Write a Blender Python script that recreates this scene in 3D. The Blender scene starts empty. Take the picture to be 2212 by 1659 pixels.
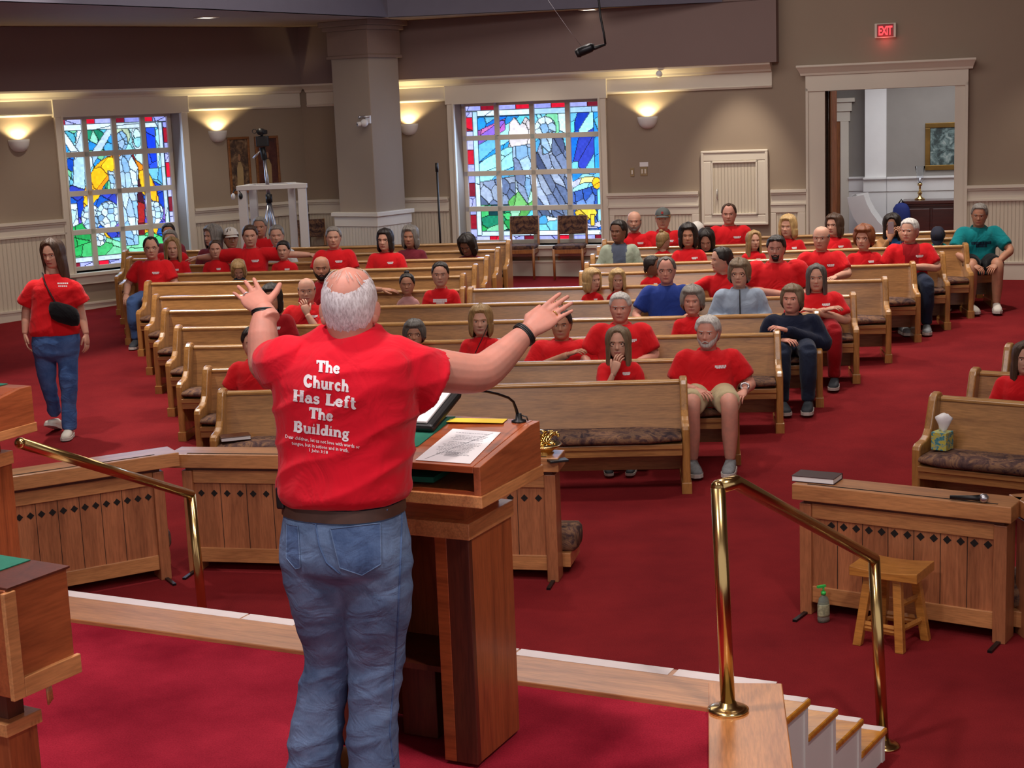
import bpy, bmesh, math, random
import numpy as np
from mathutils import Vector, Matrix, noise
from mathutils.bvhtree import BVHTree

random.seed(7)
scene = bpy.context.scene
COL = scene.collection
PI = math.pi

# ---------------------------------------------------------------- camera
F_PX, PITCH, ROLL, CAM_H = 3323.0, .1761, .0399, 2.90
_c, _s, _cr, _sr = math.cos(PITCH), math.sin(PITCH), math.cos(ROLL), math.sin(ROLL)
fwd = Vector((0, _c, -_s)); dwn = Vector((0, -_s, -_c)); rgt = Vector((1, 0, 0))
e_r = rgt * _cr + dwn * _sr
e_d = rgt * (-_sr) + dwn * _cr
cam_data = bpy.data.cameras.new('camera'); cam = bpy.data.objects.new('camera', cam_data)
COL.objects.link(cam)
m = Matrix.Identity(4)
for i in range(3):
    m[i][0] = e_r[i]; m[i][1] = -e_d[i]; m[i][2] = -fwd[i]
m.translation = Vector((0, 0, CAM_H))
cam.matrix_world = m
cam_data.sensor_fit = 'HORIZONTAL'; cam_data.sensor_width = 36; cam_data.lens = F_PX / 2212 * 36
cam_data.clip_end = 200
scene.camera = cam

# ---------------------------------------------------------------- world, light, exposure
scene.view_settings.view_transform = 'Standard'
scene.view_settings.look = 'None'
scene.view_settings.gamma = 1
scene.view_settings.use_curve_mapping = False
scene.view_settings.exposure = -0.06
w = bpy.data.worlds.new('world'); scene.world = w; w.use_nodes = True
w.node_tree.nodes['Background'].inputs[0].default_value = (.74, .67, .68, 1)
w.node_tree.nodes['Background'].inputs[1].default_value = .85

def lamp(kind, name, loc, energy, col=(1, .93, .85), target=None, size=.2, angle=70, blend=.5, sizey=None):
    d = bpy.data.lights.new(name, kind); d.energy = energy; d.color = col
    if kind == 'SPOT':
        d.spot_size = math.radians(angle); d.spot_blend = blend; d.shadow_soft_size = size
    elif kind == 'AREA':
        d.size = size
        if sizey: d.shape = 'RECTANGLE'; d.size_y = sizey
    else:
        d.shadow_soft_size = size
    o = bpy.data.objects.new(name, d); COL.objects.link(o); o.location = loc
    if target is not None:
        o.rotation_euler = (Vector(target) - Vector(loc)).to_track_quat('-Z', 'Y').to_euler()
    return o

WARM = (1, .86, .70)
# ceiling downlights over the pews (cans in the main ceiling, above the frame)
for (x, y, ty, e) in ((-4.2, 12.6, -.1, 360), (0.3, 12.4, .3, 190), (3.6, 12.6, .2, 180),
                      (-4.9, 15.6, .2, 720), (-.6, 16.4, .2, 290), (3.2, 15.8, .2, 320),
                      (-3.2, 19.4, -.2, 430), (1.8, 18.8, -.2, 420), (5.4, 17.4, 0, 420)):
    lamp('SPOT', 'downlight', (x, y, 6.0), e * 1.55, (1, .90, .80), (x, y + ty - .6, 0), .12, 78, .55)
# wall washers of the soffit, out of the frame or hidden by it: cones straight down in front of the walls
for (x, y, tx, ty, e) in ((.2, 20.75, .25, 21.3, 75), (2.95, 20.0, 3.2, 20.95, 230), (6.9, 18.5, 7.0, 19.1, 70), (-5.2, 19.4, -5.6, 19.9, 95), (-3.5, 20.6, -3.7, 21.2, 85), (-6.6, 18.2, -7.0, 18.7, 95)):
    lamp('SPOT', 'wall_washer', (x, y, 4.12), e, (1, .88, .72), (tx, ty, 1.0), .06, 48 if e == 230 else 84, .8)
# added fill lamps: a broad one under the main ceiling, one above the chancel
lamp('AREA', 'ceiling_fill', (-.2, 15.2, 6.22), 430, (1, .91, .84), (-.2, 14.6, 0), 8.5, sizey=7)
lamp('AREA', 'front_fill', (.2, 7.2, 6.1), 270, (1, .90, .86), (.0, 16.5, 1.2), 5, sizey=1.2)
# lights over the chancel platform
lamp('SPOT', 'stage_light', (-1.9, 2.2, 6.0), 480, (1, .93, .93), (-.8, 5.4, 1.4), .25, 62, .6)
lamp('SPOT', 'stage_light', (1.9, 2.6, 6.0), 520, (1, .88, .80), (.3, 5.6, .9), .2, 60, .6)
lamp('SPOT', 'stage_light', (-1.2, 5.0, 6.1), 560, (1, .88, .86), (-.9, 4.9, .7), .2, 80, .6)

# ---------------------------------------------------------------- photo pixel -> point on a real surface
def ray(x, y):
    dx, dy = x - 1106, y - 829.5
    X = dx * _cr - dy * _sr; Y = dx * _sr + dy * _cr
    u, v = X / F_PX, Y / F_PX
    return Vector((u, _c - v * _s, -_s - v * _c))
EYE = Vector((0, 0, CAM_H))
SL, D0, TH = .0538, 11.35, .104
NN = Vector((math.sin(TH), math.cos(TH), 0)); TT = Vector((math.cos(TH), -math.sin(TH), 0))
def floor_z(x, y):
    return SL * max(0., NN.x * x + NN.y * y - D0)
def atz(x, y, z=0.):
    r = ray(x, y); return EYE + r * ((z - CAM_H) / r.z)
def atY(x, y, Y):
    r = ray(x, y); return EYE + r * (Y / r.y)
def fl(x, y, dz=0.):
    p = atz(x, y, dz)
    if p.dot(NN) > D0:
        r = ray(x, y); t = (dz - CAM_H - SL * D0) / (r.z - SL * r.dot(NN)); p = EYE + r * t
    return p
def onplane(x, y, P, N):
    r = ray(x, y); return EYE + r * ((P - EYE).dot(N) / r.dot(N))

# ---------------------------------------------------------------- materials
def lin(c):
    return tuple((v / 12.92 if v <= .04045 else ((v + .055) / 1.055) ** 2.4) for v in c)
def rgb(r, g, b):
    return lin((r / 255, g / 255, b / 255))
def c4(c): return (c[0], c[1], c[2], 1)

class NT:
    def __init__(s, name):
        s.m = bpy.data.materials.new(name); s.m.use_nodes = True
        s.n = s.m.node_tree.nodes; s.l = s.m.node_tree.links
        s.b = s.n['Principled BSDF']
        s.tc = None
    def add(s, t, **k):
        n = s.n.new(t)
        for a, v in k.items(): setattr(n, a, v)
        return n
    def link(s, a, b): s.l.new(a, b)
    def coord(s, scale=(1, 1, 1), kind='Object', rot=(0, 0, 0)):
        if s.tc is None: s.tc = s.add('ShaderNodeTexCoord')
        mp = s.add('ShaderNodeMapping'); mp.inputs['Scale'].default_value = scale
        mp.inputs['Rotation'].default_value = rot
        s.link(s.tc.outputs[kind], mp.inputs['Vector']); return mp.outputs['Vector']
    def noise(s, vec, scale, detail=4, rough=.55, dist=0):
        n = s.add('ShaderNodeTexNoise'); n.inputs['Scale'].default_value = scale
        n.inputs['Detail'].default_value = detail; n.inputs['Roughness'].default_value = rough
        n.inputs['Distortion'].default_value = dist
        s.link(vec, n.inputs['Vector']); return n.outputs['Fac']
    def ramp(s, fac, stops, interp='LINEAR'):
        r = s.add('ShaderNodeValToRGB'); r.color_ramp.interpolation = interp
        e = r.color_ramp.elements
        while len(e) < len(stops): e.new(.5)
        for i, (p, c) in enumerate(stops):
            e[i].position = p; e[i].color = c4(c)
        s.link(fac, r.inputs['Fac']); return r.outputs['Color']
    def mix(s, fac, a, b, mode='MIX'):
        n = s.add('ShaderNodeMix', data_type='RGBA', blend_type=mode)
        if isinstance(fac, (int, float)): n.inputs[0].default_value = fac
        else: s.link(fac, n.inputs[0])
        for i, v in ((6, a), (7, b)):
            if isinstance(v, tuple): n.inputs[i].default_value = c4(v)
            else: s.link(v, n.inputs[i])
        return n.outputs[2]
    def color(s, c):
        if isinstance(c, tuple): s.b.inputs['Base Color'].default_value = c4(c)
        else: s.link(c, s.b.inputs['Base Color'])
        return s
    def set(s, **k):
        for a, v in k.items():
            nm = {'rough': 'Roughness', 'metal': 'Metallic', 'coat': 'Coat Weight', 'coatr': 'Coat Roughness',
                  'trans': 'Transmission Weight', 'ior': 'IOR', 'spec': 'Specular IOR Level', 'alpha': 'Alpha',
                  'sheen': 'Sheen Weight', 'sss': 'Subsurface Weight', 'emit': 'Emission Strength'}[a]
            s.b.inputs[nm].default_value = v
        return s
    def bump(s, h, strength=.3, dist=.01):
        n = s.add('ShaderNodeBump'); n.inputs['Strength'].default_value = strength
        n.inputs['Distance'].default_value = dist
        s.link(h, n.inputs['Height']); s.link(n.outputs['Normal'], s.b.inputs['Normal']); return s

def plain(name, col, rough=.6, metal=0, var=.12, scale=6, bump=0, bscale=60, **k):
    t = NT(name)
    v = t.coord()
    f = t.noise(v, scale, 3)
    a = tuple(max(0, c * (1 - var)) for c in col); b = tuple(min(1, c * (1 + var)) for c in col)
    t.color(t.ramp(f, [(.3, a), (.7, b)])).set(rough=rough, metal=metal, **k)
    if bump: t.bump(t.noise(v, bscale, 3), bump, .004)
    return t.m
def wood(name, dark, light, axis='x', scale=1., rough=.38, coat=.35, ring=9., plank=0):
    t = NT(name)
    sc = {'x': (.55, 6, 6), 'y': (6, .55, 6), 'z': (6, 6, .55)}[axis]
    v = t.coord(tuple(q * scale for q in sc))
    big = t.noise(v, 1.1, 3, .5, .25)
    wv = t.add('ShaderNodeMath', operation='MULTIPLY'); wv.inputs[1].default_value = ring
    t.link(big, wv.inputs[0])
    fr = t.add('ShaderNodeMath', operation='PINGPONG'); fr.inputs[1].default_value = 1
    t.link(wv.outputs[0], fr.inputs[0])
    fine = t.noise(t.coord(tuple(q * scale * 5 for q in sc)), 4, 3, .6)
    dk = tuple(a * .6 + b * .4 for a, b in zip(dark, light)); base = t.ramp(fr.outputs[0], [(0, light), (.8, tuple((a + b) / 2 for a, b in zip(dk, light))), (1, dk)])
    fc = t.ramp(fine, [(.35, (.72, .72, .72)), (.62, (1.08, 1.08, 1.08))])
    col = t.mix(.75, base, fc, 'MULTIPLY')
    if plank:
        br = t.add('ShaderNodeTexNoise'); br.noise_dimensions = '1D'
        sp = t.add('ShaderNodeSeparateXYZ'); t.link(t.coord(), sp.inputs[0])
        mu = t.add('ShaderNodeMath', operation='MULTIPLY'); mu.inputs[1].default_value = 1 / plank
        t.link(sp.outputs[0], mu.inputs[0])
        fl_ = t.add('ShaderNodeMath', operation='FLOOR'); t.link(mu.outputs[0], fl_.inputs[0])
        br.inputs['Scale'].default_value = 3.7; br.inputs['Detail'].default_value = 0
        t.link(fl_.outputs[0], br.inputs['W'])
        col = t.mix(.55, col, t.ramp(br.outputs['Fac'], [(.3, (.7, .66, .62)), (.7, (1.15, 1.12, 1.1))]), 'MULTIPLY')
    t.color(col).set(rough=rough, coat=coat, coatr=.22)
    t.bump(fine, .08, .002)
    return t.m

M = {}
M['pew'] = wood('pew_oak', rgb(128, 84, 46), rgb(180, 128, 74), 'x', 1., .34, .5)
M['pew_end'] = wood('pew_end_oak', rgb(128, 86, 42), rgb(182, 130, 70), 'z', 1., .3, .6)
M['pew_rail'] = wood('pew_cap_oak', rgb(140, 98, 50), rgb(196, 148, 90), 'x', 1., .25, .7)
M['rail_oak'] = wood('altar_rail_oak', rgb(132, 78, 50), rgb(176, 112, 74), 'z', 1., .42, .3, plank=.1)
M['rail_top'] = wood('altar_rail_top_oak', rgb(146, 92, 56), rgb(194, 134, 84), 'x', 1., .35, .4)
M['cherry'] = wood('pulpit_cherry', rgb(118, 52, 26), rgb(172, 86, 46), 'x', .9, .33, .45)
M['cherry_y'] = wood('pulpit_cherry_side', rgb(128, 60, 32), rgb(176, 94, 54), 'y', .8, .36, .45)
M['cherry_v'] = wood('pulpit_cherry_staves', rgb(108, 50, 26), rgb(160, 84, 46), 'z', .9, .4, .35, plank=.055)
M['cherry_trim'] = wood('pulpit_edge_wood', rgb(170, 104, 60), rgb(212, 146, 92), 'y', 1.2, .36, .4)
M['cherry_dark'] = wood('pulpit_dark_panel', rgb(58, 22, 14), rgb(92, 40, 24), 'z', 1., .45, .2)
M['plank'] = wood('platform_edge_oak', rgb(142, 88, 54), rgb(186, 128, 82), 'x', .9, .36, .4)
M['plank_y'] = wood('platform_side_oak', rgb(142, 82, 46), rgb(196, 130, 76), 'y', .9, .32, .45)
M['tread'] = wood('stair_tread_pine', rgb(150, 86, 24), rgb(206, 138, 48), 'x', 1.6, .22, .7)
M['stool'] = wood('stool_pine', rgb(144, 86, 34), rgb(190, 128, 58), 'x', 1.2, .3, .6)
M['door'] = wood('door_oak', rgb(112, 62, 32), rgb(150, 92, 52), 'z', .7, .4, .3)
M['mahog'] = wood('cabinet_mahogany', rgb(42, 14, 12), rgb(74, 28, 22), 'x', .7, .3, .5)
M['chairw'] = wood('chair_beech', rgb(128, 76, 40), rgb(172, 112, 62), 'z', 1.2, .35, .4)
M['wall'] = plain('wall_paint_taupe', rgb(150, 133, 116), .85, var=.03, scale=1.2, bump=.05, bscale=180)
M['bulk'] = plain('bulkhead_taupe_shaded', rgb(126, 106, 102), .85, var=.03, scale=1.2)  # wall taupe made darker and mauver: the bulkhead's shade is in the colour
M['trim'] = plain('trim_paint_cream', rgb(214, 205, 190), .5, var=.02, scale=2)
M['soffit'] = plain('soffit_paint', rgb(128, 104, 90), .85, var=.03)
M['fascia'] = plain('fascia_paint', rgb(98, 95, 110), .85, var=.03)
M['white'] = plain('white_paint', rgb(222, 220, 218), .45, var=.02)
M['vest'] = plain('vestibule_paint_grey', rgb(138, 132, 126), .85, var=.03)
M['black'] = plain('black_plastic', rgb(18, 18, 20), .45, var=.1)
M['darkm'] = plain('black_metal', rgb(30, 30, 34), .35, .6, var=.1)
M['brass'] = plain('polished_brass', rgb(214, 184, 124), .2, 1, var=.03)
M['gold'] = plain('gold_plate', rgb(226, 190, 110), .1, 1, var=.03)
M['silver'] = plain('brushed_aluminium', rgb(190, 190, 196), .3, .9, var=.05)
M['paper'] = plain('white_paper', rgb(232, 230, 232), .7, var=.02)
M['yellow'] = plain('yellow_card', rgb(240, 205, 50), .6, var=.03)
M['felt'] = plain('green_cloth', rgb(30, 110, 88), .85, var=.08, scale=30, bump=.2, bscale=300)
M['ink'] = plain('grey_print', rgb(150, 150, 155), .8, var=.1)
M['tape'] = plain('white_edge_tape', rgb(220, 208, 206), .4, var=.05)
M['red_led'] = NT('exit_red').color((.05, 0, 0)).m
_t = M['red_led'].node_tree.nodes['Principled BSDF']
_t.inputs['Emission Color'].default_value = (1, .05, .06, 1); _t.inputs['Emission Strength'].default_value = 2.2
def emitter(name, col, s):
    t = NT(name).color(col); t.b.inputs['Emission Color'].default_value = c4(col); t.set(emit=s); return t.m
M['lamp'] = emitter('lamp_glow', (1, .80, .48), 2.2)
M['can'] = emitter('downlight_glow', (1, .93, .78), 3)

def carpet(name, a, b):
    t = NT(name); v = t.coord()
    big = t.noise(v, 1.6, 4, .6); fine = t.noise(v, 160, 2, .7)
    c = t.ramp(big, [(.3, a), (.7, b)])
    c = t.mix(.6, c, t.ramp(fine, [(.3, (.62, .6, .6)), (.7, (1.25, 1.25, 1.25))]), 'MULTIPLY')
    t.color(c).set(rough=1, spec=.03).bump(fine, .5, .006); return t.m
M['carpet'] = carpet('carpet_red', rgb(108, 30, 34), rgb(130, 37, 40))
M['carpet2'] = carpet('carpet_crimson', rgb(122, 22, 38), rgb(170, 42, 60))
def cushion_mat():
    t = NT('cushion_tapestry'); v = t.coord((1, 1, 1))
    a = t.noise(v, 9, 5, .6, 1.6); d = t.noise(v, 60, 2)
    wv = t.add('ShaderNodeTexWave'); wv.wave_type = 'RINGS'; wv.inputs['Scale'].default_value = 3.2
    wv.inputs['Distortion'].default_value = 7; wv.inputs['Detail'].default_value = 3
    t.link(v, wv.inputs['Vector'])
    c = t.ramp(a, [(.3, rgb(44, 34, 44)), (.45, rgb(92, 68, 64)), (.55, rgb(132, 100, 76)), (.68, rgb(74, 52, 62))])
    c = t.mix(.6, c, t.ramp(wv.outputs['Fac'], [(.2, (.4, .38, .42)), (.7, (1.1, 1.05, 1.0))]), 'MULTIPLY')
    t.color(c).set(rough=.9, spec=.2).bump(d, .2, .004); return t.m
M['cushion'] = cushion_mat()

# ---------------------------------------------------------------- mesh builder
class MB:
    def __init__(s): s.v = []; s.f = []; s.mi = []; s.sm = []
    def add(s, vs, fs, mi=0, smooth=False, mat=None):
        o = len(s.v)
        if mat is not None: vs = [mat @ Vector(q) for q in vs]
        s.v += [tuple(q) for q in vs]
        s.f += [tuple(i + o for i in f) for f in fs]
        s.mi += [mi] * len(fs); s.sm += [smooth] * len(fs); return s
    def box(s, x0, x1, y0, y1, z0, z1, mi=0, mat=None):
        vs = [(x, y, z) for z in (z0, z1) for y in (y0, y1) for x in (x0, x1)]
        return s.add(vs, [(0, 2, 3, 1), (4, 5, 7, 6), (0, 1, 5, 4), (2, 6, 7, 3), (0, 4, 6, 2), (1, 3, 7, 5)], mi, False, mat)
    def prism(s, poly, a, b, axis='x', mi=0, smooth=False, mat=None):
        """poly of 2D points extruded from a to b along axis; poly coordinates are the two other axes in order"""
        n = len(poly)
        def P(p, t):
            return {'x': (t, p[0], p[1]), 'y': (p[0], t, p[1]), 'z': (p[0], p[1], t)}[axis]
        vs = [P(p, a) for p in poly] + [P(p, b) for p in poly]
        fs = [tuple(range(n))[::-1], tuple(range(n, 2 * n))] + [(i, (i + 1) % n, n + (i + 1) % n, n + i) for i in range(n)]
        o = len(s.f); s.add(vs, fs, mi, False, mat)
        if smooth:
            for i in range(o + 2, len(s.f)): s.sm[i] = True
        return s
    def loft(s, rings, closed=False, cap=True, mi=0, smooth=True, mat=None):
        n = len(rings[0]); vs = [q for r in rings for q in r]; fs = []
        for k in range(len(rings) - 1 if not closed else len(rings)):
            a = k * n; b = ((k + 1) % len(rings)) * n
            fs += [(a + i, a + (i + 1) % n, b + (i + 1) % n, b + i) for i in range(n)]
        if cap and not closed:
            fs += [tuple(range(n))[::-1], tuple(range((len(rings) - 1) * n, len(rings) * n))]
        return s.add(vs, fs, mi, smooth, mat)
    def tube(s, pts, rad, n=12, mi=0, cap=True, mat=None, flat=None, smooth=True):
        """swept tube; rad number or per point (r or (r1,r2)); flat: reference up vector for r2"""
        pts = [Vector(p) for p in pts]; rings = []
        up = Vector(flat) if flat is not None else None
        prev = None
        for i, p in enumerate(pts):
            d = (pts[min(i + 1, len(pts) - 1)] - pts[max(i - 1, 0)]).normalized()
            if up is not None:
                a = d.cross(up)
                if a.length < 1e-4: a = d.orthogonal()
                a.normalize()
            elif prev is None: a = d.orthogonal().normalized()
            else:
                a = prev - d * prev.dot(d); a.normalize()
            prev = a; b = d.cross(a)
            r = rad[i] if isinstance(rad, list) else rad
            r1, r2 = r if isinstance(r, tuple) else (r, r)
            rings.append([p + a * (math.cos(t) * r1) + b * (math.sin(t) * r2) for t in (2 * PI * k / n for k in range(n))])
        return s.loft(rings, cap=cap, mi=mi, smooth=smooth, mat=mat)
    def cyl(s, p, q, r, n=16, mi=0, r2=None, mat=None):
        return s.tube([p, q], [r, r if r2 is None else r2], n, mi, mat=mat)
    def lathe(s, prof, n=24, mi=0, mat=None, sx=1, sy=1):
        rings = [[(r * math.cos(2 * PI * k / n) * sx, r * math.sin(2 * PI * k / n) * sy, z) for k in range(n)] for r, z in prof]
        return s.loft(rings, mi=mi, mat=mat)
    def ball(s, c, rx, ry=None, rz=None, n=12, mi=0, mat=None):
        ry = rx if ry is None else ry; rz = rx if rz is None else rz
        vs = [(0, 0, 1)]; h = n // 2
        for i in range(1, h):
            t = PI * i / h
            vs += [(math.sin(t) * math.cos(2 * PI * k / n), math.sin(t) * math.sin(2 * PI * k / n), math.cos(t)) for k in range(n)]
        vs.append((0, 0, -1)); fs = []
        fs += [(0, 1 + k, 1 + (k + 1) % n) for k in range(n)]
        for i in range(h - 2):
            a = 1 + i * n; b = a + n
            fs += [(a + k, b + k, b + (k + 1) % n, a + (k + 1) % n) for k in range(n)]
        e = len(vs) - 1; a = 1 + (h - 2) * n
        fs += [(a + k, e, a + (k + 1) % n) for k in range(n)]
        T = Matrix.Translation(Vector(c)) @ Matrix.Diagonal((rx, ry, rz, 1))
        return s.add(vs, fs, mi, True, (mat @ T) if mat is not None else T)
    def join(s, o, mat=None):
        k = len(s.f); off = len(s.v)
        s.v += [tuple(mat @ Vector(q)) if mat is not None else q for q in o.v]
        s.f += [tuple(i + off for i in f) for f in o.f]; s.mi += o.mi; s.sm += o.sm; return s
    def mesh(s, name, mats):
        me = bpy.data.meshes.new(name)
        me.from_pydata(s.v, [], s.f)
        for mt in (mats if isinstance(mats, (list, tuple)) else [mats]): me.materials.append(mt)
        me.polygons.foreach_set('material_index', s.mi)
        me.polygons.foreach_set('use_smooth', s.sm)
        bm = bmesh.new(); bm.from_mesh(me); bmesh.ops.recalc_face_normals(bm, faces=bm.faces); bm.to_mesh(me); bm.free()
        me.update(); return me
    def obj(s, name, mats, parent=None, bevel=0, label=None, seg=2):
        o = bpy.data.objects.new(name, s.mesh(name, mats)); COL.objects.link(o)
        if parent is not None: o.parent = parent
        if bevel:
            b = o.modifiers.new('bevel', 'BEVEL'); b.width = bevel; b.segments = seg; b.limit_method = 'ANGLE'
            b.angle_limit = math.radians(40)
        if label: o['label'] = label
        return o

def thing(name, label, cat, loc=(0, 0, 0), rz=0, group=None):
    o = bpy.data.objects.new(name, None); COL.objects.link(o)
    o.empty_display_size = .1; o.location = loc; o.rotation_euler = (0, 0, rz)
    o['label'] = label; o['category'] = cat
    if group: o['group'] = group
    return o
def tag(o, label, cat, group=None):
    o['label'] = label; o['category'] = cat
    if group: o['group'] = group
    return o
def structure(o, label=None, cat=None):
    o['kind'] = 'structure'
    if label: o['label'] = label
    if cat: o['category'] = cat
    return o
def remeshed(mb, voxel, smooth=4, name='m', post=None):
    """closed volumes fused into one continuous surface"""
    o = bpy.data.objects.new('tmp', mb.mesh('tmp', [])); COL.objects.link(o)
    r = o.modifiers.new('r', 'REMESH'); r.mode = 'VOXEL'; r.voxel_size = voxel; r.use_smooth_shade = True
    if smooth:
        s = o.modifiers.new('s', 'SMOOTH'); s.iterations = smooth; s.factor = .5
    dg = bpy.context.evaluated_depsgraph_get()
    me = bpy.data.meshes.new_from_object(o.evaluated_get(dg))
    old = o.data; bpy.data.objects.remove(o); bpy.data.meshes.remove(old)
    me.name = name
    return me
def rotz(a): return Matrix.Rotation(a, 4, 'Z')
def place(o, loc, rz=0): o.location = loc; o.rotation_euler = (0, 0, rz); return o
# ================================================================= THE ROOM
class Wall:
    def __init__(s, A, B):
        s.A = Vector((A[0], A[1], 0)); s.u = (Vector((B[0], B[1], 0)) - s.A).normalized()
        s.N = Vector((s.u.y, -s.u.x, 0))            # into the room
        s.M = Matrix(((s.u.x, s.N.x, 0, s.A.x), (s.u.y, s.N.y, 0, s.A.y), (0, 0, 1, 0), (0, 0, 0, 1)))
        s.rz = math.atan2(s.u.y, s.u.x)
    def uz(s, x, y, d=0):
        p = onplane(x, y, s.A + s.N * d, s.N); return (p - s.A).dot(s.u), p.z
    def P(s, u, d, z): return s.A + s.u * u + s.N * d + Vector((0, 0, z))
WL = Wall((-6.63, 20.01), (-5.36, 21.03))
WB = Wall((.02, 22.0), (6.36, 19.88))
UC, UB0 = 4.751, -3.106           # corner along each wall
# local box on a wall: u range, d range (out into the room), z range
def wbox(mb, W, u0, u1, d0, d1, z0, z1, mi=0): mb.box(u0, u1, d0, d1, z0, z1, mi, W.M)

# ---- floor: level in front, rising towards the back
def P2(n, t, z): 
    q = NN * n + TT * t; return (q.x, q.y, z)
mb = MB()
n1 = 30.
mb.add([P2(-3, -14, 0), P2(-3, 14, 0), P2(D0, 14, 0), P2(D0, -14, 0), P2(n1, 14, SL * (n1 - D0)), P2(n1, -14, SL * (n1 - D0))],
       [(0, 1, 2, 3), (3, 2, 4, 5)])
structure(mb.obj('floor', M['carpet']), 'deep red carpet of the nave', 'floor')

def beadboard():
    t = NT('beadboard_cream'); v = t.coord((1, 1, 1))
    wv = t.add('ShaderNodeTexWave'); wv.wave_type = 'BANDS'; wv.bands_direction = 'X'; wv.wave_profile = 'SIN'
    wv.inputs['Scale'].default_value = 7; t.link(v, wv.inputs['Vector'])
    t.color(rgb(208, 197, 178)).set(rough=.5)
    t.bump(t.ramp(wv.outputs['Fac'], [(0, (0, 0, 0)), (.12, (1, 1, 1))]), .8, .008); return t.m
M['bead'] = beadboard()

def wall_with_holes(name, W, u0, u1, z0, z1, holes, thick=.32, mat='wall', label=None):
    """holes: (ua, ub, za, zb) in order of u"""
    mb = MB(); cu = u0
    for ua, ub, za, zb in holes:
        wbox(mb, W, cu, ua, -thick, 0, z0, z1)
        if za > z0: wbox(mb, W, ua, ub, -thick, 0, z0, za)
        wbox(mb, W, ua, ub, -thick, 0, zb, z1)
        cu = ub
    wbox(mb, W, cu, u1, -thick, 0, z0, z1)
    # local origin on the wall so that textures follow it
    o = mb.obj(name, M[mat]); return structure(o, label, 'wall')
W1 = (1.05, 2.76, .97, 3.06); W2 = (-.71, 1.40, 1.0, 3.03); DR = (4.487, 6.13, 0.3, 2.985)
wall_with_holes('wall_left', WL, -4, UC + .2, .2, 6.3, [W1], label='taupe left wall with a stained glass window')
wall_with_holes('wall_back', WB, UB0 - .25, 9.5, .2, 6.3, [W2, DR], label='taupe back wall with window and wide doorway')

# ---- wainscot, chair rail, base: built as trims
def wainscot(name, W, spans, zf, out=.02):
    mb = MB()
    for ua, ub in spans:
        wbox(mb, W, ua, ub, -.01, out, zf(ua, ub) - .1, 1.52, 1)
        wbox(mb, W, ua, ub, -.01, .035, 1.52, 1.68)
        wbox(mb, W, ua, ub, -.01, .075, 1.672, 1.71)
        wbox(mb, W, ua, ub, -.01, .055, 1.645, 1.672)
        wbox(mb, W, ua, ub, -.01, .05, 1.505, 1.53)
    return structure(mb.obj(name, [M['trim'], M['bead']]), 'cream wainscot with chair rail', 'trim')
zfl = lambda W: (lambda a, b: min(floor_z(*W.P(a, 0, 0).xy), floor_z(*W.P(b, 0, 0).xy)))
wainscot('trim_1', WL, [(-4, .965), (2.87, UC - .02)], zfl(WL))
wainscot('trim_2', WB, [(UB0 + .03, -.86), (1.49, 2.78), (3.76, 4.25), (6.29, 9.5)], zfl(WB))
def baseboard(name, W, spans, h):
    mb = MB()
    for ua, ub in spans:
        z = zfl(W)(ua, ub)
        wbox(mb, W, ua, ub, -.01, .04, z - .2, z + h); wbox(mb, W, ua, ub, -.01, .055, z + h, z + h + .025)
    return structure(mb.obj(name, M['trim']), 'tall cream baseboard', 'baseboard')
baseboard('baseboard_left', WL, [(-4, UC)], .27)
baseboard('baseboard_back', WB, [(UB0, 4.25), (6.29, 9.5)], .24)
# raised frame of the panelled wainscot on the back wall
mb = MB()
for ua, ub in ((1.52, 2.78), (3.76, 4.22)):
    for a, b, z0, z1 in ((ua, ub, 1.40, 1.505), (ua, ua + .07, .75, 1.40), (ub - .1, ub, .75, 1.40)):
        wbox(mb, WB, a, b, .0, .036, z0, z1)
structure(mb.obj('trim_3', M['trim'], bevel=.006), 'cream panel mouldings of the back wainscot', 'trim')

# ---- crown and frieze band above the windows
def crown_prof(k=1.): return [(0, 3.06), (.03, 3.06), (.045, 3.085), (.03, 3.10), (.03, 3.26), (.07, 3.275), (.085, 3.30), (.13, 3.325), (.2, 3.36), (.21, 3.385), (0, 3.385)]
def crown(name, W, u0, u1):
    mb = MB(); pr = crown_prof()
    vs = [(u0, d, z) for d, z in pr] + [(u1, d, z) for d, z in pr]; n = len(pr)
    mb.add(vs, [tuple(range(n))[::-1], tuple(range(n, 2 * n))] + [(i, (i + 1) % n, n + (i + 1) % n, n + i) for i in range(n)], 0, False, W.M)
    return mb
mb = crown('c', WL, -4, UC - .04)
structure(mb.obj('trim_4', M['trim']), 'cream crown and frieze on the left wall', 'trim')
mb = crown('c', WB, UB0 + .1, 3.79)
structure(mb.obj('trim_5', M['trim']), 'cream crown and frieze on the back wall', 'trim')

# ---- bulkhead over the crown, soffit ring and fascia of the raised ceiling
d = .22
mb = MB()
cl = WL.P(-4, d, 0); cc = None
# inner corner of the two offset planes
a1 = WL.P(0, d, 0); b1 = WB.P(0, d, 0)
den = WL.u.x * WB.u.y - WL.u.y * WB.u.x
k = ((b1.x - a1.x) * WB.u.y - (b1.y - a1.y) * WB.u.x) / den
ic = a1 + WL.u * k
wc = WL.P(UC, 0, 0)
SOF = 4.19
def vpoly(mb, pts, z0, z1):
    n = len(pts); mb.add([(p[0], p[1], z0) for p in pts] + [(p[0], p[1], z1) for p in pts],
        [tuple(range(n))[::-1], tuple(range(n, 2 * n))] + [(i, (i + 1) % n, n + (i + 1) % n, n + i) for i in range(n)])
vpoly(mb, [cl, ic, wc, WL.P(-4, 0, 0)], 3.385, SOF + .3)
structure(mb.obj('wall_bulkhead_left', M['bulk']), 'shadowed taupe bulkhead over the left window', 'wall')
mb = MB(); vpoly(mb, [ic, WB.P(3.88, d, 0), WB.P(3.88, 0, 0), wc], 3.385, SOF + .3)
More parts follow.
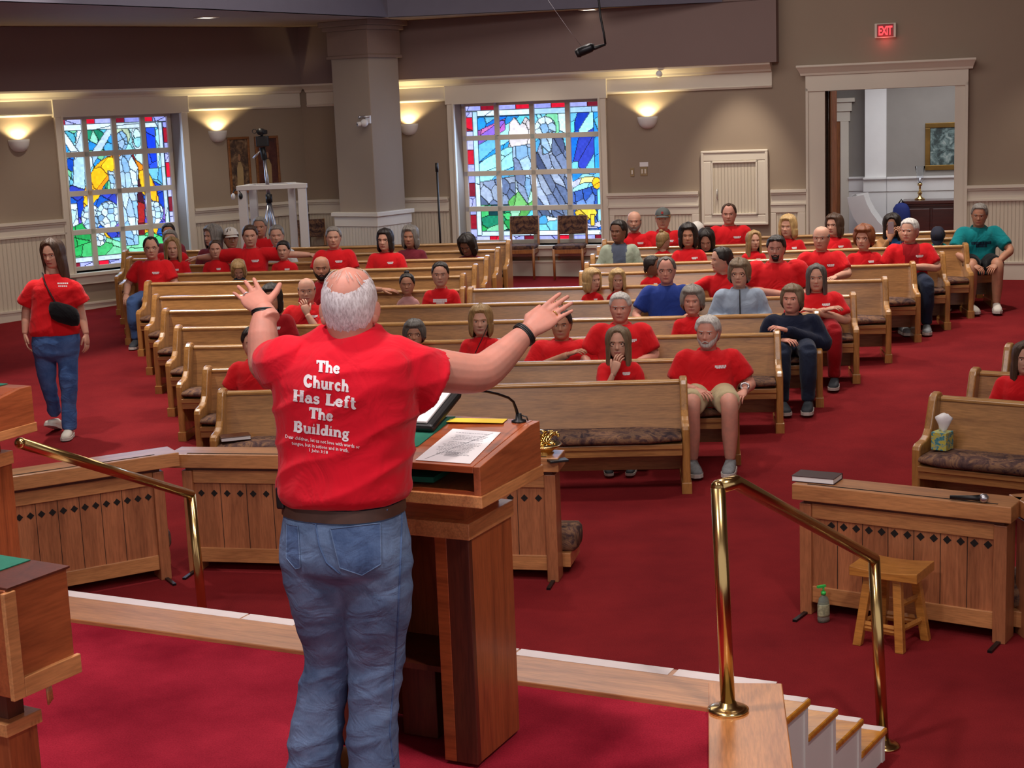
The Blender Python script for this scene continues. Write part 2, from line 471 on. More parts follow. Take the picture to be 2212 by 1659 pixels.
structure(mb.obj('wall_bulkhead_back', M['bulk']), 'shadowed taupe bulkhead over the back window', 'wall')
fa = [atz(0, 2, SOF), atz(431, 18, SOF), atz(838, 37, SOF), atz(1100, 25, SOF)]
f0 = fa[0] + (fa[0] - fa[1]) * 2; f3 = fa[3] + (fa[3] - fa[2]) * .6
fe = f3 + (fa[3] - fa[2]).normalized() * 2.6
fe = atz(1560, 4, SOF); fe2 = WB.P(3.88, d, 0)
mb = MB()
fpts = [f0, fa[1], fa[2], fe]; bpts = [cl, WL.P(2.2, d, 0), ic, fe2]
vs = [(p.x, p.y, SOF) for p in fpts] + [(p.x, p.y, SOF) for p in bpts]
vs += [(x, y, z + .25) for x, y, z in vs]
fs = []
for i in range(3): fs += [(i, i + 1, 5 + i, 4 + i), (8 + i, 12 + i, 13 + i, 9 + i)]
mb.add(vs, fs)
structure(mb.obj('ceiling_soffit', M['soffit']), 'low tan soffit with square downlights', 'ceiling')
mb = MB()
dv = Vector((.25, -.3, 0))
for i in range(3):
    p, q = fpts[i], fpts[i + 1]
    nrm = Vector(((q - p).y, -(q - p).x, 0)).normalized() * -.1
    mb.add([(p.x, p.y, SOF), (q.x, q.y, SOF), (q.x + nrm.x, q.y + nrm.y, SOF), (p.x + nrm.x, p.y + nrm.y, SOF),
            (p.x, p.y, 6.3), (q.x, q.y, 6.3), (q.x + nrm.x, q.y + nrm.y, 6.3), (p.x + nrm.x, p.y + nrm.y, 6.3)],
           [(0, 1, 2, 3), (4, 5, 6, 7), (0, 1, 5, 4), (1, 2, 6, 5), (2, 3, 7, 6), (3, 0, 4, 7)])
structure(mb.obj('ceiling_fascia', M['fascia']), 'blue grey fascia of the raised ceiling', 'ceiling')
mb = MB(); mb.box(-14, 14, -2, 27, 6.3, 6.5)
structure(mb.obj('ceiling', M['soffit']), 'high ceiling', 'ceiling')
mb = MB(); mb.box(-11.3, -11, 2, 22, 0, 6.3); structure(mb.obj('wall_side', M['wall']), 'side wall', 'wall')
mb = MB(); mb.box(9.2, 9.5, 2, 19.5, 0, 6.3); structure(mb.obj('wall_right', M['wall']), 'side wall', 'wall')
# recessed square downlights in the soffit
for i, (x, y) in enumerate(((446, 37), (1272, 20))):
    p = atz(x, y, SOF)
    W = WL if i == 0 else WB
    t = thing('recessed_downlight', ('square recessed downlight in the soffit over the left window wall', 'square recessed downlight in the soffit above the hanging microphone')[i], 'ceiling light', (p.x, p.y, SOF), W.rz, 'square recessed downlights')
    f = MB()
    for a in ((-.09, .09, -.12, -.09), (-.09, .09, .09, .12), (-.12, -.09, -.12, .12), (.09, .12, -.12, .12)): f.box(a[0], a[1], a[2], a[3], -.012, 0)
    f.obj('light_frame', M['trim'], t)
    MB().box(-.09, .09, -.09, .09, -.006, 0).obj('diffuser', M['can'], t)

# ---- square column turned on its corner
F = atY(804, 300, 21.45); F.z = 0
ang_l = math.radians(180 - 34); ang_r = math.radians(55)
dl = Vector((math.cos(ang_l), math.sin(ang_l), 0)); dr = Vector((math.cos(ang_r), math.sin(ang_r), 0))
def colpoly(e, top=False):
    a = .655 + 2 * e
    f = F - (dl + dr).normalized() * e * 1.35
    return [f, f + dl * a, f + (dl + dr) * a, f + dr * a]
mb = MB()
vpoly(mb, colpoly(0), .3, 3.74)
o = structure(mb.obj('column', M['wall'], bevel=.01), 'tall taupe square column between the two stained glass windows', 'column')
mb = MB(); vpoly(mb, colpoly(.03), 3.70, 4.06); vpoly(mb, colpoly(.045), 3.685, 3.725); vpoly(mb, colpoly(.07), 4.06, 4.12); vpoly(mb, colpoly(.11), 4.12, SOF)
mb.obj('capital', M['soffit'], o, .006)
mb = MB(); vpoly(mb, colpoly(.09), 1.52, 1.58); vpoly(mb, colpoly(.06), 1.38, 1.52); mb.obj('base_moulding', M['trim'], o, .008)
mb = MB(); vpoly(mb, colpoly(.045), .3, 1.38); mb.obj('base', M['bead'], o)

# ---- stained glass
def stained(name, W, win, shapes, base, nx, ny, depth=-.30, seed=1):
    u0, u1, z0, z1 = win
    rng = np.random.RandomState(seed)
    X, Y = np.meshgrid((np.arange(nx) + .5) / nx, (np.arange(ny) + .5) / ny)
    asp = (z1 - z0) / (u1 - u0)
    idm = np.zeros((ny, nx), int); colr = np.zeros((ny, nx, 3))
    def cells(mask, size, ang, stretch, pal, sid):
        ca, sa = math.cos(ang), math.sin(ang)
        U = (X * ca + Y * asp * sa) / stretch; V = (-X * sa + Y * asp * ca)
        gu, gv = np.floor(U / size), np.floor(V / size)
        best = np.full(X.shape, 1e9); bid = np.zeros(X.shape, int)
        for i in (-1, 0, 1):
            for j in (-1, 0, 1):
                cu, cv = gu + i, gv + j
                hsh = np.abs(np.sin(cu * 127.1 + cv * 311.7 + sid * 17.3) * 43758.5453) % 1
                hs2 = np.abs(np.sin(cu * 269.5 + cv * 183.3 + sid * 7.7) * 24634.6345) % 1
                dd = (U / size - cu - .15 - .7 * hsh) ** 2 + (V / size - cv - .15 - .7 * hs2) ** 2
                nid = ((cu + 500) * 1000 + cv + 500).astype(int)
                q = dd < best; best[q] = dd[q]; bid[q] = nid[q]
        pick = ((np.abs(np.sin(bid * 12.9898 + sid * 3.1) * 43758.5453) % 1) * len(pal)).astype(int)
        pa = np.array([rgb(*c) for c in pal])
        idm[mask] = bid[mask] + sid * 10000000
        shade = .82 + .36 * (np.abs(np.sin(bid * 78.233) * 4375.85) % 1)
        colr[mask] = (pa[pick] * shade[..., None])[mask]
    sid = 1
    for sh in [('all', base)] + shapes:
        kind = sh[0]; st = sh[-1]
        if kind == 'all': mask = np.ones(X.shape, bool)
        elif kind == 'poly':
            P = sh[1]; mask = np.zeros(X.shape, bool); j = len(P) - 1
            for i in range(len(P)):
                xi, yi = P[i]; xj, yj = P[j]
                c = ((yi > Y) != (yj > Y)) & (X < (xj - xi) * (Y - yi) / ((yj - yi) + 1e-12) + xi)
                mask ^= c; j = i
        elif kind == 'ell':
            cx, cy, rx, ry = sh[1]; q = ((X - cx) / rx) ** 2 + ((Y - cy) / ry) ** 2; mask = q < 1
            if len(sh) > 3: mask &= q > sh[2]
        elif kind == 'rect':
            a, b, c_, d_ = sh[1]; mask = (X > a) & (X < b) & (Y > c_) & (Y < d_)
        pal, size, ang, stretch = st
        cells(mask, size, math.radians(ang), stretch, pal, sid); sid += 1
    e = np.zeros(idm.shape, bool)
    e[:, 1:] |= idm[:, 1:] != idm[:, :-1]; e[1:, :] |= idm[1:, :] != idm[:-1, :]
    colr[e] = colr[e] * .12 + .004
    mott = rng.rand(ny // 3 + 2, nx // 3 + 2)[np.arange(ny)[:, None] // 3, np.arange(nx)[None, :] // 3]
    colr *= (.86 + .28 * mott)[..., None]
    me = bpy.data.meshes.new(name)
    gx, gy = np.meshgrid(np.linspace(u0, u1, nx + 1), np.linspace(z1, z0, ny + 1))
    vs = np.stack([gx.ravel(), np.full(gx.size, depth), gy.ravel()], 1)
    Mw = np.array(W.M); vs = vs @ Mw[:3, :3].T + Mw[:3, 3]
    i = (np.arange(ny)[:, None] * (nx + 1) + np.arange(nx)[None, :]).ravel()
    fs = np.stack([i, i + nx + 1, i + nx + 2, i + 1], 1)
    me.from_pydata(vs.tolist(), [], fs.tolist())
    at = me.attributes.new('glass_colour', 'FLOAT_COLOR', 'FACE')
    at.data.foreach_set('color', np.concatenate([colr.reshape(-1, 3), np.ones((nx * ny, 1))], 1).ravel().astype(np.float32))
    t = NT(name + '_glass'); a = t.add('ShaderNodeAttribute'); a.attribute_name = 'glass_colour'
    t.link(a.outputs['Color'], t.b.inputs['Base Color']); t.link(a.outputs['Color'], t.b.inputs['Emission Color'])
    t.set(emit=1.12, rough=.25)
    me.materials.append(t.m)
    o = bpy.data.objects.new('glass', me); COL.objects.link(o); return o
BL = [(20, 110, 230), (40, 150, 240), (110, 200, 250), (150, 222, 250), (20, 80, 210), (130, 190, 240), (90, 200, 235)]
CY = [(150, 225, 245), (110, 200, 240), (190, 235, 250), (80, 170, 235)]
GRN = [(40, 170, 90), (70, 200, 120), (120, 215, 170), (30, 140, 110), (140, 225, 200)]
WHT = [(190, 222, 248), (165, 210, 245), (205, 232, 252)]
GRY = [(120, 140, 175), (90, 110, 150), (150, 170, 200), (105, 125, 165)]
LAV = [(150, 160, 245), (170, 180, 250)]
RED = [(200, 20, 50), (150, 20, 45), (110, 20, 40)]
ORG = [(250, 180, 30), (255, 205, 40), (245, 150, 30)]
NAV = [(20, 60, 190), (50, 70, 200), (90, 80, 200), (30, 100, 220)]
ROBE = [(160, 200, 238), (130, 180, 228), (190, 222, 246)]
def border(side, flip):
    r = [('rect', (0, 1, 0, .055), (LAV, .30, 0, 1)), ('rect', (0, 1, .055, .095), (WHT, .5, 0, 1)),
         ('rect', (0, 1, .945, 1), (LAV, .3, 0, 1)), ('rect', (0, 1, .91, .945), (WHT, .5, 0, 1))]
    for k in range(4):
        a = k * .25 + (.0 if flip else .13)
        r.append(('rect', (a, a + .1, 0, .055), (RED, 2, 0, 1))); r.append(('rect', (a + .03, a + .12, .945, 1), (RED, 2, 0, 1)))
    a, b, c_, d_ = ((.93, 1, .895, .93) if side == 'r' else (0, .07, .07, .105))
    r += [('rect', (a, b, .06, .95), (LAV, .3, 0, 1)), ('rect', (c_, d_, .06, .94), (WHT, .5, 0, 1))]
    for k in range(4): r.append(('rect', (a, b, .1 + k * .23, .2 + k * .23), (RED, 2, 0, 1)))
    return r
sh1 = [('rect', (.5, .93, 0, .5), (CY, .11, 0, 1)), ('rect', (.78, .86, .08, .36), ([(20, 60, 220), (40, 80, 230)], .2, 0, 1)),
       ('poly', [(.02, .3), (.3, .05), (.45, .3), (.4, .5), (.2, .5)], (GRN + BL, .07, 20, 1)),
       ('poly', [(.22, 0), (.27, .0), (.24, .28), (.2, .6), (.1, .62), (.14, .3)], (WHT, .3, 0, 1)),
       ('poly', [(.24, .3), (.48, .06), (.52, .08), (.27, .36)], (WHT, .3, 0, 1)), ('poly', [(.16, .28), (.02, .08), (.06, .06), (.2, .24)], (WHT, .3, 0, 1)),
       ('poly', [(0, .6), (.1, .44), (.3, .5), (.45, .5), (.6, .55), (.75, .42), (.93, .5), (.93, .8), (0, .8)], (NAV, .13, -25, 1.5)),
       ('ell', (.52, .62, .33, .36), .38, (ORG, .13, 50, 1)), ('poly', [(.2, .62), (.35, .52), (.5, .6), (.66, .5), (.9, .64), (.9, .72), (.2, .74)], (NAV + [(130, 100, 210)], .14, 10, 1.5)),
       ('rect', (0, .14, .56, .84), (WHT, .14, 0, 1)), ('poly', [(.02, .84), (.25, .76), (.5, .84), (.75, .78), (.93, .86), (.93, .92), (.02, .92)], (GRN, .12, 10, 1.6)),
       ('poly', [(.02, .73), (.2, .68), (.3, .8), (.02, .86)], (GRN, .12, 0, 1)),
       ('poly', [(.56, .3), (.66, .26), (.72, .6), (.7, .8), (.64, .8)], ([(170, 40, 40), (120, 30, 40), (60, 20, 40)], .2, 80, 1)),
       ('ell', (.25, .66, .085, .085), (WHT + ROBE, .05, 0, 1)), ('ell', (.4, .65, .1, .09), (WHT + ROBE, .05, 0, 1)), ('ell', (.8, .66, .08, .08), (WHT + ROBE, .05, 0, 1)), ('ell', (.3, .8, .06, .05), (WHT + ROBE, .05, 0, 1)),
       ('poly', [(.52, .28), (.62, .24), (.69, .36), (.66, .55), (.64, .86), (.48, .86), (.5, .6), (.44, .42)], (ROBE, .055, 82, 2.4)),
       ('poly', [(.42, .36), (.5, .38), (.5, .5), (.44, .5)], (ROBE, .06, 0, 1)),
       ('ell', (.565, .14, .075, .07), ([(215, 215, 140), (190, 220, 190)], .3, 0, 1)), ('ell', (.565, .175, .05, .065), (ROBE, .05, 60, 1)),
       ('ell', (.7, .16, .05, .08), .55, (WHT, .2, 0, 1))] + border('r', True)
sh2 = [('poly', [(.1, .1), (.5, .1), (.3, .5), (.1, .6)], (BL + CY, .08, -38, 2.8)), ('poly', [(.1, .2), (.3, .12), (.3, .2), (.1, .3)], ([(170, 90, 190), (130, 100, 220), (190, 110, 180)], .06, -35, 3)),
       ('rect', (.72, .92, .08, .5), (NAV + BL, .07, -62, 3.)), ('poly', [(.1, .42), (.35, .3), (.4, .5), (.1, .66)], (CY + BL, .07, -30, 3)),
       ('poly', [(.1, .56), (.36, .52), (.36, .92), (.1, .92)], (GRY, .07, 60, 1.6)), ('poly', [(.1, .72), (.3, .72), (.36, .92), (.1, .92)], (GRN + [(20, 70, 80)], .06, -10, 2.4)),
       ('poly', [(.3, .7), (.46, .56), (.5, .72), (.34, .92)], ([(120, 200, 120), (160, 230, 200), (90, 170, 90)], .09, -45, 1.6)),
       ('poly', [(.52, .08), (.75, .08), (.72, .55), (.64, .5)], (CY + GRN[2:], .09, 80, 2)),
       ('poly', [(.7, .66), (.93, .6), (.93, .92), (.66, .92)], ([(60, 100, 190), (100, 140, 210), (40, 80, 170)], .06, 85, 2.4)),
       ('ell', (.88, .72, .2, .18), .62, ([(220, 235, 190), (190, 200, 250), (230, 230, 150)], .12, 0, 1)), ('ell', (.93, .585, .03, .04), (ORG, 1, 0, 1)),
       ('poly', [(.34, .25), (.5, .28), (.5, .5), (.44, .72), (.36, .6)], (ROBE + GRY, .07, 75, 2.2)),
       ('poly', [(.32, .32), (.33, .16), (.37, .11), (.41, .17), (.45, .11), (.49, .16), (.49, .3)], ([(215, 215, 225), (195, 200, 220)], .16, 0, 1)),
       ('poly', [(.56, .26), (.7, .24), (.74, .42), (.72, .86), (.5, .88), (.46, .5), (.52, .36)], (GRY + [(70, 85, 125)], .05, 62, 3.2)),
       ('ell', (.585, .2, .075, .085), (ROBE, .05, 70, 1.4)), ('poly', [(.54, .24), (.64, .22), (.62, .36), (.56, .38)], (ROBE + WHT, .045, 80, 2.4)),
       ('poly', [(.36, .92), (.55, .8), (.72, .84), (.75, .92)], (WHT + CY, .09, 0, 1.6)), ('ell', (.85, .79, .075, .05), ([(245, 215, 70), (250, 225, 110)], .2, 0, 1)),
       ('rect', (.8, .83, .8, .88), ([(240, 205, 60)], 1, 0, 1)), ('rect', (.88, .91, .8, .88), ([(240, 205, 60)], 1, 0, 1))] + border('l', False)
def window(idx, W, win, shapes, base, nx, ny, seed, label):
    u0, u1, z0, z1 = win
    t = thing('window_%d' % idx, label, 'window', W.P((u0 + u1) / 2, 0, z0)); t['kind'] = 'structure'
    inv = t.matrix_basis.inverted()
    def adopt(o): o.parent = t; o.matrix_parent_inverse = Matrix.Translation(-Vector(t.location)); return o
    adopt(stained('stained_glass_%d' % idx, W, (u0, u1, z0, z1), shapes, base, nx, ny, -.30, seed))
    mb = MB(); w = .036; dd = (-.315, -.255)
    for k in range(5):
        uc = u0 + (u1 - u0) * k / 4; ww = w if 0 < k < 4 else w * 1.6
        wbox(mb, W, max(u0, uc - ww), min(u1, uc + ww), dd[0], dd[1], z0, z1)
        zc = z0 + (z1 - z0) * k / 4
        wbox(mb, W, u0, u1, dd[0], dd[1], max(z0, zc - ww), min(z1, zc + ww))
    adopt(mb.obj('muntins', M['trim'], None, .004))
    mb = MB()
    wbox(mb, W, u0 - .11, u0, -.0, .05, z0 - .15, z1 + .02); wbox(mb, W, u1, u1 + .11, -.0, .05, z0 - .15, z1 + .02)
    wbox(mb, W, u0 - .13, u1 + .13, -.0, .062, z1 - .02, 3.30)
    wbox(mb, W, u0 - .03, u0, .05, .07, z0, z1); wbox(mb, W, u1, u1 + .03, .05, .07, z0, z1)
    adopt(mb.obj('casing', M['trim'], None, .006))
    mb = MB(); wbox(mb, W, u0 - .14, u1 + .14, -.3, .09, z0 - .05, z0); wbox(mb, W, u0 - .1, u1 + .1, -.0, .05, z0 - .16, z0 - .05)
    adopt(mb.obj('window_sill', M['trim'], None, .008))
    return t
window(1, WL, W1, sh1, (BL + CY + GRN, .1, 15, 1.2), 150, 182, 3, 'stained glass window of a shepherd with sheep in the left wall')
window(2, WB, W2, sh2, (BL + CY, .09, -40, 2.2), 176, 176, 5, 'stained glass window of a bearded robed figure holding tablets in the back wall')
# daylight coming in through both windows
for W, win, e in ((WL, W1, 42), (WB, W2, 62)):
    c_ = W.P((win[0] + win[1]) / 2, -.24, (win[2] + win[3]) / 2)
    lamp('AREA', 'window_daylight', c_, e, (.42, .62, 1), c_ + W.N * 3 - Vector((0, 0, .9)), win[1] - win[0] - .2, sizey=win[3] - win[2] - .2)
# ================================================================= PEWS
def pew_end_mesh():
    prof = [(0, 0), (0, .49), (.012, .515), (.04, .53), (.13, .54), (.185, .56), (.225, .60), (.25, .66), (.30, .785), (.315, .812),
            (.345, .83), (.40, .835), (.43, .825), (.445, .80), (.46, .70), (.46, 0)]
    return prof
PROF = pew_end_mesh()
def make_pew(name, label, P, Q, group, lend=True, rend=True):
    """P, Q: front bottom corners on the floor, left and right"""
    P = Vector(P); Q = Vector(Q); dxy = Vector((Q.x - P.x, Q.y - P.y, 0)); L = dxy.length
    rz = math.atan2(dxy.y, dxy.x); z = (P.z + Q.z) / 2
    t = thing(name, label, 'pew', (P.x, P.y, z), rz, group)
    for on, x0 in ((lend, 0), (rend, L - .06)):
        if not on: continue
        e = MB().prism(PROF, x0, x0 + .06, 'x').obj('end_panel', M['pew_end'], t, .014, seg=3)
        MB().box(x0 - .008, x0 + .068, -.012, .468, -.02, .085).obj('plinth', M['pew_end'], e, .005)
    a, b = (.06 if lend else 0), L - (.06 if rend else 0)
    mb = MB(); th = .026
    mb.prism([(.285, .40), (.285 + th, .39), (.40 + th, .775), (.40, .785)], a, b, 'x')
    mb.prism([(.285 + th, .12), (.285 + th + .02, .12), (.33 + th, .42), (.30 + th, .42)], a, b, 'x')
    bk = mb.obj('backrest', M['pew'], t)
    MB().prism([(.385, .772), (.382, .79), (.392, .803), (.43, .806), (.442, .795), (.44, .77)], a, b, 'x').obj('cap_rail', M['pew_rail'], bk, .004)
    MB().box(a, b, -.045, .31, .355, .392).box(a, b, -.03, -.005, .30, .36).obj('seat_board', M['pew'], t, .004)
    n = max(2, int(L / 1.9) + 1)
    for k in range(1, n):
        x = L * k / n
        MB().prism([(.02, 0), (.03, .33), (.3, .36), (.34, 0), (.28, 0), (.22, .25), (.1, .25), (.08, 0)], x - .02, x + .02, 'x').obj('support_bracket', M['pew_end'], t)
    # cushion: rounded pad
    rings = []
    nx = 14
    for i in range(nx + 1):
        q = i / nx; x = a + .004 + (b - a - .008) * q
        e = min(q, 1 - q) * (b - a); k = min(1, .55 + e / .08 * .45) if e < .08 else 1
        cy, cz, hy, hz = .115, .432, .19, .043 * k
        ring = []
        for j in range(16):
            an = 2 * PI * j / 16; ca, sa = math.cos(an), math.sin(an)
            ring.append((x, cy + hy * k ** .3 * math.copysign(abs(ca) ** .55, ca), cz + hz * math.copysign(abs(sa) ** .7, sa)))
        rings.append(ring)
    MB().loft(rings).obj('seat_cushion', M['cushion'], t)
    return t
KN = .37
def knob(x, y):
    p = fl(x, y, .832); p = p - NN * KN; p.z = floor_z(p.x, p.y); return p
LP = {1: knob(473.6, 836), 2: knob(439, 786), 3: fl(388, 953), 4: fl(364.6, 899.7), 5: fl(337.6, 850.5), 6: fl(318, 810), 7: fl(301, 769), 8: fl(281, 740), 9: fl(270, 722.6), 10: fl(259, 702)}
RP = {1: fl(1493, 1066), 2: fl(1599, 1004), 3: fl(1693, 935.5), 4: fl(1778, 879.5), 5: fl(1857, 828.5), 6: fl(1926, 784), 7: fl(1989, 739), 8: fl(2048, 707), 9: fl(2101, 685), 10: fl(2153, 663)}
LI = {7: knob(1002, 587), 8: knob(1030, 565), 9: knob(1052, 551), 10: knob(1073, 537), 11: knob(1092, 527)}
RI = {7: knob(1251, 582), 8: knob(1263, 561), 9: knob(1275, 547), 10: knob(1287, 536), 11: knob(1297, 527)}
LP[11] = LP[10] * 2 - LP[9]; RP[11] = knob(2125, 497)
# straighten the two rear blocks: parallel rows with a regular pitch
def regular(Pd, Qd, k0, k1, n_first, pitch, slope):
    for k in range(k0, k1 + 1):
        n = n_first + pitch * (k - k0)
        for D in (Pd, Qd):
            t_ = D[k].dot(TT); q = NN * (n + slope * (t_ - Pd[k0].dot(TT))) + TT * t_; q.z = floor_z(q.x, q.y); D[k] = q
regular(LP, LI, 7, 11, 16.87, .655, (LI[7].dot(NN) - LP[7].dot(NN)) / (LI[7].dot(TT) - LP[7].dot(TT)))
regular(RI, RP, 7, 11, RI[7].dot(NN), .62, (RP[7].dot(NN) - RI[7].dot(NN)) / (RP[7].dot(TT) - RI[7].dot(TT)))
ORD = ['front', 'second', 'third', 'fourth', 'fifth', 'sixth', 'seventh', 'eighth', 'ninth', 'tenth', 'eleventh']
ROW = {}
for k in range(1, 7):
    if k == 6:
        j = fl(1000, 626, .8); j = j - NN * .4
        q = (j - LP[6]).dot((RP[6] - LP[6]).normalized()); jp = LP[6] + (RP[6] - LP[6]).normalized() * q
        make_pew('church_pew', 'left half of the sixth oak pew row, under the bearded man with outstretched arm', LP[6], jp, 'oak pews with tapestry cushions')
        make_pew('church_pew', 'right half of the sixth oak pew row, under the man with sunglasses on his head', jp + (RP[6] - LP[6]).normalized() * .02, RP[6], 'oak pews with tapestry cushions')
    else:
        make_pew('church_pew', ['long empty oak pew nearest the pulpit, front row', 'long oak pew in the second row, under the white haired man in shorts',
                 'long oak pew in the third row, under the blonde woman with a crossbody strap', 'long oak pew in the fourth row, under the woman in the navy top',
                 'long oak pew in the fifth row, under the man in the blue shirt'][k - 1], LP[k], RP[k], 'oak pews with tapestry cushions')
    ROW[k] = [(LP[k], RP[k])]
for k in range(7, 12):
    make_pew('church_pew', 'shorter oak pew left of the centre aisle, %s row from the front' % ORD[k - 1], LP[k], LI[k], 'oak pews with tapestry cushions')
    make_pew('church_pew', 'shorter oak pew right of the centre aisle, %s row from the front' % ORD[k - 1], RI[k], RP[k], 'oak pews with tapestry cushions')
    ROW[k] = [(LP[k], LI[k]), (RI[k], RP[k])]
# three pews of the right hand section, turned towards the pulpit
def right_pew(kx, ky, ang, L, label):
    p = fl(kx, ky, .832); a = math.radians(ang)
    u = Vector((math.cos(a), math.sin(a), 0)); bk = Vector((-u.y, u.x, 0))
    P = p - bk * KN; P.z = floor_z(P.x, P.y); Q = P + u * L; Q.z = P.z
    make_pew('church_pew', label, P, Q, 'oak pews of the right section'); return P, Q
RS = [right_pew(2012, 847, -36, 2.2, 'oak pew at the right edge with a tissue box on its cushion'),
      right_pew(2098, 789, -34, 2.0, 'oak pew at the right edge under the long haired girl, behind the tissue box pew'),
      right_pew(2172, 737, -32, 1.8, 'oak pew at the right edge, behind the long haired girl')]

# ================================================================= CHAIRS under the second window
def side_chair(label, px, py, rz, group='upholstered side chairs'):
    p = fl(px, py); t = thing('side_chair', label, 'chair', p, rz, group)
    for x in (-.2, .2):
        MB().tube([(x, .19, 0), (x, .2, .42), (x * 1.0, .25, .86)], [.017, .02, .016], 8).obj('leg', M['chairw'], t)
        MB().tube([(x, -.19, 0), (x, -.19, .43)], [.017, .02], 8).obj('leg', M['chairw'], t)
    MB().box(-.2, .2, -.2, -.17, .36, .42).box(-.2, .2, .17, .2, .36, .42).box(-.215, -.19, -.19, .2, .36, .42).box(.19, .215, -.19, .2, .36, .42).obj('seat_frame', M['chairw'], t, .004)
    MB().box(-.215, .215, -.21, .19, .42, .475).obj('seat', M['cushion'], t, .02)
    MB().prism([(-.205, .60), (-.2, .86), (.2, .86), (.205, .60)], .205, .25, 'y').obj('backrest', M['cushion'], t, .012)
    return t
side_chair('left of the two upholstered side chairs in front of the stained glass window', 1130, 600.5, WB.rz + .1)
side_chair('right of the two upholstered side chairs in front of the stained glass window', 1234, 600.5, WB.rz + .1)
side_chair('upholstered side chair beside the white camera stand and the column', 684, 603, .3)
side_chair('upholstered side chair against the panelled wall behind the bearded man in red', 1402, 598, WB.rz)

# ================================================================= PLATFORM, STEPS
ZP = .744
e0 = atz(145, 1282, ZP); e1 = atz(1681, 1482, ZP)
ed = (e1 - e0).normalized(); en = Vector((ed.y, -ed.x, 0))      # en points back to the camera
if en.y > 0: en = -en
eL = e0 - ed * 3; s1 = atz(1703, 1659, ZP); sd = (s1 - e1).normalized()
sI0, sI1 = atz(1530, 1511, ZP), atz(1533, 1659, ZP)
sn = Vector((-sd.y, sd.x, 0)); sn = sn if sn.x < 0 else -sn
mb = MB()
back = e1 + sd * 4.6
pl = [eL, e1, back, Vector((eL.x, back.y - 1, 0))]
vpoly(mb, pl, 0, ZP - .012)
structure(mb.obj('floor_platform', M['carpet2']), 'raised chancel platform with crimson carpet', 'floor')
BW_ = .118
# border planks
def oriented(mb, o, u, n, u0, u1, n0, n1, z0, z1, mi=0):
    vs = []
    for z in (z0, z1):
        for b in (n0, n1):
            for a in (u0, u1):
                q = o + u * a + n * b; vs.append((q.x, q.y, z))
    return mb.add(vs, [(0, 2, 3, 1), (4, 5, 7, 6), (0, 1, 5, 4), (2, 6, 7, 3), (0, 4, 6, 2), (1, 3, 7, 5)], mi)
Lf = (e1 - eL).length
def local_obj(mb, name, mat, o, rz, parent=None, bevel=0):
    """give the mesh an own frame at o so wood grain follows it"""
    inv = (Matrix.Translation(o) @ rotz(rz)).inverted()
    mb.v = [tuple(inv @ Vector(v)) for v in mb.v]
    ob = mb.obj(name, mat, parent, bevel); ob.location = o; ob.rotation_euler = (0, 0, rz); return ob
ez = math.atan2(ed.y, ed.x)
mb = MB(); oriented(mb, eL, ed, en, 0, Lf - .02, -.02, .30, ZP - .03, ZP + .006)
structure(local_obj(mb, 'trim_6', M['plank'], eL, ez, bevel=.004), 'oak border along the front edge of the platform', 'trim')
mb = MB()
wdt = abs((sI0 - e1).dot(sn))
oriented(mb, e1, sd, sn, -.01, 4.6, -.015, wdt, ZP - .03, ZP + .008)
structure(local_obj(mb, 'trim_7', M['plank_y'], e1, math.atan2(sd.y, sd.x) + PI / 2, bevel=.004), 'wide oak border on the right side of the platform', 'trim')
mb = MB()
u = 3.0
for seg in ((2.4, 4.02), (4.03, 4.30), (4.31, 4.42), (4.43, 5.35), (5.36, Lf - .42), (Lf - .40, Lf - .01)):
    oriented(mb, eL, ed, en, seg[0], seg[1], -.022, .048, ZP + .006, ZP + .0075)
structure(local_obj(mb, 'trim_8', M['tape'], eL, ez), 'white non slip tape on the platform edge', 'trim')
mb = MB(); oriented(mb, eL, ed, en, 0, Lf, -.004, .02, 0, ZP - .03)
oriented(mb, e1, sd, sn, 0, 4.6, -.004, .02, 0, ZP - .03)
structure(mb.obj('trim_9', M['white']), 'white face of the platform', 'trim')
# steps going down towards the pews
sdir = -en
st = thing('stairs', 'four pine steps with white sides at the right end of the platform', 'stairs', e1); st['kind'] = 'structure'
run = .285
td = [e1, atz(1737, 1502, ZP * .8), atz(1800, 1528, ZP * .6), atz(1858, 1550, ZP * .4), atz(1912, 1570, ZP * .2)]
stepd = (td[4] - e1); stepd.z = 0; stepd = stepd / 4
sl = stepd.length; su = stepd.normalized(); sr = -ed          # nosing runs back to the left along the edge
for k in range(1, 5):
    z = ZP * (5 - k) / 5
    o = e1 + stepd * (k - 1); inv = Vector(e1)
    def quad(mb, a0, a1, b0, b1, z0, z1, mi=0):
        vs = []
        for zz in (z0, z1):
            for b in (b0, b1):
                for a in (a0, a1):
                    q = e1 + su * a + sr * b; vs.append((q.x - e1.x, q.y - e1.y, zz - e1.z))
        mb.add(vs, [(0, 2, 3, 1), (4, 5, 7, 6), (0, 1, 5, 4), (2, 6, 7, 3), (0, 4, 6, 2), (1, 3, 7, 5)], mi)
    a0, a1 = sl * (k - 1) - .02, sl * k
    tr = MB(); quad(tr, a0, a1, -.012, 1.5, z - .03, z); tro = tr.obj('tread', M['tread'], st, .008)
    tp = MB(); quad(tp, a1 - .055, a1 - .005, .0, 1.5, z, z + .0015); tp.obj('edge_tape', M['tape'], tro)
    sd_ = MB(); quad(sd_, a0, a1 - .022, .0, 1.48, 0, z - .03); sd_.obj('riser_panel', M['white'], st)
    cn = MB(); quad(cn, a1 - .05, a1 - .02, -.006, .02, 0, z - .03); cn.obj('corner_strip', M['white'], st)

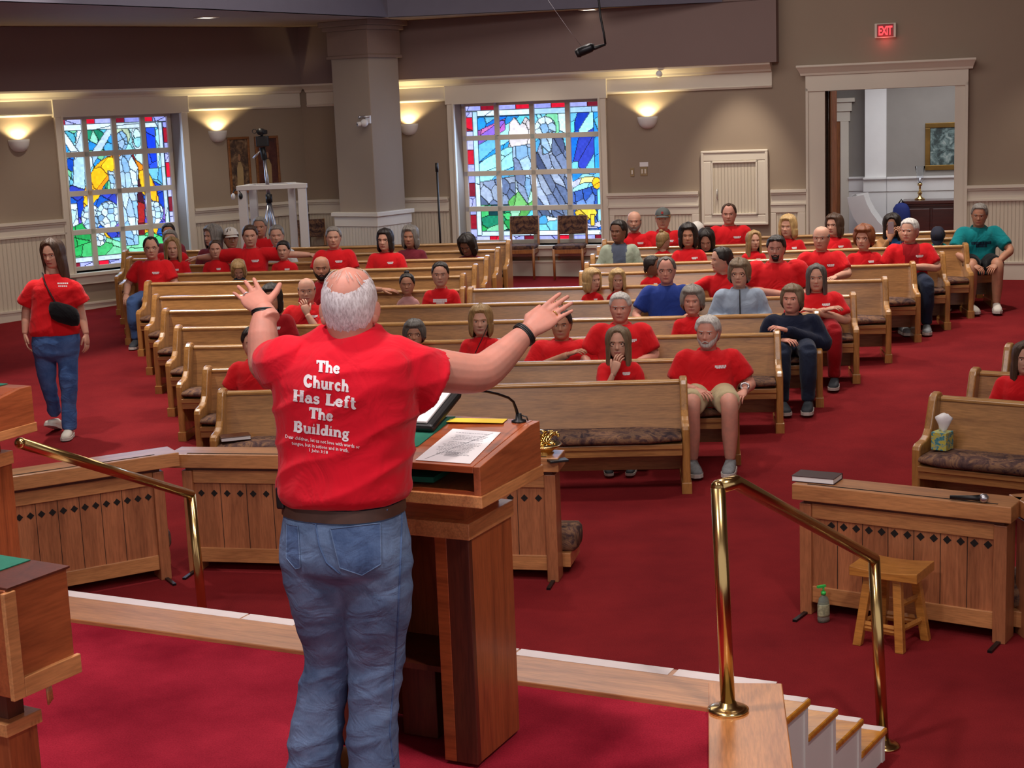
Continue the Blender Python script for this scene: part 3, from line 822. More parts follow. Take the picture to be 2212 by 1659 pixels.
# ================================================================= HANDRAILS
def brass_tube(mb, pts, r):
    out = []
    for i, p in enumerate(pts): out.append(Vector(p))
    mb.tube(out, r, 20); return mb
def handrail(label, b1, t1, mid, t2, b2, flange1=True):
    t = thing('handrail', label, 'handrail', (b2[0], b2[1], b2[2] if b2 else 0))
    def P(q): return Vector(q) - Vector(t.location)
    r = .026
    def seg(name, pts):
        mb = MB(); brass_tube(mb, [P(q) for q in pts], r)
        mb.ball(P(pts[0]), r * 1.0, n=16)
        mb.ball(P(pts[-1]), r * 1.0, n=16); return mb.obj(name, M['brass'], t)
    if b1: 
        seg('post', [b1, t1])
        MB().lathe([(0, 0), (.072, 0), (.074, .008), (.06, .014), (.034, .02), (.028, .035), (0, .035)], 32, mat=Matrix.Translation(P(b1))).obj('flange', M['brass'], t)
        seg('top_rail', [t1, mid, t2])
    else: seg('top_rail', [t1, t2])
    seg('post', [t2, b2])
    MB().lathe([(0, 0), (.072, 0), (.074, .008), (.06, .014), (.034, .02), (.028, .035), (0, .035)], 32, mat=Matrix.Translation(P(b2))).obj('flange', M['brass'], t)
    return t
pb1 = atz(1573, 1535, ZP + .008); pt1 = atY(1551, 1052, pb1.y)
pb2 = fl(1908, 1612); pt2 = atY(1888, 1207, pb2.y)
dd_ = Vector((pb2.x - pb1.x, pb2.y - pb1.y, 0)).normalized()
mid = atz(1588, 1041, pt1.z + .0)
handrail('polished brass handrail beside the steps at the right, nearest the camera', pb1, pt1, mid, pt2, pb2)
lt2 = atz(412, 1068, .887); lb2 = Vector((lt2.x + .02, lt2.y, 0)); lt1 = atY(44, 957, 6.75)
handrail('brass handrail at the left, sloping down in front of the walking woman', None, lt1, None, lt2, lb2)

# ================================================================= ALTAR RAILS with kneelers
def altar_rail(label, P, Q, H=.76, ndia=14, dz=.5, kneel=True, ext=(0, 0), endfeet=(1, 1)):
    P = Vector(P); Q = Vector(Q); v = Q - P; v.z = 0; L = v.length; rz = math.atan2(v.y, v.x)
    t = thing('altar_rail', label, 'kneeling rail', (P.x, P.y, 0), rz, 'oak altar rails')
    MB().box(0, .07, 0, .16, 0, H - .115).obj('post', M['rail_oak'], t, .004)
    MB().box(L - .07, L, 0, .16, 0, H - .115).obj('post', M['rail_oak'], t, .004)
    d = MB().box(.07, L - .07, .03, .055, .13, H - .19); s = .023
    for k in range(ndia):
        x = .07 + (L - .14) * (k + .5) / ndia
        d.prism([(x - s, dz), (x, dz - s), (x + s, dz), (x, dz + s)], .0275, .031, 'y', 1)
    for k in range(1, ndia // 2):
        x = .07 + (L - .14) * 2 * k / ndia; d.box(x - .0014, x + .0014, .0275, .0302, .13, H - .19, 1)
    d.obj('panel', [M['rail_oak'], M['cherry_void']], t)
    MB().box(.07, L - .07, .015, .06, .07, .165).obj('bottom_board', M['rail_top'], t, .003)
    MB().box(.07, L - .07, .015, .06, H - .20, H - .115).obj('upper_board', M['rail_top'], t, .003)
    MB().box(.02, L - .02, .02, .15, H - .115, H - .09).obj('spacer', M['cherry_dark'], t)
    tb = MB().box(-.03 - ext[0], L + .03 + ext[1], -.035, .2, H - .09, H).obj('top_shelf', M['rail_top'], t, .005)
    MB().box(.05, L - .05, -.005, .008, H - .001, H + .0015).obj('book_groove', M['cherry_void'], tb)
    if kneel:
        MB().box(-.05, L + .05, .16, .50, .05, .14).obj('kneeler_board', M['rail_top'], t, .004)
        rings = []
        for x, k in ((-.07, .75), (-.045, 1), (L + .055, 1), (L + .08, .75)):
            rings.append([(x, .34 + .16 * k * math.copysign(abs(math.cos(a)) ** .6, math.cos(a)), .205 + .08 * k * math.copysign(abs(math.sin(a)) ** .7, math.sin(a))) for a in (2 * PI * j / 16 for j in range(16))])
        MB().loft(rings).obj('kneeler_cushion', M['cushion'], t)
    for i, x in enumerate((.035, L - .035)):
        if endfeet[i]: MB().box(x - .012, x + .012, -.16, .02, .0, .014, mat=None).obj('foot_bar', M['darkm'], t)
    return t
M['cherry_void'] = plain('dark_gap', rgb(22, 14, 12), .9, var=.05)
rb = fl(1728, 1324); rr = fl(2171, 1393)
altar_rail('oak altar rail at the right, behind the wooden stool', rb, rr, .765, 14, .53)
q = Vector((rr.x + .13, rr.y + .03, 0)); altar_rail('oak altar rail section cut off by the right edge of the picture', q, q + Vector((1.15, .12, 0)), .765, 14, .53)
ra = fl(372, 1250); la = atz(150, 1258, .10); dv_ = (ra - la); dv_.z = 0
altar_rail('oak altar rail at the left, below the sloping brass handrail', ra - dv_.normalized() * 1.15, ra, .83, 15, .555, ext=(0, .07))
lb_ = atz(425, 1205, .10); lb_.z = 0; rbb = fl(1207, 1258)
altar_rail('oak altar rail in the middle, behind the preacher and the pulpit', lb_ - (rbb - lb_).normalized() * .06, rbb, .80, 26, .53, ext=(.05, 0))

# ================================================================= PULPIT
A_ = atz(1034, 1652, ZP); r_ = ed.copy(); f_ = -en
PO = A_ - r_ * .28 + f_ * .16
prz = math.atan2(r_.y, r_.x)
def pulpit(label, O, rz, sc=1., zoff=0, name='pulpit'):
    t = thing(name, label, 'pulpit', O, rz); t.scale = (sc, sc, 1)
    MB().box(.255, .28, -.16, .16, 0, .78).box(-.28, -.255, -.16, .16, 0, .78).obj('side_panel', M['cherry_v'], t, .002)
    MB().box(-.255, .255, .135, .16, 0, .78).obj('front_panel', M['cherry_v'], t)
    MB().box(.2, .282, -.165, -.14, 0, .80).box(-.282, -.2, -.165, -.14, 0, .80).obj('stile', M['cherry_dark'], t, .002)
    MB().box(.155, .2, -.165, -.14, 0, .80).box(-.2, -.155, -.165, -.14, 0, .80).obj('edge_strip', M['cherry'], t, .002)
    MB().box(-.255, .255, -.14, .135, .30, .32).obj('inner_shelf', M['cherry_dark'], t)
    MB().box(-.288, .288, -.168, .168, .78, .836).obj('body_band', M['cherry_trim'], t, .003)
    MB().box(-.25, .25, -.13, .13, .836, .905).obj('neck', M['cherry'], t)
    MB().box(-.365, .365, -.215, .258, .905, .945).obj('box_band', M['cherry_trim'], t, .003)
    sp = [(-.21, .945), (.25, .945), (.25, 1.10), (.18, 1.10), (-.21, 1.04)]
    MB().prism(sp, .335, .36, 'x').obj('box_side', M['cherry_y'], t, .002)
    MB().prism(sp, -.36, -.335, 'x').obj('box_side', M['cherry_y'], t, .002)
    MB().box(-.335, .335, .23, .25, .945, 1.10).obj('box_front', M['cherry'], t)
    MB().prism([(-.21, 1.018), (-.21, 1.041), (.18, 1.101), (.25, 1.101), (.25, 1.08), (.18, 1.08)], -.335, .335, 'x').obj('book_board', M['cherry'], t, .002)
    MB().box(-.335, .335, -.205, -.19, .945, .957).obj('box_lip', M['cherry'], t)
    return t
PUL = pulpit('tall cherry wood pulpit with slanted top, right of the preacher', PO, prz)
PM = Matrix.Translation(PO) @ rotz(prz)
PMI = PM.inverted()
# slanted top plane
pa = PM @ Vector((0, -.21, 1.041)); nrm = (PM.to_3x3() @ Vector((0, -.06, .39))).normalized()
def ontop(x, y, off=0): return onplane(x, y, pa + nrm * off, nrm)
def onledge(x, y, off=0): return atz(x, y, ZP + 1.101 + off)
def slab(name, label, cat, pts, th, mat, nrm=Vector((0, 0, 1)), group=None):
    c = sum(pts, Vector()) / len(pts); n = len(pts)
    o = thing(name, label, cat, c, 0, group) if False else None
    mb = MB(); vs = [p - c for p in pts] + [p - c + nrm * th for p in pts]
    mb.add(vs, [tuple(range(n))[::-1], tuple(range(n, 2 * n))] + [(i, (i + 1) % n, n + (i + 1) % n, n + i) for i in range(n)])
    ob = mb.obj(name, mat); ob.location = c; tag(ob, label, cat, group); return ob
pc = [(978, 926.5), (1082, 934), (1015.5, 1002), (897, 994)]
pp = [ontop(x, y, .0012) for x, y in pc]
sheet = slab('printed_sheet', 'white printed sheet lying on the slanted top of the pulpit', 'paper', pp, .0008, M['paper'], nrm)
# printed lines on the sheet
mb = MB(); c = sum(pp, Vector()) / 4
def sheetp(u, v): 
    return (pp[0] * (1 - u) + pp[1] * u) * (1 - v) + (pp[3] * (1 - u) + pp[2] * u) * v + nrm * .0012 - c
rnd = random.Random(3)
for k in range(17):
    v = .1 + k * .042; a = .12 + rnd.random() * .12; b = .75 + rnd.random() * .12
    if k in (1, 6): continue
    x = a
    while x < b:
        w = .02 + rnd.random() * .05
        mb.add([sheetp(x, v), sheetp(min(x + w, b), v), sheetp(min(x + w, b), v + .012), sheetp(x, v + .012)], [(0, 1, 2, 3)]); x += w + .015
for k in range(7):
    v = .70 + k * .02; a = .36 + rnd.random() * .05; b = .62 + rnd.random() * .06
    mb.add([sheetp(a, v), sheetp(b, v), sheetp(b, v + .008), sheetp(a, v + .008)], [(0, 1, 2, 3)])
mb.add([sheetp(.86, .04), sheetp(.875, .045), sheetp(.15, .955), sheetp(.135, .95)], [(0, 1, 2, 3)])
mb.obj('printed_text', M['ink'], sheet)
slab('yellow_card', 'long yellow card on the flat ledge of the pulpit', 'card', [onledge(977, 903.5, .002), onledge(1097, 905.5, .002), onledge(1086, 914.5, .002), onledge(964, 911.5, .002)], .0015, M['yellow'])
slab('green_cloth', 'green cloth draped over the pulpit top under the binder', 'cloth', [ontop(984, 901, .0005), ontop(904, 964, .0005), ontop(840, 985, .0005), ontop(870, 905, .0005)], .003, M['felt'], nrm)
# binder held open at an angle
b0 = ontop(926, 936, .002)
bn = thing('binder', 'black binder open at white pages on the pulpit beside the preacher', 'binder', b0, prz + .02)
tl = Matrix.Rotation(math.radians(20), 4, 'X')
MB().box(-.30, .02, 0, .25, 0, .03, mat=tl).obj('cover', M['black'], bn, .012)
MB().box(-.29, -.005, .012, .235, .03, .04, mat=tl).obj('pages', M['paper'], bn, .003)
lines = MB(); rnd = random.Random(8)
for k in range(15):
    y = .03 + k * .0125; lines.box(-.27, -.05 - rnd.random() * .06, y, y + .003, .0401, .0404, mat=tl)
lines.obj('printed_text', M['ink'], bn)
# gooseneck microphone
mp = onledge(1121, 911.5); mt = thing('gooseneck_microphone', 'black gooseneck microphone at the right corner of the pulpit', 'microphone', mp, prz)
MB().lathe([(0, 0), (.026, 0), (.026, .006), (.012, .01), (.010, .03), (0, .03)], 20).obj('base', M['black'], mt)
def gp(x, y, dY): return rotz(-prz) @ (atY(x, y, mp.y + dY) - mp)
MB().tube([(0, 0, .01), gp(1115, 884, 0), gp(1109, 868, -.02), gp(1098, 859, -.05), gp(1075, 851, -.10), gp(1052, 846, -.16), gp(1030, 842, -.22)], [.006, .0055, .0045, .0045, .0045, .0045, .007], 10).obj('gooseneck', M['black'], mt)
MB().tube([gp(1030, 842, -.22), gp(1010, 840, -.27)], [.009, .009], 12).obj('capsule', M['black'], mt)
MB().tube([(.005, 0, .025), (.03, 0, .02), (.035, 0, .005)], .0025, 6).obj('cable', M['black'], mt)
# green folder and book inside the slot
sb = MB().box(-.12, .12, -.09, .1, 0, .018).obj('green_folder', M['felt']); sb.location = PM @ Vector((.02, -.06, .958)); sb.rotation_euler = (0, 0, prz + .1)
tag(sb, 'dull green folder lying in the dark slot under the pulpit top', 'folder')
sb = MB().box(-.07, .07, -.05, .05, 0, .02).obj('hymnal', M['mahog'], None, .003); sb.location = PM @ Vector((-.22, -.10, .958)); sb.rotation_euler = (0, 0, prz - .1)
tag(sb, 'dark red book lying in the slot under the pulpit top', 'book')
# little step box and cable inside the pulpit
sb = MB().box(-.07, .07, -.06, .06, 0, .26).obj('small_box', M['cherry_dark'], None, .004); sb.location = PM @ Vector((-.02, .04, .0)); sb.rotation_euler = (0, 0, prz)
tag(sb, 'small dark wooden box standing inside the open back of the pulpit', 'box')

# ================================================================= SECOND LECTERN AND DESK AT THE LEFT EDGE
lf = atY(69, 845, 6.35)
LO = lf - r_ * .36 * .9 - f_ * .25 * .9; LO.z = ZP
pulpit('second cherry wood lectern at the left edge, behind the green topped desk', LO, prz, .9, name='lectern')
LM = Matrix.Translation(LO) @ rotz(prz) @ Matrix.Diagonal((.9, .9, 1, 1))
slab('green_cloth', 'green cloth on the top of the lectern at the left edge', 'cloth', [LM @ Vector((.22, .245, 1.103)), LM @ Vector((-.3, .245, 1.103)), LM @ Vector((-.3, .185, 1.103)), LM @ Vector((.22, .185, 1.103))], .002, M['felt'])
df = atY(143, 1221, 3.75); dn = atz(8, 1270, df.z); ddv = (df - dn); ddv.z = 0
dfd = ddv.normalized(); drd = Vector((dfd.y, -dfd.x, 0)); dz_ = math.atan2(drd.y, drd.x); dl_ = ddv.length
DK = thing('speaking_desk', 'cherry wood desk with glass top and green cloth at the lower left corner', 'desk', (dn.x, dn.y, ZP), dz_)
hb = df.z - ZP
MB().box(-.7, 0, 0, dl_, hb - .285, hb - .008).obj('box', M['cherry_y'], DK, .003)
MB().box(-.002, .012, -.012, .025, hb - .285, hb - .012).box(-.002, .012, .025, dl_ + .01, hb - .285, hb - .235).obj('edge_trim', M['cherry_trim'], DK, .002)
MB().box(-.7, .006, .004, dl_ + .006, hb - .008, hb - .002).obj('glass_top', M['cherry_dark'], DK, .001)
MB().box(-.65, -.125, .05, dl_ - .002, hb - .0015, hb + .001).obj('green_inset', M['felt'], DK)
MB().box(-.62, -.09, .05, dl_ - .1, hb - .38, hb - .285).obj('neck', M['cherry_dark'], DK)
MB().box(-.66, -.066, .02, dl_ - .065, hb - .405, hb - .37).obj('body_band', M['cherry_trim'], DK, .002)
MB().box(-.65, -.075, .03, dl_ - .075, 0, hb - .40).obj('body', M['cherry_v'], DK, .003)
tb = MB()
for k in range(4): tb.tube([(-.03 + k * .006, dl_ - .06 - k * .01, hb - .28), (-.028 + k * .006, dl_ - .06 - k * .01, hb - .34)], .003, 5)
tb.obj('bookmark_ribbons', M['cherry_trim'], DK)
# ================================================================= WALL FIXTURES
def wall_thing(name, label, cat, W, u, z, d=0, group=None):
    return thing(name, label, cat, W.P(u, d, z), W.rz + PI, group)     # local -x along the wall's u, local +y into the room
def sconce(W, px, py, label):
    u, z = W.uz(px, py)
    t = wall_thing('wall_sconce', label, 'wall lamp', W, u, z, 0, 'half bowl wall sconces')
    rings = []
    for q in range(9):
        a = q / 8 * PI / 2; r, zz = .142 * math.cos(a) ** .8 if q < 8 else .004, .082 - .165 * math.sin(a)
        rings.append([(r * math.cos(b), max(0, r * .85 * math.sin(b)), zz) for b in (PI * k / 20 for k in range(21))])
    inn = []
    for q in range(7):
        a = q / 8 * PI / 2; r, zz = .132 * math.cos(a) ** .8, .082 - .12 * math.sin(a)
        inn.append([(r * math.cos(b), max(0.002, r * .85 * math.sin(b)), zz) for b in (PI * k / 20 for k in range(21))])
    mb = MB()
    allr = inn[::-1] + rings
    n = 21; vs = [p for r in allr for p in r]; fs = []
    for k in range(len(allr) - 1):
        fs += [(k * n + i, k * n + i + 1, (k + 1) * n + i + 1, (k + 1) * n + i) for i in range(n - 1)]
    mb.add(vs, fs, 0, True); mb.obj('bowl', M['white'], t)
    MB().ball((0, .055, -.02), .024, .024, .028).obj('bulb', M['lamp'], t)
    c = W.P(u, .085, z + .05)
    lamp('SPOT', 'sconce_light', c, 30, (1, .80, .42), c + Vector((0, 0, 1)) + W.N * .02, .03, 128, .35)
    return t
sconce(WL, 41, 315, 'half bowl wall sconce left of the shepherd window')
sconce(WL, 470, 295, 'half bowl wall sconce right of the shepherd window, above the pictures')
sconce(WB, 884, 280, 'half bowl wall sconce between the column and the second window')
sconce(WB, 1399, 265, 'half bowl wall sconce right of the second window')

# two framed pictures side by side
def art_mat(name, pal, scale, seed):
    t = NT(name); v = t.coord((1, 1, 1)); mp = v.node; mp.inputs['Location'].default_value = (seed, seed * 2, 0)
    a = t.noise(v, scale, 5, .6, .6)
    t.color(t.ramp(a, [(.3, pal[0]), (.46, pal[1]), (.56, pal[2]), (.7, pal[3])])).set(rough=.6); return t.m
A1 = art_mat('painting_brown', [rgb(40, 28, 24), rgb(70, 50, 40), rgb(110, 84, 60), rgb(150, 124, 96)], 9, 1)
A2 = art_mat('painting_red', [rgb(50, 22, 20), rgb(84, 40, 34), rgb(96, 56, 44), rgb(70, 46, 36)], 5, 4)
M['robe'] = plain('painted_cream', rgb(160, 136, 96), .7); M['pface'] = plain('painted_skin', rgb(150, 108, 80), .7)
def picture(label, W, p0, p1, art, frame, fw, figure, d=0.0, group=None):
    (ua, zb), (ub, za) = W.uz(*p0, d), W.uz(*p1, d)
    u, z = (ua + ub) / 2, (za + zb) / 2; w, h = abs(ub - ua) / 2, abs(zb - za) / 2
    t = wall_thing('framed_picture', label, 'picture', W, u, z, d, group)
    MB().box(-w, w, 0, .03, h - fw, h).box(-w, w, 0, .03, -h, -h + fw).box(-w, -w + fw, 0, .03, -h + fw, h - fw).box(w - fw, w, 0, .03, -h + fw, h - fw).obj('frame', frame, t, .006)
    c = MB().box(-w + fw, w - fw, 0, .014, -h + fw, h - fw).obj('canvas', art, t)
    if figure:
        f = MB(); s = h
        f.prism([(-.28 * w, -h + fw), (.34 * w, -h + fw), (.26 * w, -.1 * h), (.1 * w, .12 * h), (-.12 * w, .12 * h), (-.3 * w, -.1 * h)], .014, .0155, 'y', 0)
        f.prism([(.12 * w * math.cos(a), .27 * h + .13 * h * math.sin(a)) for a in (2 * PI * k / 14 for k in range(14))], .014, .0157, 'y', 1)
        f.obj('painted_figure', [M['robe'], M['pface']], c)
    return t
FR = wood('picture_frame_wood', rgb(96, 56, 26), rgb(140, 88, 44), 'x', 2, .4, .3)
picture('framed picture of a robed figure, left of the pair beside the camera tripod', WL, (489, 297), (544, 416), A1, FR, .035, True, group='pair of framed pictures')
picture('framed picture, right of the pair, partly hidden by the camera tripod', WL, (548, 295), (606, 405), A2, FR, .035, True, group='pair of framed pictures')

# access panel, switches, exit sign
u0, z1 = WB.uz(1518, 330); u1, z0 = WB.uz(1658, 482)
t = wall_thing('access_panel', 'cream panelled access door set into the back wall right of the switches', 'wall panel', WB, (u0 + u1) / 2, (z0 + z1) / 2)
w, h = (u1 - u0) / 2, (z1 - z0) / 2
MB().box(-w, w, 0, .045, h - .12, h).box(-w, w, 0, .045, -h, -h + .12).box(-w, -w + .12, 0, .045, -h + .12, h - .12).box(w - .12, w, 0, .045, -h + .12, h - .12).obj('surround', M['trim'], t, .012)
MB().box(-w - .02, w + .02, 0, .06, h - .01, h + .025).box(-w - .02, w + .02, 0, .06, -h - .02, -h + .02).box(-w - .02, -w + .02, 0, .058, -h, h).box(w - .02, w + .02, 0, .058, -h, h).obj('outer_moulding', M['trim'], t, .01)
dr_ = MB().box(-w + .13, w - .13, 0, .03, -h + .13, h - .13).obj('panel_door', M['bead'], t, .004)
a, b = w - .12, h - .12
MB().box(-a, a, .03, .06, b - .025, b).box(-a, a, .03, .06, -b, -b + .025).box(-a, -a + .025, .03, .06, -b, b).box(a - .025, a, .03, .06, -b, b).obj('door_moulding', M['trim'], dr_, .006)
MB().tube([(w - .2, .03, -.02), (w - .2, .06, -.01), (w - .2, .06, -.14), (w - .2, .03, -.15)], .006, 8).obj('pull_handle', M['silver'], dr_)
# note: local +x runs against u, so the handle sits at the left as in the photo
for (px, py, hw, hh, lab) in ((1366, 372, .028, .06, 'narrow beige wall switch, left of the pair beside the second window'), (1391, 370, .05, .06, 'wide beige double switch under the small white notice')):
    u, z = WB.uz(px, py); t = wall_thing('wall_switch', lab, 'switch', WB, u, z, 0, 'wall switches')
    MB().box(-hw, hw, 0, .008, -hh, hh).obj('cover_plate', M['switch'] if 'switch' in M else plain('switch_beige', rgb(150, 128, 92), .4), t, .003)
    for k in range(1 if hw < .04 else 2):
        x = 0 if hw < .04 else (-.022 + .044 * k); MB().box(x - .012, x + .012, .008, .016, -.03, .03).obj('rocker', M['trim'], t, .003)
u, z = WB.uz(1391, 355); o = MB().box(-.06, .06, 0, .003, -.03, .03).obj('paper_notice', M['paper']); o.location = WB.P(u, 0, z); o.rotation_euler = (0, 0, WB.rz + PI)
tag(o, 'small white paper notice above the double wall switch', 'notice')

def text_mesh(txt, size, extrude=0, bold=0., align='CENTER', res=3, shear=0, spacing=1):
    cu = bpy.data.curves.new('t', 'FONT'); cu.body = txt; cu.size = size; cu.extrude = extrude; cu.offset = bold
    cu.align_x = align; cu.resolution_u = res; cu.shear = shear; cu.space_character = spacing; cu.fill_mode = 'BOTH' if extrude else 'FRONT'
    o = bpy.data.objects.new('t', cu); COL.objects.link(o)
    me = bpy.data.meshes.new_from_object(o.evaluated_get(bpy.context.evaluated_depsgraph_get()))
    bpy.data.objects.remove(o); bpy.data.curves.remove(cu); return me
u, z = WB.uz(1913, 66); t = wall_thing('exit_sign', 'lit red exit sign on the wall above the doorway', 'sign', WB, u, z)
hw, hh = .135, .092
MB().box(-hw, hw, 0, .05, -hh, hh).obj('housing', M['trim'], t, .006)
MB().box(-hw + .03, hw - .03, .05, .052, -hh + .012, hh - .012).obj('face', plain('exit_face', rgb(150, 22, 30), .4), t)
me = text_mesh('EXIT', .155, .002, .004, spacing=.85); me.materials.append(M['red_led'])
tx = bpy.data.objects.new('letters', me); COL.objects.link(tx); tx.parent = t; tx.location = (0, .0535, -.055); tx.rotation_euler = (PI / 2, 0, PI); tx.scale = (.62, 1, 1)
rl = lamp('POINT', 'exit_glow', WB.P(u, .1, z - .13), .5, (1, .1, .1), size=.05)

# door casing
mb = MB()
wbox(mb, WB, 4.245, 4.487, -.01, .055, .2, 3.03); wbox(mb, WB, 6.13, 6.285, -.01, .055, .2, 3.03)
wbox(mb, WB, 4.235, 4.27, .055, .075, .2, 3.03); wbox(mb, WB, 6.255, 6.295, .055, .075, .2, 3.03)
wbox(mb, WB, 4.235, 6.295, -.01, .075, 2.985, 3.20)
pr = [(0, 3.19), (.09, 3.19), (.10, 3.22), (.15, 3.28), (.17, 3.30), (.17, 3.325), (0, 3.325)]
n = len(pr)
mb.add([(4.225 - d * .6, d, z) for d, z in pr] + [(6.305 + d * .5, d, z) for d, z in pr], [tuple(range(n))[::-1], tuple(range(n, 2 * n))] + [(i, (i + 1) % n, n + (i + 1) % n, n + i) for i in range(n)], 0, False, WB.M)
wbox(mb, WB, 4.46, 4.487, -.33, .0, .2, 2.985); wbox(mb, WB, 6.13, 6.15, -.33, .0, .2, 2.985)
o = structure(mb.obj('door_1', M['trim'], bevel=.005), 'wide cased doorway with flared cream header in the back wall', 'doorway')
mb = MB(); mb.box(-.85, 0, -.025, .025, -1.1, 1.0)
u = 4.52; o = thing('door_2', 'dark oak door leaf standing open into the vestibule', 'door', WB.P(4.515, -.35, 1.9), WB.rz + PI / 2 + .17); o['kind'] = 'structure'
MB().box(-.85, 0, -.03, .03, -1.55, 1.08).obj('door_leaf', M['door'], o, .004)

# ================================================================= VESTIBULE
VD = -3.6
mb = MB()
wbox(mb, WB, 2.0, 5.56, VD - .2, VD, .2, 3.9)
structure(mb.obj('wall_vestibule', M['vest']), 'grey far wall of the vestibule', 'wall')
ua = WB.uz(1793, 300, VD)[0]; ub_ = WB.uz(1834, 300, VD)[0]; uc_ = WB.uz(1816, 300, VD)[0]; ud = WB.uz(1872, 300, VD)[0]; ue = WB.uz(1918, 300, VD)[0]
zt = WB.uz(1820, 262, VD)[1]; zc = WB.uz(1820, 212, VD)[1]; zr = WB.uz(2000, 378, VD)[1]
mb = MB()
wbox(mb, WB, uc_, ub_, VD, VD + .05, .2, zt + .02); wbox(mb, WB, uc_ - 1.3, ub_ + .02, VD, VD + .055, zt, zc - .09)
wbox(mb, WB, uc_ - 1.3, ub_ + .05, VD, VD + .09, zc - .2, zc - .06); wbox(mb, WB, uc_ - 1.3, ub_ + .1, VD, VD + .14, zc - .06, zc)
structure(mb.obj('trim_10', M['trim'], bevel=.004), 'white door surround with flared header in the vestibule', 'trim')
o = thing('door_3', 'brown oak door with dark knob on the far side of the vestibule', 'door', WB.P(uc_, VD, .5)); o['kind'] = 'structure'
mb = MB(); wbox(mb, WB, uc_ - .9, uc_, VD, VD + .03, .2, zt); dd = mb.obj('door_leaf', M['door']); dd.parent = o; dd.matrix_parent_inverse = Matrix.Translation(-Vector(o.location))
k_ = WB.P(WB.uz(1815, 416, VD)[0], VD + .07, WB.uz(1815, 416, VD)[1]); kb = MB().ball((0, 0, 0), .045).obj('door_knob', M['black']); kb.parent = dd; kb.matrix_parent_inverse = Matrix.Translation(-Vector(o.location)); kb.location = k_
# turned corner: from ud the wall comes forward as a white pilaster, then runs on to the right
mb = MB(); wbox(mb, WB, ud, ue, VD, VD + .28, .2, 3.9); structure(mb.obj('wall_vestibule_pier', M['white']), 'white pier in the vestibule', 'wall')
mb = MB(); wbox(mb, WB, ue, 9.5, VD + .08, VD + .28, .2, 3.9); structure(mb.obj('wall_vestibule_right', M['vest']), 'grey vestibule wall with a framed painting', 'wall')
mb = MB()
for a, b, d0 in ((ub_, ud, VD), (ud - .02, ue + .02, VD + .28), (ue, 9.5, VD + .28)):
    wbox(mb, WB, a, b, d0 - .01, d0 + .035, .2, zr - .22); wbox(mb, WB, a, b, d0 - .01, d0 + .05, zr - .22, zr - .02); wbox(mb, WB, a, b, d0 - .01, d0 + .09, zr - .03, zr)
structure(mb.obj('trim_11', M['white'], bevel=.004), 'white wainscot and chair rail of the vestibule', 'trim')
mb = MB(); wbox(mb, WB, 2, 9.5, -4.0, -.3, 3.45, 3.55); structure(mb.obj('ceiling_vestibule', M['white']), 'vestibule ceiling', 'ceiling')
A3 = art_mat('painting_landscape', [rgb(20, 26, 26), rgb(50, 66, 66), rgb(104, 124, 122), rgb(170, 178, 172)], 8, 2)
FG = plain('gilt_frame', rgb(120, 92, 44), .35, .7, var=.2)
picture('gold framed painting on the vestibule wall, seen through the doorway', WB, (1999, 266), (2078, 366), A3, FG, .075, False, VD + .28)
c_ = WB.P(5.6, -1.6, 3.35); lamp('AREA', 'vestibule_light', c_, 62, (.95, .97, 1), c_ - Vector((0, 0, 1)), 2.2)
# cabinet with candlestick
vd = VD + .75
(ca, cz), (cb, _) = WB.uz(1955, 434, vd), WB.uz(2120, 434, vd)
ct = wall_thing('cabinet', 'dark mahogany cabinet against the vestibule wall', 'cabinet', WB, (ca + cb) / 2, floor_z(*WB.P(ca, vd, 0).xy), vd)
hw = (cb - ca) / 2; hz = cz - ct.location.z
MB().box(-hw, hw, -.42, -.03, .06, hz - .04).obj('body', M['mahog'], ct, .004)
MB().box(-hw - .05, hw + .05, -.45, .02, hz - .05, hz).box(-hw - .03, hw + .03, -.44, .0, hz - .085, hz - .05).obj('top', M['mahog'], ct, .006)
for k in range(3):
    x = -hw + .04 + (2 * hw - .08) * k / 3; wv = (2 * hw - .08) / 3
    MB().box(x + .015, x + wv - .015, -.03, -.012, .12, hz - .12).obj('door', M['mahog'], ct, .01)
MB().box(-hw - .02, hw + .02, -.43, -.02, 0, .07).obj('plinth', M['mahog'], ct, .005)
(cu, cz2) = WB.uz(1987, 424, vd - .2)
cs = thing('candlestick', 'brass candlestick with clear hurricane glass on the mahogany cabinet', 'candlestick', WB.P(cu, vd - .2, cz))
MB().lathe([(0, 0), (.075, 0), (.075, .02), (.03, .04), (.022, .08), (.04, .10), (.018, .13), (.016, .2), (.038, .22), (.03, .25), (0, .25)], 20).obj('stick', M['brass'], cs)
gl = NT('clear_glass').color((.95, .97, 1)).set(trans=1, rough=.03, ior=1.08).m; M['glass'] = gl
MB().lathe([(.03, .25), (.05, .30), (.045, .36), (.075, .5), (.072, .5), (.042, .36), (.046, .30), (.026, .255)], 20).obj('hurricane_glass', gl, cs)
MB().cyl((0, 0, .25), (0, 0, .33), .014).obj('candle', M['paper'], cs)
bp = thing('backpack', 'blue backpack hanging at the left side of the mahogany cabinet', 'bag', WB.P(WB.uz(1948, 462, vd)[0], vd + .1, WB.uz(1948, 492, vd)[1]), WB.rz)
MB().loft([[(.13 * k * math.cos(a), .09 * k * math.sin(a), z) for a in (2 * PI * i / 14 for i in range(14))] for z, k in ((0, .7), (.05, 1), (.2, 1.02), (.3, .9), (.36, .6), (.38, .2))]).obj('bag_body', plain('bag_blue', rgb(24, 40, 110), .8), bp)
MB().tube([(-.04, 0, .37), (0, -.02, .43), (.04, 0, .37)], .01, 8).obj('carry_loop', M['black'], bp)
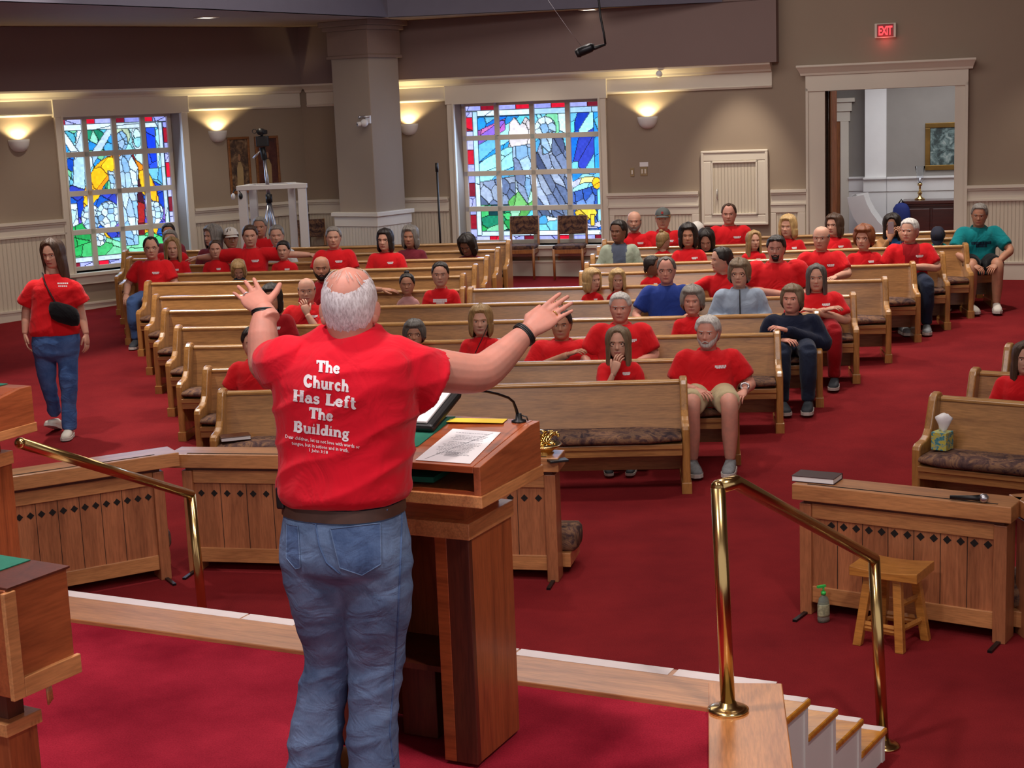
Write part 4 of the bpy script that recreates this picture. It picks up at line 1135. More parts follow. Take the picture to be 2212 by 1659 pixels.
# white curved slide
sv = -2.3
cv = [(1830, 427), (1834, 447), (1843, 470), (1858, 492), (1880, 510), (1910, 524), (1945, 532)]
iv = [(1866, 421), (1872, 440), (1883, 460), (1898, 480), (1916, 497), (1940, 510), (1960, 516)]
ou = [WB.uz(x, y, sv) for x, y in cv]; inn = [WB.uz(x, y, sv) for x, y in iv]
sp0 = WB.P(ou[0][0], sv, floor_z(*WB.P(ou[0][0], sv, 0).xy)); stn = thing('slide', 'white curved slide standing in the vestibule', 'slide', sp0)
def sl_obj(mb, name, mt):
    o = mb.obj(name, mt, stn); o.matrix_parent_inverse = Matrix.Translation(-sp0); return o
for i, d0 in enumerate((sv, sv - .62)):
    mb = MB(); n = len(ou)
    vs = [tuple(WB.P(u, dd_, z)) for dd_ in (d0, d0 - .04) for (u, z) in ou + inn[::-1]]
    m_ = 2 * n
    mb.add(vs, [tuple(range(m_)), tuple(range(m_, 2 * m_))[::-1]] + [(k, (k + 1) % m_, m_ + (k + 1) % m_, m_ + k) for k in range(m_)])
    sl_obj(mb, 'side_wall', M['white'])
mb = MB(); md = [((a[0] * .75 + b[0] * .25), (a[1] * .75 + b[1] * .25)) for a, b in zip(ou, inn)]
md = [(md[0][0] + .02, md[0][1] + .02)] + md
vs = [tuple(WB.P(u, dd_, z)) for dd_ in (sv - .03, sv - .62) for u, z in md]; n = len(md)
vs += [(x, y, z - .03) for x, y, z in vs]
mb.add(vs, [(k, k + 1, n + k + 1, n + k) for k in range(n - 1)] + [(2 * n + k, 3 * n + k, 3 * n + k + 1, 2 * n + k + 1) for k in range(n - 1)], 0, True)
sl_obj(mb, 'chute', M['white'])
mb = MB(); q_ = WB.P(ou[4][0], sv - .3, 0) - sp0
mb.cyl((q_.x, q_.y, 0), (q_.x, q_.y, ou[4][1] - sp0.z + .02), .03); mb.obj('foot', M['white'], stn)
# white chair back seen over the pew
q = WB.uz(1993, 505, -1.2); wc_ = thing('white_chair', 'white plastic chair back showing above the pew in front of the cabinet', 'chair', WB.P(q[0], -1.2, floor_z(*WB.P(q[0], -1.2, 0).xy)), WB.rz)
zz = q[1] - wc_.location.z
MB().tube([(-.19, 0, .4), (-.19, .04, zz - .06), (-.12, .05, zz), (.12, .05, zz), (.19, .04, zz - .06), (.19, 0, .4)], .022, 10).box(-.17, .17, .02, .045, zz - .26, zz - .03).obj('backrest', M['white'], wc_)
MB().box(-.2, .2, -.4, .02, .4, .44).obj('seat', M['white'], wc_, .015)
for x in (-.18, .18):
    for y in (-.36, -.02): MB().cyl((x, y, 0), (x * .95, y, .4), .018).obj('leg', M['white'], wc_)

# ================================================================= CAMERA STAND, TRIPOD
Yc = 20.9
def pxz(x, y, Y): return atY(x, y, Y)
cs_ = pxz(590, 520, Yc); zf_ = floor_z(cs_.x, cs_.y); ws = thing('white_stand', 'white open frame enclosure around the camera tripod', 'stand', (cs_.x, cs_.y, zf_))
top = pxz(590, 397, Yc).z - zf_
def lx(px, Y): return pxz(px, 450, Y).x - cs_.x
for px, dy, hw in ((526, -.25, .055), (549, .25, .05), (655, -.25, .055), (632, .25, .045)):
    x = lx(px, Yc + dy); MB().box(x - hw, x + hw, dy - .05, dy + .05, 0, top - .05).obj('post', M['white'], ws, .004)
    MB().box(x - hw - .02, x + hw + .02, dy - .07, dy + .07, 0, .28).obj('post_base', M['white'], ws, .006)
xa, xb, xc, xd = lx(526, Yc - .25), lx(655, Yc - .25), lx(549, Yc + .25), lx(632, Yc + .25)
mb = MB(); mb.box(xa - .07, xb + .07, -.31, -.2, top - .06, top)
mb.obj('top_rail', M['white'], ws, .004)
MB().box(xc - .06, xd + .06, .2, .31, top - .06, top).obj('top_rail', M['white'], ws, .004)
MB().prism([(xa - .07, -.2), (xa + .05, -.2), (xc + .05, .2), (xc - .06, .2)], top - .06, top, 'z').obj('top_rail', M['white'], ws, .004)
MB().prism([(xb + .07, -.2), (xb - .05, -.2), (xd - .05, .2), (xd + .06, .2)], top - .06, top, 'z').obj('top_rail', M['white'], ws, .004)
hp = pxz(512, 424, Yc - .3); hd = thing('headphones', 'black headphones hanging at the left post of the white camera stand', 'headphones', hp)
for s in (-1, 1): MB().ball((.05 * s, 0, 0), .028, .04, .045).obj('ear_cup', M['black'] if s > 0 else M['white'], hd)
MB().tube([(.05 * math.cos(a), 0, .02 + .075 * math.sin(a)) for a in (PI * k / 10 for k in range(11))], .007, 8).obj('headband', M['black'], hd)
tb_ = pxz(583, 540, Yc); tz = floor_z(tb_.x, Yc)
tp = thing('tripod', 'silver camera tripod standing behind the back pews', 'tripod', (tb_.x, Yc, tz), 0)
def tl_(x, y, dY=0): return pxz(x, y, Yc + dY) - Vector(tp.location)
apex = tl_(581, 428)
for x, dy in ((545, -.25), (622, -.05), (592, .3)):
    g = tl_(x, 545, dy); g.z = 0
    l = MB().tube([apex + Vector((0, 0, -.02)), apex * .45 + g * .55], .022, 8).tube([apex * .5 + g * .5, g], .015, 8).obj('leg', M['silver'], tp)
    MB().ball(g, .025, n=8).obj('rubber_foot', M['black'], l)
MB().tube([apex, tl_(571, 340)], [.028, .022], 12).obj('centre_column', M['silver'], tp)
MB().tube([apex - Vector((0, 0, .06)), apex + Vector((0, 0, .05))], .045, 12).obj('collar', M['black'], tp)
MB().tube([tl_(566, 318), tl_(572, 345)], .04, 10).obj('pan_head', M['black'], tp)
MB().tube([tl_(566, 322), tl_(547, 342)], .013, 8).obj('pan_handle', M['silver'], tp)
cp = pxz(567, 305, Yc); vc = thing('video_camera', 'black video camera with monitor on the tripod', 'camera', cp)
MB().box(-.08, .08, -.06, .06, -.07, .07).obj('monitor', M['black'], vc, .01)
MB().cyl((0, -.02, .06), (0, -.02, .11), .02).obj('mount', M['black'], vc)
MB().cyl((-.01, -.1, .125), (-.01, .08, .125), .045).obj('lens', M['black'], vc)
MB().box(-.05, .06, -.05, .1, .09, .15).obj('camera_body', M['darkm'], vc, .01)
MB().tube([(-.1 + .028 * math.cos(a), 0, .135 + .028 * math.sin(a)) for a in (2 * PI * k / 12 for k in range(13))], .005, 6).obj('thumb_ring', M['black'], vc)
# small surveillance camera on the column
pq = onplane(797, 262, F, Vector((dl.y, -dl.x, 0)))
pz = thing('dome_camera', 'small white camera on a bracket halfway up the column', 'camera', pq, math.atan2(dl.y, dl.x) + PI)
nn_ = Vector((dl.y, -dl.x, 0))
loc = lambda a, n, z: (a, -n, z)
MB().box(-.04, .04, -.03, .0, -.03, .08).obj('wall_plate', M['white'], pz, .004)
MB().tube([(.04, -.03, .06), (-.05, -.06, .065), (-.09, -.07, .06)], .012, 8).obj('arm', M['silver'], pz)
MB().ball((-.01, -.09, -.02), .055).obj('dome', M['white'], pz)
MB().cyl((-.05, -.12, -.03), (-.075, -.16, -.035), .032).obj('lens_housing', M['white'], pz)
MB().cyl((-.0755, -.161, -.035), (-.078, -.165, -.0355), .012).obj('lens', M['black'], pz)
MB().ball((-.1, -.075, .06), .022).obj('sensor', M['silver'], pz)
# pole microphone stand at the wainscot
sp_ = atY(943, 352, 21.6); sz = floor_z(sp_.x, 21.6); ms = thing('microphone_stand', 'thin black microphone stand left of the second stained glass window', 'microphone stand', (sp_.x, 21.6, sz))
MB().cyl((0, 0, 0), (0, 0, sp_.z - sz - .1), .014).obj('pole', M['black'], ms)
MB().cyl((0, 0, sp_.z - sz - .12), (0, 0, sp_.z - sz), .022).obj('microphone_head', M['black'], ms)
MB().lathe([(0, 0), (.14, 0), (.14, .02), (.02, .035), (0, .035)]).obj('base', M['black'], ms)
# hanging choir microphone
Ym = 11.5; hm0 = atY(1262, 110, Ym); hm = thing('hanging_microphone', 'black microphone hanging from the ceiling on a cable', 'microphone', hm0)
def hq(x, y, d=0): return atY(x, y, Ym + d) - hm0
MB().tube([hq(1246, 116), hq(1250, 114), hq(1276, 103), hq(1282, 100)], [.018, .034, .034, .024], 16).obj('microphone_body', M['darkm'], hm)
MB().tube([hq(1244, 117), hq(1251, 114)], [.026, .036], 16).obj('grille', M['black'], hm)
MB().tube([hq(1272, 100), hq(1284, 104), hq(1308, 96)], [.012, .016, .008], 8).tube([hq(1268, 108), hq(1272, 97), hq(1282, 96), hq(1281, 107)], .008, 8).obj('clip', M['black'], hm)
MB().tube([hq(1308, 96), hq(1304, 70), hq(1297, 35), hq(1289, -40), hq(1284, -160)], .008, 8).obj('cable', M['black'], hm)
MB().tube([hq(1256, 100), hq(1230, 66), hq(1196, 18), hq(1130, -80)], .0016, 5).obj('guy_line', M['silver'], hm)
mp_ = WB.uz(1423, 160, .23); o = MB().ball((0, 0, 0), .045, .045, .05).obj('motion_sensor', M['white']); o.location = WB.P(mp_[0], .21, mp_[1]); tag(o, 'small sensor under the bulkhead above the fourth wall sconce', 'sensor')

# ================================================================= SMALL THINGS
# stool
s0 = fl(1925, 1390); st_ = thing('stool', 'small pine stool in front of the right altar rail', 'stool', s0, math.atan2((rr - rb).y, (rr - rb).x) + .0)
fx = [fl(1853, 1392), fl(1945, 1410), fl(2000, 1382), fl(1905, 1368)]
inv_ = (Matrix.Translation(s0) @ rotz(st_.rotation_euler.z)).inverted()
hz_ = .39
ctr = sum(fx, Vector()) / 4
tops = [ctr + (p - ctr) * .66 for p in fx]
for p, q in zip(fx, tops):
    a, b = inv_ @ p, inv_ @ Vector((q.x, q.y, hz_))
    d = .023
    MB().add([(a.x + i * d, a.y + j * d, 0) for i, j in ((-1, -1), (1, -1), (1, 1), (-1, 1))] + [(b.x + i * d, b.y + j * d, hz_) for i, j in ((-1, -1), (1, -1), (1, 1), (-1, 1))], [(3, 2, 1, 0), (4, 5, 6, 7), (0, 1, 5, 4), (1, 2, 6, 5), (2, 3, 7, 6), (3, 0, 4, 7)]).obj('leg', M['stool'], st_, .004)
lf_ = [inv_ @ (ctr + (p - ctr) * .92) for p in fx]; lt_ = [inv_ @ (ctr + (p - ctr) * .80) for p in fx]
for i in range(4):
    for arr, z in ((lf_, .12), ((lt_, .25) if i % 2 else (lf_, .10))):
        a, b = arr[i], arr[(i + 1) % 4]
        MB().tube([(a.x, a.y, z), (b.x, b.y, z)], (.008, .018), 4, smooth=False, flat=(0, 0, 1)).obj('stretcher', M['stool'], st_)
c2 = [inv_ @ (ctr + (p - ctr) * .98) for p in fx]
sx = sorted([p.x for p in c2]); sy = sorted([p.y for p in c2])
cx_, cy_ = sum(sx) / 4, sum(sy) / 4
mb = MB(); N_ = 12
hw_, hd_ = .185, .14
vs = []
for zz in (0, 1):
    for j in range(5):
        for i in range(N_ + 1):
            x = -1 + 2 * i / N_; y = -1 + 2 * j / 4
            vs.append((cx_ + x * hw_, cy_ + y * hd_, hz_ + (.04 + .014 * (x * x) if zz else 0)))
W_ = N_ + 1; fs = []
for j in range(4):
    for i in range(N_):
        a = j * W_ + i; fs.append((a, a + 1, a + W_ + 1, a + W_)); a += 5 * W_; fs.append((a, a + W_, a + W_ + 1, a + 1))
for i in range(N_):
    for j in (0, 4): a = j * W_ + i; fs.append((a, a + 1, a + 1 + 5 * W_, a + 5 * W_))
for j in range(4):
    for i in (0, N_): a = j * W_ + i; fs.append((a, a + W_, a + W_ + 5 * W_, a + 5 * W_))
mb.add(vs, fs); mb.obj('seat', M['stool'], st_, .004)
# soap bottle
p = fl(1779, 1343); so = thing('soap_bottle', 'clear pump soap bottle with green pump on the carpet left of the stool', 'bottle', p, .4)
MB().lathe([(0, .002), (.036, .002), (.038, .02), (.036, .11), (.028, .14), (.012, .155), (.012, .162), (0, .162)], 20, sy=.7).obj('bottle', NT('soap_clear').color(rgb(190, 205, 190)).set(trans=.75, rough=.08, ior=1.33).m, so)
MB().lathe([(.0375, .035), (.0378, .045), (.0372, .10), (.036, .105)], 20, sy=.72).obj('label', plain('bottle_label', rgb(150, 150, 120), .5, var=.4, scale=60), so)
G = plain('pump_green', rgb(60, 200, 90), .4)
MB().cyl((0, 0, .16), (0, 0, .178), .014).cyl((0, 0, .175), (0, 0, .205), .005).box(-.04, .012, -.008, .008, .203, .215).obj('pump', G, so)
# hymnal and microphone on the right altar rail
p = atz(1765, 1037, .767); hb_ = thing('hymnal', 'dark hymnal lying on the left end of the right altar rail', 'book', p, math.atan2((rr - rb).y, (rr - rb).x) + .06)
MB().box(-.12, .12, -.075, .075, .004, .03).obj('pages', M['paper'], hb_)
MB().box(-.124, .124, -.078, .078, 0, .004).box(-.124, .124, -.078, .078, .03, .034).box(-.124, .124, .074, .079, 0, .034).obj('cover', plain('book_burgundy', rgb(54, 24, 28), .45), hb_, .001)
a_, b_ = atz(2052, 1074, .785), atz(2118, 1076, .79); hm_ = thing('handheld_microphone', 'black handheld microphone lying on the right altar rail', 'microphone', (a_ + b_) / 2)
a_, b_ = a_ - Vector(hm_.location), b_ - Vector(hm_.location); dm = (b_ - a_).normalized()
MB().tube([a_, a_ * .3 + b_ * .7, b_], [.011, .014, .018], 14).obj('handle', M['black'], hm_)
MB().tube([b_, b_ + dm * .012, b_ + dm * .03, b_ + dm * .042], [.022, .025, .023, .01], 14).obj('grille', M['silver'], hm_)
# tissue box on the right front pew
p, q = RS[0]; uu = (q - p).normalized(); bb = Vector((-uu.y, uu.x, 0))
tc = p + uu * .155 + bb * .17; tc.z = p.z + .478; tx_ = thing('tissue_box', 'yellow and blue cube tissue box on the pew cushion at the right edge', 'tissue box', tc, math.atan2(uu.y, uu.x) - .1)
t = NT('tissue_pattern'); v = t.coord(); n_ = t.noise(v, 38, 2, .5, 1.2)
t.color(t.ramp(n_, [(.40, rgb(70, 140, 150)), (.47, rgb(150, 180, 170)), (.52, rgb(214, 196, 60)), (.6, rgb(196, 190, 90))])).set(rough=.5)
MB().box(-.056, .056, -.056, .056, 0, .125).obj('box', t.m, tx_, .003)
mb = MB(); rnd = random.Random(2); rings = []
for k in range(6):
    z = .123 + k * .024; r = .022 + .011 * k - (.045 if k == 5 else 0)
    rings.append([((r + .006 * math.sin(3 * a + k)) * math.cos(a) + .004 * k, .35 * (r + .01 * math.sin(4 * a)) * math.sin(a), z + .012 * math.sin(2 * a + k * .7)) for a in (2 * PI * i / 18 for i in range(18))])
MB().loft(rings).obj('tissue', M['paper'], tx_)
# offering plates with folded foil bows on the middle altar rail
p = atz(1172, 985, .78); op = thing('offering_plate', 'shiny gold plate heaped with crumpled gold ribbon on the middle altar rail', 'plate', p)
MB().lathe([(0, 0), (.07, 0), (.085, .012), (.06, .03), (.10, .055), (.125, .075), (.12, .077), (.09, .06), (0, .055)], 28).obj('plate', M['gold'], op)
mb = MB(); rnd = random.Random(5)
for k in range(13):
    a = rnd.random() * 6.28; r = rnd.random() * .08; c = Vector((r * math.cos(a), r * math.sin(a), .075 + rnd.random() * .03))
    mb.tube([c + Vector((.035 * math.cos(q + a), .02 * math.sin(q), .03 * math.sin(q + .5) + .02)) for q in (2 * PI * j / 10 for j in range(9))], (.002, .011), 6, flat=(math.cos(a), math.sin(a), .2))
mb.obj('ribbon', M['gold'], op)
p = atz(1205, 997, .778); o = MB().box(-.06, .06, -.035, .035, 0, .014).obj('dark_box', M['black'], None, .003); o.location = p; o.rotation_euler = (0, 0, .3); tag(o, 'small black box lying beside the gold plate on the middle altar rail', 'box')
# hymnals left on the front pew, left end
p = LP[1] + (RP[1] - LP[1]).normalized() * .17 + NN * .12; hb2 = thing('hymnal', 'dark hymnal leaning on the cushion at the left end of the front pew', 'book', (p.x, p.y, p.z + .478), .3)
MB().box(-.11, .11, -.07, .07, .004, .028).obj('pages', M['paper'], hb2)
MB().box(-.114, .114, -.073, .073, 0, .004).box(-.114, .114, -.073, .073, .028, .032).box(-.114, .114, .07, .074, 0, .032).obj('cover', M['mahog'], hb2, .001)
# ================================================================= PEOPLE: shared builders
def skin_mat(name, c):
    t = NT(name); v = t.coord(); f = t.noise(v, 18, 3); g = t.noise(v, 160, 2)
    a = tuple(x * .9 for x in c); b = (min(1, c[0] * 1.08), c[1] * .99, c[2] * .97)
    t.color(t.ramp(f, [(.35, a), (.65, b)])).set(rough=.52, spec=.35)
    t.b.inputs['Subsurface Weight'].default_value = .08; t.b.inputs['Subsurface Scale'].default_value = .01
    t.bump(g, .12, .002); return t.m
SK = {'light': skin_mat('skin_light', rgb(205, 158, 136)), 'pink': skin_mat('skin_pink', rgb(205, 148, 130)), 'tan': skin_mat('skin_tan', rgb(182, 132, 106)), 'ruddy': skin_mat('skin_ruddy', rgb(190, 132, 116)), 'brown': skin_mat('skin_brown', rgb(132, 92, 72))}
def hair_mat(name, c):
    t = NT(name); v = t.coord((60, 60, 7)); f = t.noise(v, 1.5, 4, .6)
    t.color(t.ramp(f, [(.3, tuple(x * .55 for x in c)), (.55, c), (.75, tuple(min(1, x * 1.35) for x in c))])).set(rough=.5, spec=.4)
    t.bump(f, .5, .006); return t.m
HR = {k: hair_mat('hair_' + k, rgb(*v)) for k, v in {'grey': (128, 122, 116), 'white': (196, 192, 188), 'dark': (36, 28, 25), 'brown': (74, 52, 38), 'blonde': (158, 126, 82), 'fair': (190, 156, 104), 'auburn': (122, 66, 34), 'saltpepper': (92, 86, 82), 'ash': (120, 100, 78)}.items()}
def cloth_mat(name, c, rough=.9, fold=.8, fs=5.5):
    t = NT(name); v = t.coord((1, 1, .8)); f = t.noise(v, fs, 3, .5, .8); g = t.noise(v, 220, 2)
    t.color(t.ramp(f, [(.3, tuple(x * .93 for x in c)), (.7, c)])).set(rough=rough, spec=.15, sheen=.1)
    b1 = t.add('ShaderNodeBump'); b1.inputs['Strength'].default_value = fold; b1.inputs['Distance'].default_value = .035
    t.link(f, b1.inputs['Height'])
    b2 = t.add('ShaderNodeBump'); b2.inputs['Strength'].default_value = .15; b2.inputs['Distance'].default_value = .002
    t.link(g, b2.inputs['Height']); t.link(b1.outputs['Normal'], b2.inputs['Normal']); t.link(b2.outputs['Normal'], t.b.inputs['Normal'])
    return t.m
CL = {k: cloth_mat('cloth_' + k, rgb(*v)) for k, v in {'red': (212, 26, 34), 'darkred': (150, 18, 28), 'maroon': (118, 40, 52), 'blue': (40, 62, 140), 'navy': (20, 26, 48), 'teal': (16, 128, 134),
      'lightgrey': (164, 172, 178), 'jacket': (158, 168, 150), 'slate': (84, 92, 110), 'tan': (176, 128, 84), 'denim': (66, 92, 140), 'darkdenim': (34, 42, 62), 'khaki': (188, 172, 136), 'black': (20, 20, 24),
      'bluetop': (36, 80, 130), 'white': (214, 212, 210), 'pinkwhite': (200, 150, 150), 'hoodie': (150, 164, 184)}.items()}
M['lips'] = plain('lips', rgb(170, 96, 90), .45); M['eye_white'] = plain('eye_white', rgb(206, 200, 196), .3); M['iris'] = plain('iris_dark', rgb(44, 32, 28), .2)
M['lens'] = NT('spectacle_lens').color(rgb(150, 160, 170)).set(trans=.9, rough=.05, ior=1.1, alpha=.5).m
M['print'] = plain('white_print', rgb(226, 218, 222), .8, var=.02)

HT = np.array([0, .02, .07, .17, .30, .42, .50, .60, .70, .80, .90, .97, 1.02, 1.07, 1.18, 1.34, 1.50])
HA = np.array([.0, .10, .205, .282, .318, .328, .326, .318, .302, .278, .240, .192, .160, .205, .222, .232, .27])
HA[1:14] *= 1.05
HF = np.array([.0, .12, .235, .330, .380, .394, .384, .382, .384, .374, .352, .318, .24, .13, .10, .11, .14])
HB = np.array([.0, .14, .280, .385, .432, .440, .430, .395, .350, .300, .262, .250, .25, .255, .27, .29, .31])
def head_point(t, ph, hh, feat=True):
    """t: 0 crown .. 1 chin; ph: 0 front, + towards +x"""
    a, f, b = np.interp(t, HT, HA) * hh, np.interp(t, HT, HF) * hh, np.interp(t, HT, HB) * hh
    c, s = np.cos(ph), np.sin(ph)
    x = a * np.sign(s) * np.abs(s) ** .88; y = np.where(c > 0, -f * np.abs(c) ** .86, b * np.abs(c) ** .9)
    y = y + .02 * hh
    z = -t * hh
    if feat:
        X = x / hh; fr = np.clip(c, 0, 1) ** .5
        g = lambda x0, t0, sx, st: np.exp(-((X - x0) / sx) ** 2 - ((t - t0) / st) ** 2)
        nose = np.where((t > .46) & (t < .71), np.interp(t, [.44, .52, .64, .67, .71], [0, .03, .105, .09, 0]), 0) * np.exp(-(X / np.interp(t, [.44, .6, .67], [.032, .045, .06])) ** 2)
        d = nose + .02 * g(0, .43, .22, .035) - .038 * (g(.135, .505, .062, .042) + g(-.135, .505, .062, .042)) + .022 * (g(.17, .62, .07, .06) + g(-.17, .62, .07, .06)) \
            + .026 * g(0, .785, .10, .035) - .018 * g(0, .79, .14, .007) + .02 * g(0, .93, .09, .045) - .016 * g(0, .865, .1, .02) - .012 * g(0, .725, .02, .02)
        y = y - d * hh * fr
    return x, y, z
def add_head(mb, hh, M4, lips=1, n_t=44, n_p=52, eyes=True, brow=4, neck=True):
    ts = np.concatenate([np.linspace(.012, .40, 9), np.linspace(.43, 1.0, 26), np.array([1.03, 1.08, 1.18, 1.3, 1.5] if neck else [1.03, 1.06])])
    q = np.linspace(0, 1, n_p, endpoint=False) * 2 * PI
    ph = q - .55 * np.sin(q)                     # denser at the front
    T, Pm = np.meshgrid(ts, ph, indexing='ij')
    x, y, z = head_point(T, Pm, hh)
    vs = [(0, .02 * hh, 0)] + list(zip(x.ravel().tolist(), y.ravel().tolist(), z.ravel().tolist()))
    fs, mi = [], []
    n = n_p
    for k in range(n): fs.append((0, 1 + (k + 1) % n, 1 + k)); mi.append(0)
    for i in range(len(ts) - 1):
        for k in range(n):
            a = 1 + i * n + k; b = 1 + i * n + (k + 1) % n; fs.append((a, b, b + n, a + n))
            tm = (ts[i] + ts[i + 1]) / 2; xx = (x[i, k] + x[i, (k + 1) % n]) / 2 / hh
            li = lips and abs(tm - .79) < .032 - abs(xx) * .16 and abs(xx) < .115 and math.cos(ph[k]) > .5
            mi.append(lips if li else 0)
    o = len(mb.f); mb.add(vs, fs, 0, True, M4)
    for i, q_ in enumerate(mi): mb.mi[o + i] = q_
    # ears
    for s in (-1, 1):
        m_ = M4 @ Matrix.Translation((s * .325 * hh, .06 * hh, -.56 * hh)) @ Matrix.Rotation(s * .45, 4, 'Z') @ Matrix.Rotation(.18, 4, 'X')
        mb.ball((0, 0, 0), .028 * hh * 1.2, .075 * hh, .135 * hh, 12, 0, m_)
        mb.ball((s * .012 * hh, .012 * hh, .01 * hh), .028 * hh, .05 * hh, .095 * hh, 8, 0, m_)
    if eyes:
        for s in (-1, 1):
            ex, ey, ez = head_point(np.array(.508), np.array(s * .34), hh)
            ex = s * .135 * hh; ey = float(ey)
            ez = -.508 * hh
            mb.ball((ex, ey + .028 * hh, ez), .062 * hh, .046 * hh, .030 * hh, 10, 2, M4)
            mb.ball((ex, ey - .009 * hh, ez), .026 * hh, .016 * hh, .027 * hh, 8, 3, M4)
            pts = [(s * q_ * hh, float(head_point(np.array(.434), np.array(s * q_ / .34 * .95), hh)[1]) - .004 * hh, -(.434 - .010 * math.sin((q_ - .05) * 17)) * hh) for q_ in (.06, .11, .16, .21)]
            mb.tube(pts, [(.011 * hh, .012 * hh)] * 4, 6, brow, mat=M4)
STY = {
 'short': ([(0, .17), (30, .18), (46, .27), (58, .42), (72, .50), (84, .46), (98, .55), (125, .82), (180, .93)], .055),
 'receding': ([(0, .10), (20, .07), (36, .06), (50, .28), (60, .44), (72, .50), (84, .46), (98, .55), (125, .82), (180, .92)], .04),
 'shortf': ([(0, .25), (28, .26), (44, .40), (56, .60), (75, .74), (100, .88), (180, 1.0)], .125),
 'bob': ([(0, .2), (26, .22), (40, .42), (50, .8), (60, 1.04), (75, 1.1), (120, 1.14), (180, 1.16)], .115),
 'long': ([(0, .13), (22, .16), (38, .4), (47, .9), (56, 1.5), (70, 1.72), (110, 1.78), (180, 1.8)], .095),
 'tied': ([(0, .13), (30, .16), (48, .30), (62, .46), (80, .50), (100, .62), (130, .86), (180, .96)], .04),
 'curly': ([(0, .2), (26, .22), (40, .42), (50, .85), (60, 1.15), (75, 1.3), (120, 1.35), (180, 1.4)], .13),
}
def hair_shell(style, hh, M4, seed=0, extra=1.):
    prof, th = STY[style]; th *= extra
    P = 56; R = 22
    rnd = random.Random(seed)
    deg = np.array([p[0] for p in prof], float); te = np.array([p[1] for p in prof])
    mb = MB(); ph = np.linspace(-PI, PI, P, endpoint=False)
    tend = np.interp(np.abs(np.degrees(ph)), deg, te)
    rows = []
    for r in range(R):
        s = (r + .3) / (R - 1 + .3) if r else .0
        t = np.maximum(tend * s, .004)
        tt = np.minimum(t, .50)
        x, y, z = head_point(np.where(t < .62, t, np.minimum(t, .50) * 0 + .56), ph, hh, False)
        beyond = t > .62
        x2, y2, _ = head_point(np.full(P, .52), ph, hh, False)
        x = np.where(beyond, x2 * (1 - .10 * (t - .62)), x); y = np.where(beyond, y2 * (1 - .16 * (t - .62)), y); z = -t * hh
        cx, cy, cz = 0, .02 * hh, -.45 * hh
        dx, dy, dz = x - cx, y - cy, np.where(beyond, 0, z - cz)
        L = np.sqrt(dx * dx + dy * dy + dz * dz) + 1e-6
        edge = np.clip((1 - s) / .16, 0, 1) ** .6
        wob = np.array([noise.noise(Vector((math.sin(p) * 3 + seed, math.cos(p) * 3, tv * 1.3))) for p, tv in zip(ph, t)])
        fine = np.array([noise.noise(Vector((p * 7 + seed * 3, tv * 1.2, 3.3))) for p, tv in zip(ph, t)])
        fe = np.clip((np.abs(np.degrees(ph)) - 34) / 50, 0, 1); fe = fe * fe * (3 - 2 * fe); fe = np.where(t > .22, .30 + .70 * fe, 1)
        o = hh * (th * (.30 + .70 * edge) * fe * (1 + .5 * wob) + .02 * fine) - hh * .03 * (1 - edge)
        if style == 'long': o = o + hh * .03 * np.clip(t - .6, 0, 1)
        rows.append(np.stack([x + dx / L * o, y + dy / L * o, z + dz / L * o], 1))
    vs = [tuple(q) for r in rows for q in r.tolist()]
    fs = [(i * P + k, i * P + (k + 1) % P, (i + 1) * P + (k + 1) % P, (i + 1) * P + k) for i in range(R - 1) for k in range(P)]
    fs.append(tuple(range(P))[::-1])
    mb.add(vs, fs, 0, True, M4); return mb
def fringe_shell(hh, M4, seed=0, th=.035, back=.9):
    """hair left at the sides and the back of a bald head"""
    P = 40; R = 10; mb = MB(); ph = np.linspace(math.radians(62), 2 * PI - math.radians(62), P)
    a = np.degrees(np.minimum(ph, 2 * PI - ph))
    t0 = np.interp(a, [62, 80, 120, 180], [.40, .34, .33, .40]); t1 = np.interp(a, [62, 72, 84, 98, 125, 180], [.46, .52, .47, .56, .8, back])
    rows = []
    for r in range(R):
        s = r / (R - 1); t = t0 + (t1 - t0) * s; x, y, z = head_point(t, ph, hh, False)
        o = hh * (th * math.sin(PI * s) ** .5 - .012); L = np.sqrt(x * x + y * y)
        rows.append(np.stack([x * (1 + o / L), y * (1 + o / L), z], 1))
    vs = [tuple(q) for r in rows for q in r.tolist()]
    mb.add(vs, [(i * P + k, i * P + k + 1, (i + 1) * P + k + 1, (i + 1) * P + k) for i in range(R - 1) for k in range(P - 1)], 0, True, M4); return mb
